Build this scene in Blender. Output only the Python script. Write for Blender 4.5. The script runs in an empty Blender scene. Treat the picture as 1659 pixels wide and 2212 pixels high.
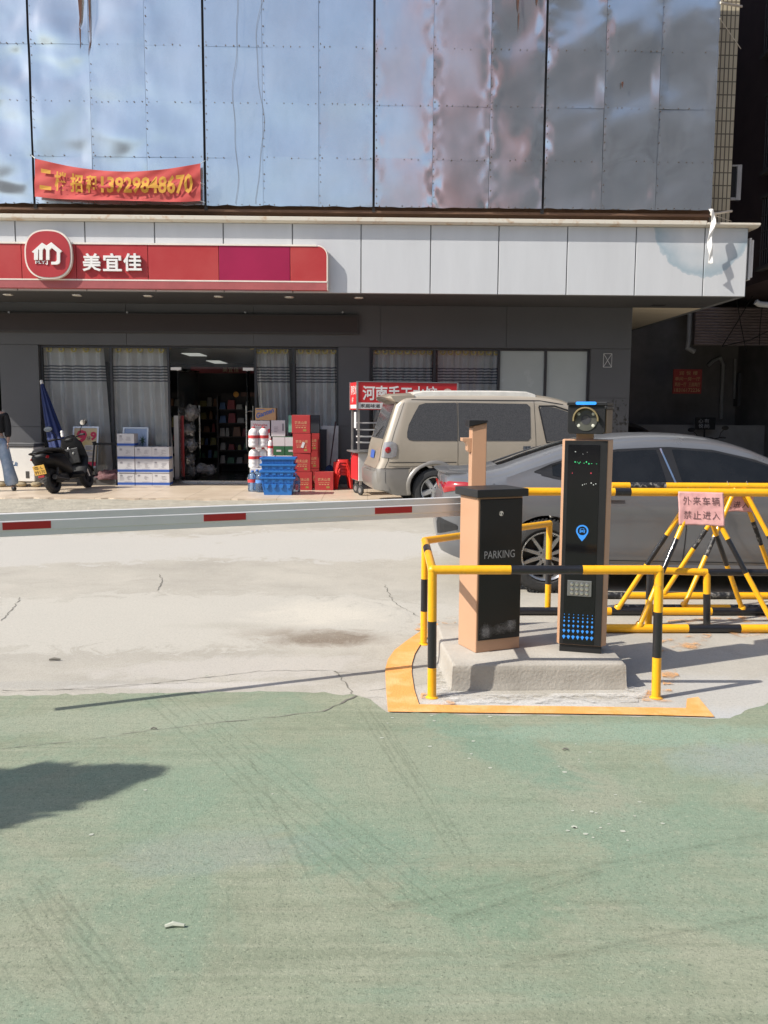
import bpy, bmesh, math, random
from mathutils import Vector, Matrix, noise as mnoise
R = math.radians
random.seed(7)
scene = bpy.context.scene
COL = scene.collection

# ---------------------------------------------------------------- camera, sky, sun, exposure
F, CX, CY, EYE = 1896.0, 829.5, 1106.0, 1.6        # focal length and centre in a 1659 x 2212 picture
PITCH, YAW, ROLL = R(6.5), R(1.1), 0.006
cam_rot = Matrix.Rotation(-YAW, 4, 'Z') @ Matrix.Rotation(R(90) - PITCH, 4, 'X') @ Matrix.Rotation(ROLL, 4, 'Z')
cd = bpy.data.cameras.new('camera')
cd.sensor_fit = 'VERTICAL'; cd.sensor_height = 36.0; cd.lens = 36.0 * F / 2212.0
cd.clip_start = 0.05; cd.clip_end = 2000
cam = bpy.data.objects.new('camera', cd); COL.objects.link(cam)
cam.matrix_world = Matrix.Translation((0, 0, EYE)) @ cam_rot
scene.camera = cam

SUN_AZ, SUN_EL = R(23), R(43)                      # shadows fall towards +x, turned SUN_AZ towards +y
to_sun = Vector((-math.cos(SUN_AZ) * math.cos(SUN_EL), -math.sin(SUN_AZ) * math.cos(SUN_EL), math.sin(SUN_EL)))
w = bpy.data.worlds.new('World'); scene.world = w; w.use_nodes = True
nt = w.node_tree; nt.nodes.clear()
sky = nt.nodes.new('ShaderNodeTexSky'); sky.sky_type = 'NISHITA'; sky.sun_disc = False
sky.sun_elevation = SUN_EL; sky.sun_rotation = math.atan2(to_sun.x, to_sun.y)
sky.air_density = 1.0; sky.dust_density = 1.5
bg = nt.nodes.new('ShaderNodeBackground'); bg.inputs['Strength'].default_value = 0.135
wo = nt.nodes.new('ShaderNodeOutputWorld')
nt.links.new(sky.outputs[0], bg.inputs[0]); nt.links.new(bg.outputs[0], wo.inputs[0])
sl = bpy.data.lights.new('sun', 'SUN'); sl.energy = 4.4; sl.angle = R(0.5); sl.color = (1.0, 0.95, 0.87)
so = bpy.data.objects.new('sun', sl); COL.objects.link(so)
so.location = (-20, -10, 25); so.rotation_euler = (-to_sun).to_track_quat('-Z', 'Y').to_euler()
vs = scene.view_settings
scene.display_settings.display_device = 'sRGB'
vs.view_transform = 'Standard'; vs.look = 'None'; vs.gamma = 1.0; vs.use_curve_mapping = False
vs.exposure = 0.47
scene.cycles.use_denoising = True
scene.cycles.max_bounces = 7; scene.cycles.transparent_max_bounces = 10
scene.cycles.caustics_reflective = False; scene.cycles.caustics_refractive = False

# ---------------------------------------------------------------- where a picture point lies in the place
def ray(px, py):
    return (cam_rot.to_3x3() @ Vector(((px - CX) / F, -(py - CY) / F, -1.0)))
def P(px, py, Y):
    d = ray(px, py); t = Y / d.y
    return Vector((d.x * t, Y, EYE + d.z * t))
def G(px, py, z=0.0):
    d = ray(px, py); t = (z - EYE) / d.z
    return Vector((d.x * t, d.y * t, z))

# ---------------------------------------------------------------- materials
MATS = {}
def _n(nt, t, **kw):
    n = nt.nodes.new(t)
    for k, v in kw.items(): setattr(n, k, v)
    return n
def c4(c): return (c[0], c[1], c[2], 1.0)
def mat(name, col, rough=0.5, metal=0.0, var=0.12, vs=3.0, bump=0.0, bs=60.0, col2=None, spec=0.5,
        coat=0.0, rv=0.08, stretch=(1, 1, 1), emit=0.0, alpha=1.0, trans=0.0, lo=0.3, hi=0.7, sheen=0.0):
    if name in MATS: return MATS[name]
    m = bpy.data.materials.new(name); m.use_nodes = True; MATS[name] = m
    nt = m.node_tree; L = nt.links.new
    b = nt.nodes['Principled BSDF']
    b.inputs['Roughness'].default_value = rough; b.inputs['Metallic'].default_value = metal
    b.inputs['Specular IOR Level'].default_value = spec
    b.inputs['Coat Weight'].default_value = coat; b.inputs['Coat Roughness'].default_value = 0.08
    b.inputs['Alpha'].default_value = alpha; b.inputs['Transmission Weight'].default_value = trans
    b.inputs['Sheen Weight'].default_value = sheen
    tc = _n(nt, 'ShaderNodeTexCoord'); mp = _n(nt, 'ShaderNodeMapping'); mp.inputs['Scale'].default_value = stretch
    L(tc.outputs['Object'], mp.inputs[0])
    nz = _n(nt, 'ShaderNodeTexNoise'); nz.inputs['Scale'].default_value = vs; nz.inputs['Detail'].default_value = 6
    nz.inputs['Roughness'].default_value = 0.62
    L(mp.outputs[0], nz.inputs['Vector'])
    rp = _n(nt, 'ShaderNodeMapRange'); rp.inputs[1].default_value = lo; rp.inputs[2].default_value = hi
    L(nz.outputs[0], rp.inputs[0])
    mx = _n(nt, 'ShaderNodeMix', data_type='RGBA')
    a = tuple(max(0, x * (1 - var)) for x in col); c = col2 if col2 else tuple(min(1, x * (1 + var)) for x in col)
    mx.inputs[6].default_value = c4(a if not col2 else col); mx.inputs[7].default_value = c4(c)
    L(rp.outputs[0], mx.inputs[0]); L(mx.outputs[2], b.inputs['Base Color'])
    if rv:
        r2 = _n(nt, 'ShaderNodeMapRange'); r2.inputs[3].default_value = max(0.02, rough - rv); r2.inputs[4].default_value = min(1, rough + rv)
        L(nz.outputs[0], r2.inputs[0]); L(r2.outputs[0], b.inputs['Roughness'])
    if bump:
        n2 = _n(nt, 'ShaderNodeTexNoise'); n2.inputs['Scale'].default_value = bs; n2.inputs['Detail'].default_value = 5
        L(mp.outputs[0], n2.inputs['Vector'])
        bp = _n(nt, 'ShaderNodeBump'); bp.inputs['Strength'].default_value = bump; bp.inputs['Distance'].default_value = 0.02
        L(n2.outputs[0], bp.inputs['Height']); L(bp.outputs[0], b.inputs['Normal'])
    if emit:
        b.inputs['Emission Color'].default_value = c4(col); b.inputs['Emission Strength'].default_value = emit
    return m
def glass(name, tint=(1, 1, 1), refl=1.0, dirt=0.0, rough=0.02, dcol=(0.5, 0.48, 0.45)):
    """thin pane: Fresnel mirror over see-through, with a film of dust"""
    if name in MATS: return MATS[name]
    m = bpy.data.materials.new(name); m.use_nodes = True; MATS[name] = m
    nt = m.node_tree; L = nt.links.new; nt.nodes.clear()
    out = _n(nt, 'ShaderNodeOutputMaterial'); tr = _n(nt, 'ShaderNodeBsdfTransparent'); tr.inputs[0].default_value = c4(tint)
    gl = _n(nt, 'ShaderNodeBsdfGlossy'); gl.inputs['Roughness'].default_value = rough
    fr = _n(nt, 'ShaderNodeFresnel'); fr.inputs['IOR'].default_value = 1.5
    mul = _n(nt, 'ShaderNodeMath', operation='MULTIPLY'); mul.inputs[1].default_value = refl
    L(fr.outputs[0], mul.inputs[0])
    mx = _n(nt, 'ShaderNodeMixShader'); L(mul.outputs[0], mx.inputs[0]); L(tr.outputs[0], mx.inputs[1]); L(gl.outputs[0], mx.inputs[2])
    if dirt:
        tc = _n(nt, 'ShaderNodeTexCoord'); nz = _n(nt, 'ShaderNodeTexNoise'); nz.inputs['Scale'].default_value = 60; nz.inputs['Detail'].default_value = 8
        L(tc.outputs['Object'], nz.inputs['Vector'])
        mr = _n(nt, 'ShaderNodeMapRange'); mr.inputs[1].default_value = 0.3; mr.inputs[2].default_value = 0.75; mr.inputs[4].default_value = dirt
        mr.inputs[3].default_value = dirt * 0.35
        L(nz.outputs[0], mr.inputs[0])
        df = _n(nt, 'ShaderNodeBsdfDiffuse'); df.inputs[0].default_value = c4(dcol)
        m2 = _n(nt, 'ShaderNodeMixShader'); L(mr.outputs[0], m2.inputs[0]); L(mx.outputs[0], m2.inputs[1]); L(df.outputs[0], m2.inputs[2])
        L(m2.outputs[0], out.inputs[0])
    else:
        L(mx.outputs[0], out.inputs[0])
    return m

# ---------------------------------------------------------------- meshes
TXT = {}
def text_geo(s, bold=0.0, res=2):
    k = (s, bold)
    if k in TXT: return TXT[k]
    cu = bpy.data.curves.new('lettering', 'FONT'); cu.body = s; cu.size = 1.0; cu.offset = bold; cu.resolution_u = res
    ob = bpy.data.objects.new('lettering', cu); COL.objects.link(ob)
    dg = bpy.context.evaluated_depsgraph_get(); me = bpy.data.meshes.new_from_object(ob.evaluated_get(dg))
    v = [(p.co.x, p.co.y) for p in me.vertices]; f = [tuple(q.vertices) for q in me.polygons]
    bpy.data.objects.remove(ob); bpy.data.curves.remove(cu); bpy.data.meshes.remove(me)
    if not v: v = [(0, 0), (1, 0), (1, 1)]; f = []
    xs = [p[0] for p in v]; ys = [p[1] for p in v]
    x0, x1, y0, y1 = min(xs), max(xs), min(ys), max(ys)
    TXT[k] = ([((x - x0) / (x1 - x0), (y - y0) / max(1e-6, y1 - y0)) for x, y in v], f, (x1 - x0) / max(1e-6, y1 - y0))
    return TXT[k]

ROOTM = {}
class MB:
    def __init__(s): s.v = []; s.f = []; s.m = []
    def add(s, v, f, mi=0, M=None):
        o = len(s.v)
        s.v += [(M @ Vector(p)) if M is not None else Vector(p) for p in v]
        s.f += [tuple(i + o for i in q) for q in f]; s.m += [mi] * len(f)
        return s
    def box(s, x0, x1, y0, y1, z0, z1, mi=0, M=None):
        v = [(x0, y0, z0), (x1, y0, z0), (x1, y1, z0), (x0, y1, z0), (x0, y0, z1), (x1, y0, z1), (x1, y1, z1), (x0, y1, z1)]
        return s.add(v, [(0, 3, 2, 1), (4, 5, 6, 7), (0, 1, 5, 4), (1, 2, 6, 5), (2, 3, 7, 6), (3, 0, 4, 7)], mi, M)
    def frustum(s, b, t, z0, z1, mi=0, M=None):
        """b, t = (x0,x1,y0,y1) rectangles at the bottom and the top"""
        v = [(b[0], b[2], z0), (b[1], b[2], z0), (b[1], b[3], z0), (b[0], b[3], z0), (t[0], t[2], z1), (t[1], t[2], z1), (t[1], t[3], z1), (t[0], t[3], z1)]
        return s.add(v, [(0, 3, 2, 1), (4, 5, 6, 7), (0, 1, 5, 4), (1, 2, 6, 5), (2, 3, 7, 6), (3, 0, 4, 7)], mi, M)
    def prism(s, poly, a, b, ax='y', mi=0, M=None):
        """poly in the two other axes, extruded from a to b along ax"""
        def mk(p, t): return (p[0], t, p[1]) if ax == 'y' else ((t, p[0], p[1]) if ax == 'x' else (p[0], p[1], t))
        n = len(poly); v = [mk(p, a) for p in poly] + [mk(p, b) for p in poly]
        f = [tuple(range(n)), tuple(range(2 * n - 1, n - 1, -1))] + [(i, i + n, (i + 1) % n + n, (i + 1) % n) for i in range(n)]
        return s.add(v, f, mi, M)
    def tube(s, pts, r, n=10, mi=0, caps=True, M=None):
        pts = [Vector(p) for p in pts]; rr = r if isinstance(r, (list, tuple)) else [r] * len(pts)
        v = []; f = []; up = None
        for i, p in enumerate(pts):
            d = (pts[min(i + 1, len(pts) - 1)] - pts[max(i - 1, 0)]).normalized()
            if up is None: up = Vector((0, 0, 1)) if abs(d.z) < 0.9 else Vector((1, 0, 0))
            a = d.cross(up).normalized(); b2 = a.cross(d).normalized(); up = b2
            k = 1.0
            if 0 < i < len(pts) - 1:
                c = (pts[i + 1] - p).normalized().dot((p - pts[i - 1]).normalized()); k = 1.0 / max(0.5, math.sqrt(max(0.01, (1 + c) / 2)))
            for j in range(n):
                t = 2 * math.pi * j / n
                v.append(p + (a * math.cos(t) * k + b2 * math.sin(t)) * rr[i])
        for i in range(len(pts) - 1):
            for j in range(n):
                f.append((i * n + j, i * n + (j + 1) % n, (i + 1) * n + (j + 1) % n, (i + 1) * n + j))
        if caps: f += [tuple(range(n - 1, -1, -1)), tuple(range((len(pts) - 1) * n, len(pts) * n))]
        return s.add(v, f, mi, M)
    def cyl(s, p0, p1, r0, r1=None, n=14, mi=0, M=None):
        return s.tube([p0, p1], [r0, r0 if r1 is None else r1], n, mi, True, M)
    def lathe(s, prof, n=20, mi=0, M=None, caps=True):
        v = []; f = []
        for r, z in prof:
            for j in range(n):
                t = 2 * math.pi * j / n; v.append((r * math.cos(t), r * math.sin(t), z))
        for i in range(len(prof) - 1):
            for j in range(n): f.append((i * n + j, i * n + (j + 1) % n, (i + 1) * n + (j + 1) % n, (i + 1) * n + j))
        if caps: f += [tuple(range(n - 1, -1, -1)), tuple(range((len(prof) - 1) * n, len(prof) * n))]
        return s.add(v, f, mi, M)
    def grid(s, fn, nu, nv, mi=0, M=None):
        v = [fn(i / nu, j / nv) for i in range(nu + 1) for j in range(nv + 1)]
        f = [(i * (nv + 1) + j, (i + 1) * (nv + 1) + j, (i + 1) * (nv + 1) + j + 1, i * (nv + 1) + j + 1) for i in range(nu) for j in range(nv)]
        return s.add(v, f, mi, M)
    def loft(s, rings, mi=0, caps=True, M=None):
        n = len(rings[0]); v = [p for r in rings for p in r]
        f = [(i * n + j, i * n + (j + 1) % n, (i + 1) * n + (j + 1) % n, (i + 1) * n + j) for i in range(len(rings) - 1) for j in range(n)]
        if caps: f += [tuple(range(n - 1, -1, -1)), tuple(range((len(rings) - 1) * n, len(rings) * n))]
        return s.add(v, f, mi, M)
    def text(s, st, o, ux, uz, w=None, h=None, mi=0, depth=0.0, bold=0.0, fn=None):
        """lettering with its lower left corner at o, along ux, upwards along uz"""
        v, f, asp = text_geo(st, bold)
        if w is None: w = h * asp
        if h is None: h = w / asp
        o = Vector(o); ux = Vector(ux).normalized(); uz = Vector(uz).normalized(); nn = ux.cross(uz)
        def at(a, b, d):
            return Vector(fn(a, b, d)) if fn else o + ux * (a * w) + uz * (b * h) + nn * d
        if not depth:
            return s.add([at(a, b, 0) for a, b in v], f, mi)
        n = len(v); ed = {}
        for q in f:
            for i in range(len(q)):
                e = (q[i], q[(i + 1) % len(q)]); ed[e] = 1
        vv = [at(a, b, depth) for a, b in v] + [at(a, b, 0) for a, b in v]
        ff = list(f) + [(a + n, b + n, b, a) for (a, b) in ed if (b, a) not in ed]
        return s.add(vv, ff, mi)
    def build(s, name, mats, parent=None, world=False, origin=None, smooth=None, bevel=0.0, seg=2, kind=None, wn=False):
        me = bpy.data.meshes.new(name)
        vv = s.v
        if world and parent is not None:
            Mi = ROOTM[parent.name]; vv = [Mi @ p for p in vv]
        if origin is not None:
            og = Vector(origin); vv = [p - og for p in vv]
        me.from_pydata([tuple(p) for p in vv], [], s.f)
        if not isinstance(mats, (list, tuple)): mats = [mats]
        for m in mats: me.materials.append(m)
        me.polygons.foreach_set('material_index', s.m)
        if smooth is not None:
            me.polygons.foreach_set('use_smooth', [True] * len(me.polygons))
            if smooth < 180: me.set_sharp_from_angle(angle=R(smooth))
        me.validate(); me.update()
        o = bpy.data.objects.new(name, me); COL.objects.link(o)
        if parent is not None:
            o.parent = parent
            if parent.name in ROOTM: ROOTM[o.name] = ROOTM[parent.name]
        if origin is not None: o.location = origin
        if bevel:
            bv = o.modifiers.new('bevel', 'BEVEL'); bv.width = bevel; bv.segments = seg; bv.limit_method = 'ANGLE'; bv.angle_limit = R(40)
            bv.harden_normals = False
        if kind: o['kind'] = kind
        return o

def tag(o, label, cat, group=None):
    o['label'] = label; o['category'] = cat
    if group: o['group'] = group
    return o
def thing(name, label, cat, loc=(0, 0, 0), rz=0.0, group=None, rx=0.0, ry=0.0):
    o = bpy.data.objects.new(name, None); COL.objects.link(o); o.empty_display_size = 0.2
    o.location = loc; o.rotation_euler = (rx, ry, rz)
    ROOTM[o.name] = (Matrix.Translation(loc) @ o.rotation_euler.to_matrix().to_4x4()).inverted()
    return tag(o, label, cat, group)
def dup(o, loc=None, rz=None, label=None, parent=None):
    c = o.copy(); COL.objects.link(c)
    if parent is not None: c.parent = parent
    if loc is not None: c.location = loc
    if rz is not None: c.rotation_euler = (c.rotation_euler.x, c.rotation_euler.y, rz)
    if label: c['label'] = label
    for ch in [x for x in bpy.data.objects if x.parent == o]: dup(ch, parent=c)
    return c
def lerp_tab(tab, x):
    if x <= tab[0][0]: return tab[0][1]
    for (a, b), (c, d) in zip(tab, tab[1:]):
        if x <= c:
            t = (x - a) / (c - a) if c > a else 0
            return b + (d - b) * t
    return tab[-1][1]
def sm_tab(tab, x):
    if x <= tab[0][0]: return tab[0][1]
    n = len(tab)
    for i in range(n - 1):
        a, b = tab[i]; c, d = tab[i + 1]
        if x <= c:
            t = (x - a) / (c - a)
            m0 = (d - tab[i - 1][1]) / (c - tab[i - 1][0]) if i > 0 else (d - b) / (c - a)
            m1 = (tab[i + 2][1] - b) / (tab[i + 2][0] - a) if i + 2 < n else (d - b) / (c - a)
            h = c - a; t2 = t * t; t3 = t2 * t
            return (2 * t3 - 3 * t2 + 1) * b + (t3 - 2 * t2 + t) * h * m0 + (-2 * t3 + 3 * t2) * d + (t3 - t2) * h * m1
    return tab[-1][1]
X3, Z3 = Vector((1, 0, 0)), Vector((0, 0, 1))
# ================================================================ SETTING: ground
YF, YW, ZP = 16.75, 18.6, 0.07                     # canopy front, shop wall, height of the tiled forecourt
ZS = 3.80                                          # soffit height

def ground_mat(name, base, light, dark, patches, blue=None, scale=0.9, fine=26.0, rough=0.85, streak=None, grain=0.5):
    m = bpy.data.materials.new(name); m.use_nodes = True; nt = m.node_tree; L = nt.links.new
    b = nt.nodes['Principled BSDF']; b.inputs['Roughness'].default_value = rough; b.inputs['Specular IOR Level'].default_value = 0.25
    tc = _n(nt, 'ShaderNodeTexCoord')
    def noise(s, det=6, r=0.6, vec=None, dist=0.0):
        n = _n(nt, 'ShaderNodeTexNoise'); n.inputs['Scale'].default_value = s; n.inputs['Detail'].default_value = det
        n.inputs['Roughness'].default_value = r; n.inputs['Distortion'].default_value = dist
        L(vec or tc.outputs['Object'], n.inputs['Vector']); return n.outputs[0]
    def mr(v, a, b2, c=0.0, d=1.0):
        n = _n(nt, 'ShaderNodeMapRange'); n.clamp = True
        for i, x in zip((1, 2, 3, 4), (a, b2, c, d)): n.inputs[i].default_value = x
        L(v, n.inputs[0]); return n.outputs[0]
    def mix(f, a, b2):
        n = _n(nt, 'ShaderNodeMix', data_type='RGBA')
        for k, x in ((6, a), (7, b2)):
            if isinstance(x, tuple): n.inputs[k].default_value = c4(x)
            else: L(x, n.inputs[k])
        if isinstance(f, float): n.inputs[0].default_value = f
        else: L(f, n.inputs[0])
        return n.outputs[2]
    def mul(a, k):
        n = _n(nt, 'ShaderNodeMath', operation='MULTIPLY'); L(a, n.inputs[0])
        if isinstance(k, float): n.inputs[1].default_value = k
        else: L(k, n.inputs[1])
        return n.outputs[0]
    c = mix(mr(noise(scale, 8, 0.65), 0.32, 0.68), base, light)
    c = mix(mul(mr(noise(scale * 2.7, 7, 0.7, dist=0.6), 0.5, 0.78), 0.55), c, dark)
    if streak:
        for ang, sc, amt, col in streak:
            mp = _n(nt, 'ShaderNodeMapping'); mp.inputs['Rotation'].default_value = (0, 0, ang); mp.inputs['Scale'].default_value = sc
            L(tc.outputs['Object'], mp.inputs[0])
            c = mix(mul(mr(noise(1.0, 5, 0.6, mp.outputs[0]), 0.52, 0.72), amt), c, col)
    if blue: c = mix(mul(mr(noise(1.15, 9, 0.68, dist=1.2), 0.47, 0.62), 0.65), c, blue)
    for (px, py, rx, ry, ang, col, amt, edge) in patches:       # worn and stained places, each an ellipse with a ragged rim
        g = G(px, py)
        mp = _n(nt, 'ShaderNodeMapping'); mp.vector_type = 'TEXTURE'
        mp.inputs['Location'].default_value = (g.x, g.y, 0); mp.inputs['Rotation'].default_value = (0, 0, ang); mp.inputs['Scale'].default_value = (rx, ry, 1)
        L(tc.outputs['Object'], mp.inputs[0])
        ln = _n(nt, 'ShaderNodeVectorMath', operation='LENGTH'); L(mp.outputs[0], ln.inputs[0])
        ad = _n(nt, 'ShaderNodeMath', operation='ADD'); L(ln.outputs[1], ad.inputs[0]); L(mr(noise(3.2, 9, 0.75, dist=0.8), 0.2, 0.8, -0.6, 0.6), ad.inputs[1])
        c = mix(mul(mr(ad.outputs[0], 1.0, 1.0 - edge), amt), c, col)
    c = mix(mul(mr(noise(fine * 2.2, 5, 0.75), 0.50, 0.72), grain), c, tuple(x * 0.62 for x in dark))
    c = mix(mul(mr(noise(fine * 0.6, 9, 0.8, dist=0.5), 0.52, 0.72), grain), c, tuple(min(1, x * 1.12) for x in light))
    c = mix(mul(mr(noise(fine * 4.5, 2, 0.5), 0.625, 0.69), grain * 0.9), c, tuple(x * 0.45 for x in dark))
    c = mix(mul(mr(noise(fine * 3.7, 2, 0.5, dist=0.3), 0.635, 0.70), grain * 0.8), c, tuple(min(1, x * 1.35) for x in light))
    L(c, b.inputs['Base Color'])
    bp = _n(nt, 'ShaderNodeBump'); bp.inputs['Strength'].default_value = 0.8; bp.inputs['Distance'].default_value = 0.005
    L(noise(fine * 4.0, 6, 0.75), bp.inputs['Height']); L(bp.outputs[0], b.inputs['Normal'])
    return m

M_ROAD = ground_mat('weathered_concrete', (0.345, 0.322, 0.275), (0.45, 0.42, 0.36), (0.30, 0.28, 0.24), [
    (700, 1175, 1.9, 1.3, 0.08, (0.455, 0.435, 0.395), 0.9, 0.06), (100, 1185, 2.6, 1.2, 0.05, (0.45, 0.43, 0.39), 0.9, 0.06),
    (360, 1335, 2.6, 0.95, 0.05, (0.46, 0.435, 0.38), 0.85, 0.12), (700, 1325, 0.7, 0.6, 0.0, (0.56, 0.52, 0.44), 0.75, 0.7),
    (520, 1440, 1.0, 0.30, 0.1, (0.47, 0.44, 0.395), 0.7, 0.4), (900, 1500, 0.6, 0.25, 0.0, (0.50, 0.475, 0.43), 0.6, 0.5),
    (700, 1378, 0.50, 0.30, 0.10, (0.20, 0.16, 0.12), 0.95, 0.6), (610, 1366, 0.55, 0.22, 0.08, (0.30, 0.265, 0.215), 0.7, 0.9),
    (500, 1352, 0.5, 0.14, 0.0, (0.36, 0.335, 0.28), 0.5, 0.8),
    (1150, 1522, 0.9, 0.12, 0.0, (0.58, 0.57, 0.55), 0.7, 0.5), (1600, 1560, 0.6, 0.3, 0.0, (0.42, 0.44, 0.45), 0.8, 0.5), (1560, 1500, 0.9, 0.5, 0.0, (0.45, 0.44, 0.415), 0.6, 0.4),
    (40, 1480, 1.4, 0.10, 0.0, (0.36, 0.345, 0.31), 0.6, 0.5), (430, 1480, 0.8, 0.07, 0.05, (0.52, 0.49, 0.45), 0.6, 0.5)], scale=0.8, grain=0.42)
M_GREEN = ground_mat('worn_green_paint', (0.228, 0.260, 0.178), (0.288, 0.302, 0.218), (0.165, 0.20, 0.135), [
    (1640, 1640, 0.55, 0.28, 0.1, (0.285, 0.325, 0.315), 0.5, 0.45), (1230, 1690, 0.22, 0.75, 0.5, (0.325, 0.30, 0.225), 0.75, 0.4),
    (900, 1650, 0.5, 0.5, 0.3, (0.29, 0.28, 0.20), 0.7, 0.4), (1090, 1620, 0.22, 0.6, 0.5, (0.165, 0.25, 0.18), 0.8, 0.4), (1050, 1950, 0.35, 0.24, 0.2, (0.165, 0.25, 0.17), 0.6, 0.4),
    (760, 1830, 0.35, 0.25, -0.4, (0.17, 0.245, 0.175), 0.7, 0.4), (480, 1840, 0.45, 0.2, 0.1, (0.25, 0.285, 0.255), 0.4, 0.4), (1400, 1585, 1.0, 0.18, 0.0, (0.25, 0.335, 0.255), 0.7, 0.4),
    (1480, 1790, 0.55, 0.25, 0.1, (0.185, 0.265, 0.19), 0.6, 0.4), (850, 1700, 1.9, 0.75, 0.0, (0.205, 0.285, 0.205), 0.35, 0.4), (250, 1560, 0.9, 0.25, 0.1, (0.30, 0.325, 0.245), 0.5, 0.4)],
    blue=(0.192, 0.265, 0.188), scale=1.3, fine=30.0, rough=0.72, grain=0.62,
    streak=[(R(35), (0.7, 11.0, 1), 0.45, (0.185, 0.205, 0.14)), (R(-58), (0.5, 9.0, 1), 0.6, (0.175, 0.19, 0.13)), (R(-50), (0.7, 20.0, 1), 0.5, (0.33, 0.335, 0.25)), (R(12), (0.9, 22.0, 1), 0.45, (0.33, 0.33, 0.245)), (R(-5), (1.2, 40.0, 1), 0.4, (0.17, 0.19, 0.13))])
M_CRACK = mat('dark_crack', (0.17, 0.16, 0.135), 0.95, var=0.3)
M_TYREMARK = glass('tyre_dust', (1, 1, 1), 0.0, 0.17, dcol=(0.13, 0.145, 0.10))
M_PALE = mat('pale_splash', (0.42, 0.44, 0.36), 0.85, var=0.1)
M_ORANGE = mat('orange_road_paint', (0.72, 0.33, 0.085), 0.7, var=0.1, vs=5, bump=0.3, bs=90, col2=(0.80, 0.43, 0.17), lo=0.45, hi=0.62)
M_TILE = None

mb = MB(); mb.box(-160, 160, -120, 220, -0.6, 0.0)
def jag(pts, wdt, step=0.05, amp=0.02, seed=0):
    """ragged crack along world points"""
    out = []
    rnd = random.Random(seed)
    for a, b in zip(pts, pts[1:]):
        n = max(1, int((b - a).length / step))
        for i in range(n): out.append(a.lerp(b, i / n) + Vector((rnd.uniform(-amp, amp), rnd.uniform(-amp, amp), 0)))
    out.append(pts[-1]); v = []; f = []
    for i, p in enumerate(out):
        d = (out[min(i + 1, len(out) - 1)] - out[max(0, i - 1)]).normalized(); nrm = Vector((-d.y, d.x, 0))
        k = wdt * rnd.uniform(0.15, 0.95)
        v += [p + nrm * k, p - nrm * k]
        if i: f.append((2 * i - 2, 2 * i - 1, 2 * i + 1, 2 * i))
    return v, f
for i, (pp, wd) in enumerate([([(0, 1491), (180, 1490), (380, 1471), (560, 1449), (700, 1448), (780, 1456), (900, 1442)], 0.004),
                              ([(725, 1450), (740, 1468), (765, 1502)], 0.008), ([(700, 1505), (830, 1507)], 0.003),
                              ([(345, 1240), (350, 1255), (340, 1275)], 0.006), ([(45, 1290), (30, 1310), (2, 1340)], 0.007),
                              ([(830, 1262), (850, 1300), (905, 1332)], 0.005), ([(0, 1496), (300, 1478), (520, 1470)], 0.002),
                              ([(800, 1490), (930, 1476)], 0.003)]):
    v, f = jag([G(*p, 0.003) for p in pp], wd, 0.04, 0.012, i); mb.add(v, f, 1)
mb.build('road', [M_ROAD, M_CRACK], kind='structure')

# green painted paving with a ragged far edge
rnd = random.Random(3)
edge = [(-900, 1508), (0, 1504), (200, 1500), (420, 1497), (620, 1495), (760, 1500), (800, 1512), (836, 1541), (1000, 1545), (1200, 1547), (1400, 1549), (1542, 1553), (1575, 1552), (1620, 1532), (1660, 1518), (1740, 1505), (2300, 1490)]
eg = []
for (a, b) in zip(edge, edge[1:]):
    A, B = G(*a), G(*b); n = max(2, int((B - A).length / 0.05))
    for i in range(n): eg.append(A.lerp(B, i / n) + Vector((0, rnd.gauss(0, 0.009), 0)))
mb = MB()
mb.add([(p.x, p.y, 0.004) for p in eg] + [(eg[-1].x, -8, 0.004), (-14, -8, 0.004), (-14, eg[0].y, 0.004)], [tuple(range(len(eg) + 3))][::-1])
for i, (pp, wd) in enumerate([([(0, 1618), (200, 1596), (330, 1576), (480, 1560), (700, 1536)], 0.004), ([(700, 1536), (770, 1502)], 0.009)]):
    v, f = jag([G(*p, 0.007) for p in pp], wd, 0.04, 0.008, 20 + i); mb.add(v, f, 1)
for i, (a, b, wd) in enumerate([((330, 1500), (860, 1960), 0.06), ((395, 1500), (960, 1960), 0.05), ((520, 1640), (640, 1900), 0.045),
                                ((790, 1530), (900, 1700), 0.05), ((820, 1560), (1000, 1850), 0.04), ((40, 1930), (240, 2212), 0.035), ((80, 1900), (300, 2180), 0.03),
                                ((830, 1960), (1659, 1800), 0.018), ((970, 1990), (1300, 1880), 0.012), ((1080, 2090), (1659, 1980), 0.016)]):
    A, B = G(*a, 0.0075 + i * 0.0004), G(*b, 0.0075 + i * 0.0004); d = (B - A).normalized(); nn = Vector((-d.y, d.x, 0))
    for q in (-.9 + rnd.uniform(-.2, .2), rnd.uniform(-.3, .3), .8 + rnd.uniform(-.3, .2)):   # worn lines a tyre has rubbed into the paint
        v, f = jag([A + nn * wd * q, A.lerp(B, .5) + nn * (wd * q + .006 * q), B + nn * wd * q], rnd.uniform(.004, .012), 0.05, 0.004, 60 + i * 7 + int(q * 10)); mb.add(v, f, 2)
spots = [(690 + rnd.gauss(0, 40) + 800, 0) for _ in range(0)]
for (cx_, cy_, n, sx, sy) in [(950, 1560, 14, 70, 40), (1240, 1640, 6, 20, 25), (1300, 1780, 16, 90, 28), (400, 1790, 3, 150, 60)]:
    for _ in range(n):
        p = G(cx_ + rnd.gauss(0, sx), cy_ + rnd.gauss(0, sy), 0.0065); r = rnd.uniform(0.005, 0.011)
        mb.add([p + Vector((math.cos(t * 0.785) * r * rnd.uniform(0.8, 1.3), math.sin(t * 0.785) * r * rnd.uniform(0.7, 1.1), 0)) for t in range(8)], [tuple(range(8))], 3)
mb.build('green_paving', [M_GREEN, M_CRACK, M_TYREMARK, M_PALE], kind='structure')

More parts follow.
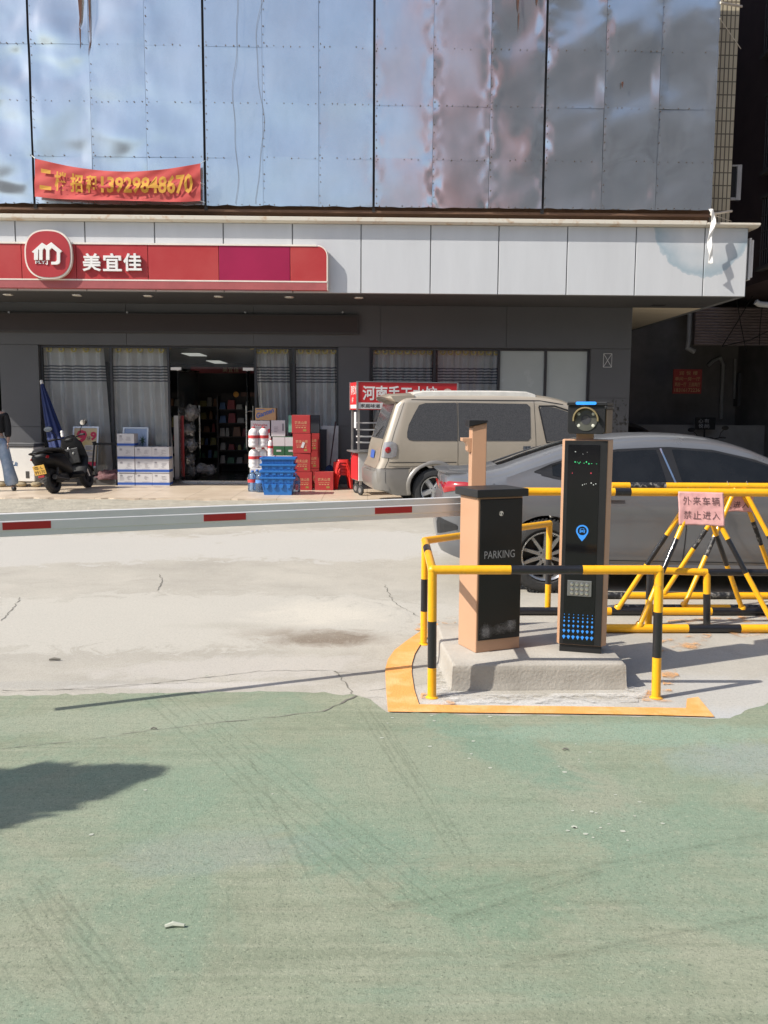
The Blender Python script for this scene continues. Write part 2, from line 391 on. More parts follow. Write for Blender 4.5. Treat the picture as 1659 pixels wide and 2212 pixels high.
# orange painted border round the plinth
outer = [(945, 1346), (910, 1362), (878, 1384), (852, 1404), (838, 1424), (832, 1446), (834, 1490), (838, 1537), (1000, 1539), (1200, 1541), (1400, 1544), (1543, 1548)]
inner = [(950, 1358), (928, 1372), (908, 1392), (896, 1412), (890, 1432), (889, 1452), (895, 1490), (905, 1521), (1000, 1523), (1200, 1525), (1400, 1528), (1482, 1529)]
v = []; f = []
for i, (a, b) in enumerate(zip(outer, inner)):
    v += [G(*a, 0.008), G(*b, 0.008)]
    if i: f.append((2 * i - 2, 2 * i, 2 * i + 1, 2 * i - 1))
mb = MB(); mb.add(v, f)
mb.add([G(*p, 0.008) for p in [(1482, 1529), (1543, 1548), (1508, 1505), (1484, 1509)]], [(0, 1, 2, 3)])
def worn(name, col, lo_, hi_, sc=7.0):
    m = bpy.data.materials.new(name); m.use_nodes = True; nt = m.node_tree; L = nt.links.new; b = nt.nodes['Principled BSDF']; b.inputs['Base Color'].default_value = c4(col); b.inputs['Roughness'].default_value = 0.85
    tc = _n(nt, 'ShaderNodeTexCoord'); nz = _n(nt, 'ShaderNodeTexNoise'); nz.inputs['Scale'].default_value = sc; nz.inputs['Detail'].default_value = 9; nz.inputs['Roughness'].default_value = 0.72; L(tc.outputs['Object'], nz.inputs['Vector'])
    r = _n(nt, 'ShaderNodeMapRange'); r.inputs[1].default_value = lo_; r.inputs[2].default_value = hi_; L(nz.outputs[0], r.inputs[0]); L(r.outputs[0], b.inputs['Alpha']); return m
M_WORN = worn('worn_orange_paint', (0.66, 0.34, 0.13), 0.50, 0.66); M_WSPL = worn('white_cement_splash', (0.58, 0.56, 0.52), 0.44, 0.68, 9.0)
for q in [[(1385, 1515), (1465, 1515), (1450, 1488), (1395, 1490)], [(1430, 1380), (1540, 1366), (1520, 1400), (1425, 1412)], [(1560, 1362), (1690, 1345), (1720, 1362), (1600, 1376)], [(905, 1520), (985, 1520), (970, 1500), (910, 1496)],
          [(1432, 1478), (1478, 1478), (1456, 1440), (1428, 1446)], [(1440, 1340), (1660, 1325), (1660, 1340), (1450, 1352)], [(880, 1352), (985, 1330), (985, 1345), (915, 1368)], [(796, 1518), (810, 1518), (808, 1528), (794, 1528)]]:
    mb.add([G(*p, 0.0075) for p in q], [(0, 1, 2, 3)], 1)
mb.build('painted_line', [M_ORANGE, M_WORN], kind='structure')

# forecourt of cream tiles with a broken edge
def tile_mat(name, c1, c2, grout, w, h, rough=0.4, axis='xy', mortar=0.006, bumpy=0.2, var=0.6):
    m = bpy.data.materials.new(name); m.use_nodes = True; nt = m.node_tree; L = nt.links.new; b = nt.nodes['Principled BSDF']
    tc = _n(nt, 'ShaderNodeTexCoord'); sp = _n(nt, 'ShaderNodeSeparateXYZ'); cb = _n(nt, 'ShaderNodeCombineXYZ')
    L(tc.outputs['Object'], sp.inputs[0]); L(sp.outputs[0], cb.inputs[0]); L(sp.outputs[1 if axis == 'xy' else 2], cb.inputs[1])
    br = _n(nt, 'ShaderNodeTexBrick'); br.offset = 0.0; br.inputs['Scale'].default_value = 1.0
    br.inputs['Brick Width'].default_value = w; br.inputs['Row Height'].default_value = h; br.inputs['Mortar Size'].default_value = mortar
    br.inputs['Color1'].default_value = c4(c1); br.inputs['Color2'].default_value = c4(c2); br.inputs['Mortar'].default_value = c4(grout)
    L(cb.outputs[0], br.inputs['Vector'])
    nz = _n(nt, 'ShaderNodeTexNoise'); nz.inputs['Scale'].default_value = 2.5; nz.inputs['Detail'].default_value = 7; L(tc.outputs['Object'], nz.inputs['Vector'])
    mr = _n(nt, 'ShaderNodeMapRange'); mr.inputs[1].default_value = 0.35; mr.inputs[2].default_value = 0.75; mr.inputs[4].default_value = var; L(nz.outputs[0], mr.inputs[0])
    mx = _n(nt, 'ShaderNodeMix', data_type='RGBA', blend_type='MULTIPLY'); mx.inputs[7].default_value = (0.72, 0.68, 0.62, 1)
    L(mr.outputs[0], mx.inputs[0]); L(br.outputs[0], mx.inputs[6]); L(mx.outputs[2], b.inputs['Base Color'])
    b.inputs['Roughness'].default_value = rough
    bp = _n(nt, 'ShaderNodeBump'); bp.inputs['Strength'].default_value = bumpy; bp.inputs['Distance'].default_value = 0.01; bp.invert = True
    L(br.outputs[1], bp.inputs['Height']); L(bp.outputs[0], b.inputs['Normal'])
    return m
M_TILE = tile_mat('cream_floor_tile', (0.56, 0.46, 0.35), (0.60, 0.50, 0.385), (0.36, 0.29, 0.21), 0.8, 0.8)
xs = [-30 + i * 0.12 for i in range(300)]
def pave_edge(x): return 15.42 + 0.06 * mnoise.noise(Vector((x * 0.9, 0, 0))) + (0.05 * mnoise.noise(Vector((x * 5, 3, 0))) if x < -2.2 else 0.0) + (0.05 if x < -4.5 else 0)
mb = MB(); n = len(xs)
v = [(x, pave_edge(x), ZP) for x in xs] + [(x, 30.0, ZP) for x in xs] + [(x, pave_edge(x) - 0.012, -0.05) for x in xs]
mb.add(v, [(i, i + 1, n + i + 1, n + i) for i in range(n - 1)] + [(2 * n + i, 2 * n + i + 1, i + 1, i) for i in range(n - 1)])
mb.build('pavement', M_TILE, kind='structure')
M_RUB = mat('broken_screed', (0.27, 0.25, 0.20), 0.95, var=0.3, vs=4, bump=1.0, bs=18, col2=(0.40, 0.37, 0.30))
def rub(u, vv):
    x = -30 + 36 * u; y0 = 13.75 + 0.5 * mnoise.noise(Vector((x * 0.35, 9, 0))); y = y0 + (pave_edge(x) + 0.02 - y0) * vv
    return (x, y, 0.004 + (ZP - 0.03) * vv ** 1.6 + 0.02 * vv * mnoise.noise(Vector((x * 3, y * 6, 1))))
mb = MB(); mb.grid(rub, 420, 14)
mb.build('pavement_edge', M_RUB, kind='structure', smooth=180)

# ================================================================ THE SHOP BUILDING
M_WALL = mat('grey_composite_panel', (0.092, 0.094, 0.10), 0.5, var=0.08, vs=1.2, bump=0.05, bs=8)
M_SOFF = mat('dark_soffit', (0.060, 0.060, 0.062), 0.6, var=0.06, vs=1)
M_CREAM = mat('cream_soffit', (0.60, 0.52, 0.40), 0.8, var=0.08, vs=2)
def fascia_mat():
    m = mat('white_fascia_panel', (0.55, 0.56, 0.57), 0.42, var=0.045, vs=1.2, bump=0.03, bs=3, stretch=(2.5, 1, 0.4))
    nt = m.node_tree; L = nt.links.new; b = nt.nodes['Principled BSDF']
    src = b.inputs['Base Color'].links[0].from_socket
    tc = _n(nt, 'ShaderNodeTexCoord'); g = P(1525, 482, YF)             # washed blue-grey arc of old paint near the corner
    mp = _n(nt, 'ShaderNodeMapping'); mp.vector_type = 'TEXTURE'; mp.inputs['Location'].default_value = (g.x + 1.0, 0, g.z); mp.inputs['Scale'].default_value = (0.98, 1000, 0.98)
    L(tc.outputs['Object'], mp.inputs[0])
    ln = _n(nt, 'ShaderNodeVectorMath', operation='LENGTH'); L(mp.outputs[0], ln.inputs[0])
    nz = _n(nt, 'ShaderNodeTexNoise'); nz.inputs['Scale'].default_value = 3; nz.inputs['Detail'].default_value = 8; L(tc.outputs['Object'], nz.inputs['Vector'])
    ad = _n(nt, 'ShaderNodeMath', operation='ADD'); L(ln.outputs[1], ad.inputs[0])
    m1 = _n(nt, 'ShaderNodeMapRange'); m1.inputs[1].default_value = 0.3; m1.inputs[2].default_value = 0.7; m1.inputs[3].default_value = -0.1; m1.inputs[4].default_value = 0.1
    L(nz.outputs[0], m1.inputs[0]); L(m1.outputs[0], ad.inputs[1])
    cr = _n(nt, 'ShaderNodeValToRGB'); e = cr.color_ramp.elements
    e[0].position = 0.45; e[0].color = (0, 0, 0, 1); e[1].position = 1.02; e[1].color = (0, 0, 0, 1)
    for ps, vl in ((0.72, 0.35), (0.93, 0.9), (0.98, 0.6)): q = cr.color_ramp.elements.new(ps); q.color = (vl, vl, vl, 1)
    L(ad.outputs[0], cr.inputs[0])
    mx = _n(nt, 'ShaderNodeMix', data_type='RGBA'); mx.inputs[7].default_value = (0.30, 0.38, 0.43, 1)
    L(cr.outputs[0], mx.inputs[0]); L(src, mx.inputs[6]); L(mx.outputs[2], b.inputs['Base Color'])
    return m
M_FASC = fascia_mat()
M_CORN = mat('weathered_cornice', (0.62, 0.57, 0.48), 0.7, var=0.15, vs=6, col2=(0.50, 0.36, 0.24), lo=0.55, hi=0.7)
M_BROWN = mat('rusty_brown_beam', (0.11, 0.06, 0.04), 0.8, var=0.3, vs=5, col2=(0.17, 0.095, 0.055))
M_BLACK = mat('black_void', (0.012, 0.012, 0.013), 0.8, var=0.1)
M_FRAME = mat('dark_window_frame', (0.05, 0.05, 0.055), 0.35, metal=0.3, var=0.1)
M_STEEL = mat('brushed_steel', (0.62, 0.61, 0.59), 0.28, metal=1.0, var=0.1, vs=8)
M_WTILE = tile_mat('cream_wall_tile', (0.50, 0.44, 0.31), (0.54, 0.475, 0.34), (0.13, 0.11, 0.08), 0.082, 0.24, 0.5, 'xz', 0.012, 0.3, 0.5)
M_CONC2 = mat('upper_storey_render', (0.30, 0.28, 0.25), 0.9, var=0.15)
M_GLASS = glass('shop_window_glass', (0.97, 0.98, 0.98), 0.85, 0.04)
M_FROST = mat('frosted_film', (0.42, 0.455, 0.45), 0.25, var=0.05, vs=1.5)
M_LITPANEL = mat('ceiling_panel_light', (0.92, 0.93, 0.86), 0.5, var=0.02, emit=0.32)
def metal_mat():
    m = mat('galvanised_sheet', (0.62, 0.635, 0.645), 0.19, metal=1.0, var=0.07, vs=1.4, rv=0.06, stretch=(1, 1, 0.5), bump=0.02, bs=9)
    nt = m.node_tree; L = nt.links.new; b = nt.nodes['Principled BSDF']
    src = b.inputs['Base Color'].links[0].from_socket
    tc = _n(nt, 'ShaderNodeTexCoord'); mp = _n(nt, 'ShaderNodeMapping'); mp.inputs['Scale'].default_value = (5.0, 1, 0.55); L(tc.outputs['Object'], mp.inputs[0])
    nz = _n(nt, 'ShaderNodeTexNoise'); nz.inputs['Scale'].default_value = 2.2; nz.inputs['Detail'].default_value = 9; nz.inputs['Roughness'].default_value = 0.7; L(mp.outputs[0], nz.inputs['Vector'])
    r = _n(nt, 'ShaderNodeMapRange'); r.inputs[1].default_value = 0.725; r.inputs[2].default_value = 0.80; L(nz.outputs[0], r.inputs[0])
    mx = _n(nt, 'ShaderNodeMix', data_type='RGBA'); mx.inputs[7].default_value = (0.20, 0.10, 0.06, 1)
    L(r.outputs[0], mx.inputs[0]); L(src, mx.inputs[6]); L(mx.outputs[2], b.inputs['Base Color'])
    inv = _n(nt, 'ShaderNodeMath', operation='SUBTRACT'); inv.inputs[0].default_value = 1.0; L(r.outputs[0], inv.inputs[1]); ml = _n(nt, 'ShaderNodeMath', operation='MULTIPLY'); ml.inputs[1].default_value = 0.88; L(inv.outputs[0], ml.inputs[0]); L(ml.outputs[0], b.inputs['Metallic'])
    n3 = _n(nt, 'ShaderNodeTexNoise'); n3.inputs['Scale'].default_value = 0.7; L(tc.outputs['Object'], n3.inputs['Vector'])    # patches of duller zinc
    r3 = _n(nt, 'ShaderNodeMapRange'); r3.inputs[1].default_value = 0.35; r3.inputs[2].default_value = 0.7; r3.inputs[3].default_value = 0.13; r3.inputs[4].default_value = 0.26
    L(n3.outputs[0], r3.inputs[0]); L(r3.outputs[0], b.inputs['Roughness'])
    return m
M_SHEET = metal_mat()
M_SCREW = mat('rusty_screw', (0.10, 0.07, 0.05), 0.7, var=0.3)

shop = thing('shop_building', 'grey shop front under a canopy, with dented metal sheets cladding its upper storey', 'shop', (-1, YW, 0))
XR = 5.53; XC = 7.1                                       # right corner of the shop, right end of the canopy
def X_(px, Y=YW, py=900): return P(px, py, Y).x
def Z_(py, Y=YW, px=700): return P(px, py, Y).z
zwin = Z_(749); xa0, xa1 = X_(4), X_(88)
xb0, xb1, xc0, xc1 = X_(731), X_(798), X_(1272), XR
# piers and header, each panel with its joints
mb = MB()
def panels(x0, x1, z0, z1, nx, zs, y=YW, t=0.25, g=0.004):
    zz = [z0] + zs + [z1]
    for i in range(nx):
        a = x0 + (x1 - x0) * i / nx; b = x0 + (x1 - x0) * (i + 1) / nx
        for c, d in zip(zz, zz[1:]): mb.box(a + g, b - g, y, y + 0.02, c + g, d - g)
panels(xa0, xa1, ZP, zwin, 1, [1.25]); panels(xb0, xb1, ZP, zwin, 1, [1.3]); panels(xc0, xc1, ZP, zwin, 1, [Z_(856)])
panels(xa0, xc1, zwin, ZS, 5, [])
mb.build('facade_panel', M_WALL, shop, True)
mb = MB()
for a, b in ((xa0, xa1), (xb0, xb1), (xc0, xc1)): mb.box(a, b, YW + 0.022, YW + 0.3, 0, zwin)
mb.box(xa0, xc1, YW + 0.022, YW + 0.3, zwin + 0.001, ZS)
mb.box(XR - 0.25, XR, YW + 0.301, 34, 0, ZS)
mb.box(-9.8, XC - 0.5, 17.75, 40, 5.17, 16.5, 1)  # unseen upper storeys, made tall to shade the neighbouring wall
mb.build('wall', [M_WALL, M_CONC2], shop, True)
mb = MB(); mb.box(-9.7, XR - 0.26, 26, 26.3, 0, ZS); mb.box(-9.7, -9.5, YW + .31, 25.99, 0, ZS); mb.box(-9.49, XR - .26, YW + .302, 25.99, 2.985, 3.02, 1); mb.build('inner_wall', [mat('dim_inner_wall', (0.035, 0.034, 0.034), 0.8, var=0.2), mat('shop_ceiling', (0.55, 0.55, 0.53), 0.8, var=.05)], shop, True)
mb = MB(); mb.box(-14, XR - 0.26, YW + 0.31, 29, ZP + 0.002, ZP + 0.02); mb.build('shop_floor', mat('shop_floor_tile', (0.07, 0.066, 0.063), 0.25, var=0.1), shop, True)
# canopy: soffit, fascia, cornice
mb = MB(); mb.box(-9.8, XC - 0.03, YF + 0.03, YW + 0.02, ZS, ZS + 0.05); mb.build('soffit', M_SOFF, shop, True)
mb = MB(); mb.box(XR + 0.002, XC - 0.03, YW + 0.021, 27, ZS, ZS + 0.05); mb.build('side_soffit', M_CREAM, shop, True)
mb = MB(); mb.box(X_(1396, YW - 0.35), X_(1424, YW - 0.35), YW - 0.5, YW - 0.3, ZS - 0.004, ZS - 0.001); mb.build('soffit_slot', M_BLACK, shop, True)
zf0, zf1 = ZS - 0.002, 5.05
joints = [-265, -114, 35, 185, 335, 483, 632, 780, 930, 1077, 1225, 1373, 1521]
fx = [-9.8] + [P(j, 560, YF).x for j in joints] + [XC]
for a, b in zip(fx, fx[1:]):
    mb = MB()
    e = 0.005                                                           # each cassette is pillowed and folded back at its rim
    mb.frustum((a + 0.009, b - 0.009, zf0 + 0.004, zf1), (a + 0.009 + e, b - 0.009 - e, zf0 + 0.004 + e, zf1 - e), 0, 0.014, 0,
               Matrix(((1, 0, 0, 0), (0, 0, -1, YF + 0.014), (0, 1, 0, 0), (0, 0, 0, 1))))
    mb.build('fascia_panel', M_FASC, shop, True)
mb = MB(); mb.box(-9.8, XC, YF + 0.016, YF + 0.12, zf0, zf1); mb.box(XC - 0.12, XC, YF + 0.121, 27, zf0, zf1); mb.build('fascia_backing', mat('fascia_joint', (0.16, 0.165, 0.17), 0.6), shop, True)
mb = MB()
mb.prism([(YF - 0.13, 5.075), (YF - 0.13, 5.15), (YF + 0.9, 5.19), (YF + 0.9, 5.052), (YF - 0.02, 5.052)], -9.9, P(1522, 478, YF).x, 'x')
mb.prism([(YF - 0.13, 5.08), (YF - 0.13, 5.12), (YF + 0.9, 5.19), (YF + 0.9, 5.052), (YF - 0.02, 5.052)], P(1523, 478, YF).x, XC + 0.17, 'x')
mb.build('cornice', M_CORN, shop, True, bevel=0.008)
mb = MB(); mb.box(-9.7, P(1533, 450, YF + 0.3).x, YF + 0.34, YF + 0.6, 5.2, 5.56); mb.box(-9.7, P(1533, 450, YF + 0.3).x, YF + 0.16, YF + 0.22, 5.29, 5.33)
mb.build('beam', M_BROWN, shop, True)
for px in (18, 167, 320, 472, 625, 775, -135, 930):
    g = G(px, 636 + px * 0.009, ZS) if px != 930 else G(930, 646, ZS)
    if px == 930: continue
    mb = MB(); mb.lathe([(0.10, ZS - 0.012), (0.105, ZS - 0.002)], 18, 0, Matrix.Translation((g.x, g.y, 0))); mb.lathe([(0.082, ZS - 0.016), (0.084, ZS - 0.0125)], 18, 1, Matrix.Translation((g.x, g.y, 0)))
    mb.build('downlight', [M_STEEL, mat('downlight_lens', (0.75, 0.72, 0.62), 0.35, var=0.05)], shop, True)
# windows
def win(x0, x1, mulls, frost=()):
    fr = MB(); y0 = YW + 0.10
    fr.box(x0, x1, y0, y0 + 0.07, zwin - 0.05, zwin - 0.002); fr.box(x0, x1, y0, y0 + 0.07, ZP, ZP + 0.1)
    xx = [x0] + mulls + [x1]
    for k, x in enumerate(xx):
        wd = 0.05 if k not in (0, len(xx) - 1) else 0.045
        a = x if k == 0 else (x - wd if k == len(xx) - 1 else x - wd / 2); fr.box(a, a + wd, y0 - 0.003, y0 + 0.073, ZP + 0.1005, zwin - 0.0505)
    f = fr.build('window', M_FRAME, shop, True)
    for a, b in zip(xx, xx[1:]):
        pm = MB(); pm.box(a + 0.03, b - 0.03, y0 + 0.03, y0 + 0.038, ZP + 0.09, zwin - 0.04)
        pm.build('pane', M_FROST if a in frost else M_GLASS, f, True)
win(xa1, X_(366), [X_(240)])
win(X_(549), xb0, [X_(634)])
win(xb1, xc0, [X_(938), X_(1077), X_(1178)], frost=(X_(1077), X_(1178)))
# transom over the doorway and the two open door leaves
tr = MB(); xd0, xd1 = X_(366), X_(549); zt = Z_(798)
tr.box(xd0, xd1, YW + 0.11, YW + 0.15, zwin - 0.04, zwin - 0.002); ts = MB(); ts.box(xd0, xd1, YW + 0.1, YW + 0.16, ZP, ZP + 0.055); ts.build('threshold', M_STEEL, shop, True)
t_ = tr.build('transom', M_FRAME, shop, True)
pm = MB(); pm.box(xd0, xd1, YW + 0.125, YW + 0.135, zt, zwin - 0.042); pm.build('pane', M_GLASS, t_, True)
for a in (xd0 + 0.02, xd1 - 0.24):
    pm = MB(); pm.box(a, a + 0.22, YW + 0.118, YW + 0.142, zt - 0.03, zt + 0.03); pm.build('patch_fitting', mat('white_metal', (0.75, 0.74, 0.72), 0.35, var=0.05), t_, True)
for sx, hx in ((1, xd0 + 0.16), (-1, xd1 - 0.16)):
    leaf = MB(); Mh = Matrix.Translation((hx, YW + 0.13, 0)) @ Matrix.Rotation(R(90 - 16) if sx > 0 else R(90 + 4), 4, 'Z')
    leaf.box(0, 0.95, -0.006, 0.006, ZP + 0.13, zt - 0.04, 0, Mh)
    d = leaf.build('door', M_GLASS, shop, True)
    rl = MB(); rl.box(0, 0.95, -0.02, 0.02, ZP + 0.03, ZP + 0.129, 0, Mh); rl.build('door_rail', M_STEEL, d, True); rl = MB(); rl.box(0, 0.95, -0.018, 0.018, zt - 0.039, zt - 0.005, 0, Mh); rl.build('door_rail', M_STEEL, d, True)
    for sy in (-1, 1):
        h = MB(); y = sy * 0.075
        h.cyl((0.82, y, 0.78), (0.82, y, 1.72), 0.019, mi=0, M=Mh)
        for z in (0.9, 1.6): h.cyl((0.82, 0, z), (0.82, y, z), 0.012, mi=0, M=Mh)
        h.build('handle', M_STEEL, d, True, smooth=40)
mb = MB()
for g0, g1 in (((392, 763), (447, 769)), ((445, 779), (491, 785)), ((368, 788), (389, 792))):
    a = G(*g0, 2.98); b = G(*g1, 2.98); mb.box(min(a.x, b.x), max(a.x, b.x), a.y if a.y < b.y else b.y, max(a.y, b.y), 2.972, 2.984)
mb.build('ceiling_light', M_LITPANEL, shop, True)
# metal sheets of the upper storey
YS = YF + 0.12
sx_ = [-290, -168, -47, 75, 202, 320, 444, 569, 689, 807, 933, 1055, 1172, 1298, 1415, 1537]
rows = [447, 345, 228, 105, -18, -140]
zr = [Z_(r, YS, 800) for r in rows]
gapped = {75, 444, 807, 1172}
def dent(x, z, k):
    """buckles of the thin sheets: the middle bay is nearly flat, the right ones are deeply pillowed"""
    a = lerp_tab([(-9, .050), (-5.6, .042), (-3.9, .022), (-3.0, .008), (-0.6, .006), (0.2, .007), (1.0, .008), (2.2, .010), (3.0, .024), (4.2, .036), (7, .036)], x)
    f = lerp_tab([(-4, 1.1), (0, 1.0), (2.6, 1.0), (6, 0.8)], x)
    p = Vector((x * 0.8 * f, z * 1.25 * f, 3.1)); q = Vector((x * 1.7 * f, z * 2.5 * f, 7.7))
    k = max(0.0, mnoise.noise(Vector((x * .7, z * .7, 9.0))) + 0.1) * 2
    s = mnoise.noise(Vector((x * 3.6, z * 4.4, 1.3)))
    return a * (mnoise.noise(p) * 1.3 + 0.42 * mnoise.noise(q) + 0.16 * s * k)
for i, (a, b) in enumerate(zip(sx_, sx_[1:])):
    xa, xb = P(a, 447, YS).x, P(b, 447, YS).x
    ga = 0.022 if a in gapped else 0.0025; gb = 0.022 if b in gapped else 0.0025
    for j in range(len(zr) - 1):
        z0, z1 = zr[j], zr[j + 1] + 0.03; rr_ = random.Random(i * 17 + j)
        tilt = rr_.uniform(-0.01, 0.01); tz = rr_.uniform(-0.006, 0.006) + j * 0.0005 - (i % 2) * 0.003
        def fn(u, v):
            x = xa + ga + (xb - gb - xa - ga) * u; z = z0 + (z1 - z0) * v
            e = min(u, 1 - u) * 2.0; e = min(1, e * 3)
            y = YS + dent(x, z, 0) * (0.25 + 0.75 * e) + tilt * (u - 0.5) + tz
            sd = min(u, 1 - u) * (xb - xa); act = lerp_tab([(-9, .5), (-3.6, .5), (-3, .12), (-.2, .15), (.4, 1.0), (3.2, 1.0), (4.5, .5)], x)
            y += act * .0085 * math.exp(-(sd / .15) ** 2) * (mnoise.noise(Vector((x * 4.0, z * 4.2, i * 3.7))) + .5 * mnoise.noise(Vector((x * 8, z * 8, i + 2.2))))
            bag = 0.010 * math.sin(math.pi * u) * math.sin(math.pi * v) * rr_k
            if j == 0 and v == 0: z += 0.018 * mnoise.noise(Vector((x * 4, 0, 5)))
            if i == 14 and v < 1: x += 0.012 * mnoise.noise(Vector((z * 4, 1, 2))) * u
            return (x, y + bag, z)
        rr_k = rr_.uniform(-1, 1)
        m2 = MB(); m2.grid(fn, 28, 26)
        for k in range(7):                                              # screws along the left seam and the lower lap
            for (x, z) in ((xa + ga + 0.025 + rr_.uniform(-.01, .01), z0 + (z1 - z0) * (k + 0.5) / 7), (xa + (xb - xa) * (k + 0.5 + rr_.uniform(-.25, .25)) / 7, z0 + 0.012 + rr_.uniform(-.012, .012))):
                if rr_.random() < 0.3: continue
                y = YS + dent(x, z, 0) + tz - 0.017; r = rr_.uniform(0.009, 0.015)
                m2.add([(x - r, y, z), (x, y, z - r), (x + r, y, z), (x, y, z + r), (x, y - 0.006, z)], [(0, 1, 4), (1, 2, 4), (2, 3, 4), (3, 0, 4)], 1)
        m2.build('cladding_sheet', [M_SHEET, M_SCREW], shop, True, smooth=180)
mb = MB()
for s in gapped: x = P(s, 447, YS).x; mb.box(x - 0.03, x + 0.03, YS + 0.03, YS + 0.08, 5.3, zr[-1])
mb.box(-9.7, P(1530, 447, YS).x, YS + 0.05, YS + 0.25, 5.55, zr[-1] - 0.01)
mb.build('sheet_frame', mat('dark_angle_iron', (0.04, 0.035, 0.033), 0.8, var=0.3), shop, True)
# rust drips running from the top fixings
mb = MB()
for (px, y0, y1, wd) in ((170, -60, 62, 0.05), (190, -60, 120, 0.018), (172, 60, 105, 0.012), (1120, -60, 30, 0.045), (1121, 28, 70, 0.01), (1160, -20, 12, 0.03), (1345, 176, 190, 0.02)):
    a, b = P(px, y0, YS - 0.04), P(px, y1, YS - 0.04)
    pts = [(a.x - wd, a.z), (a.x + wd, a.z), (a.x + wd * 0.9, a.z * 0.6 + b.z * 0.4), (a.x + wd * 0.35, a.z * 0.15 + b.z * 0.85), (b.x, b.z), (a.x - wd * 0.3, a.z * 0.2 + b.z * 0.8), (a.x - wd * 0.8, a.z * 0.65 + b.z * 0.35)]
    mb = MB(); mb.prism(pts, YS - 0.032, YS - 0.030, 'y'); mb.build('rust_streak', mat('rust', (0.11, 0.05, 0.035), 0.9, var=0.35, vs=8), shop, True)
# tiled strip at the corner
xt0, xt1 = P(1525, 440, 17.5).x, P(1584, 300, 17.5).x
mb = MB(); mb.box(xt0, xt1, 17.5, 17.74, 5.2, 11.5); mb.build('tiled_corner', M_WTILE, shop, True)
mb = MB()
for a, b in (((1556, 6), (1602, 14)), ((1536, 463), (1580, 456))): mb.cyl(P(*a, YS), P(*b, YS + 0.35), 0.022)
mb.tube([P(1555, 40, YS), P(1600, 105, YS + 0.5)], 0.008, 6); mb.tube([P(1537, 463, YS), P(1580, 478, YS + 0.4)], 0.006, 6)
mb.build('bracket', M_CORN, shop, True, smooth=40)
# open casement on the side wall of the upper storey
mb = MB(); c0, c1 = P(1578, 432, 18.0), P(1603, 356, 18.0)
mb.box(c0.x, c1.x, 18.0, 18.05, c1.z - 0.03, c1.z); mb.box(c0.x, c1.x, 18.0, 18.05, c0.z, c0.z + 0.05); mb.box(c1.x - 0.09, c1.x, 17.99, 18.06, c0.z, c1.z)
mb.box(c0.x, c1.x - 0.1, 18.02, 18.04, c0.z + 0.05, c1.z - 0.03, 1)
mb.build('casement', [mat('grey_white_frame', (0.40, 0.40, 0.39), 0.5), M_BLACK], shop, True)
# chalk mark on the right pier and the peeled patch below it
mb = MB(); a, b = P(1303, 793, YW), P(1322, 764, YW)
for (p, q) in (((a.x, a.z), (a.x, b.z)), ((b.x, a.z), (b.x, b.z)), ((a.x, b.z), (b.x, b.z)), ((a.x, a.z), (b.x, a.z)), ((a.x, a.z), (b.x, b.z)), ((a.x, b.z), (b.x, a.z))):
    mb.tube([(p[0], YW - 0.002, p[1]), (q[0], YW - 0.002, q[1])], 0.006, 4)
mb.build('chalk_mark', mat('chalk', (0.55, 0.55, 0.55), 0.9), shop, True)
mb = MB(); rn = random.Random(5)
for _ in range(46):
    c = P(rn.uniform(1322, 1352), rn.uniform(862, 935) + 0, YW - 0.003); k = [(c.x + rn.uniform(-.07, .07) * rn.random(), c.z + rn.uniform(-.09, .09) * rn.random()) for _ in range(5)]
    k.sort(key=lambda p: math.atan2(p[1] - c.z, p[0] - c.x)); mb.prism(k, YW - 0.004, YW - 0.001 - 0.001 * rn.random(), 'y')
mb.build('peeled_paint', mat('bare_backing', (0.07, 0.068, 0.065), 0.9, var=0.3), shop, True)
# ================================================================ SIGNS ON THE FRONT
M_RED = mat('red_sign_paint', (0.395, 0.026, 0.03), 0.42, var=0.10, vs=1.1, col2=(0.44, 0.058, 0.055), spec=0.35)
M_MAG = mat('faded_crimson_panel', (0.31, 0.008, 0.055), 0.35, var=0.12, vs=0.8)
M_CREAMW = mat('cream_trim', (0.76, 0.69, 0.60), 0.5, var=0.08)
M_WHITEL = mat('white_lettering', (0.80, 0.78, 0.74), 0.45, var=0.05)
ysg = YF - 0.15
sign = thing('shop_sign', 'long red sign box on the canopy with white round logo and white characters', 'sign', (P(300, 577, ysg).x, YF, 4.0))
zs0, zs1, zst = P(360, 624, ysg).z, P(360, 527, ysg).z, P(360, 606, ysg).z
sxs = [-260, -110, 47, 165, 320, 473, 627, 706]
for i, (a, b) in enumerate(zip(sxs, sxs[1:])):
    xa, xb = P(a, 577, ysg).x, P(b, 577, ysg).x; m = M_MAG if a == 473 else M_RED
    mb = MB()
    if i == len(sxs) - 2:                                              # rounded upper right corner
        r = 0.17; z1 = zs1 - 0.02
        poly = [(xa + .004, zs0), (xb, zs0)] + [(xb - r + r * math.cos(t * math.pi / 14), z1 - r + r * math.sin(t * math.pi / 14)) for t in range(8)] + [(xa + .004, z1)]
        mb.prism(poly, ysg, YF - 0.002, 'y')
    else:
        mb.box(xa + 0.004, xb - 0.004, ysg + random.uniform(0, .004), YF - 0.002, zs0, zs1 - 0.02)
    mb.build('sign_panel', m, sign, True, bevel=0.006)
xe0, xe1 = P(-260, 577, ysg).x, P(706, 577, ysg).x
mb = MB(); mb.box(xe0, xe1 - 0.19, ysg - 0.012, YF - 0.003, zs1 - 0.0195, zs1 + 0.012); mb.box(xe0, xe1, ysg - 0.008, ysg + 0.004, zst - 0.012, zst + 0.012)
arc = [(xe1 - 0.17 + 0.18 * math.cos(t * math.pi / 16), zs1 - 0.19 + 0.18 * math.sin(t * math.pi / 16)) for t in range(8, -1, -1)]
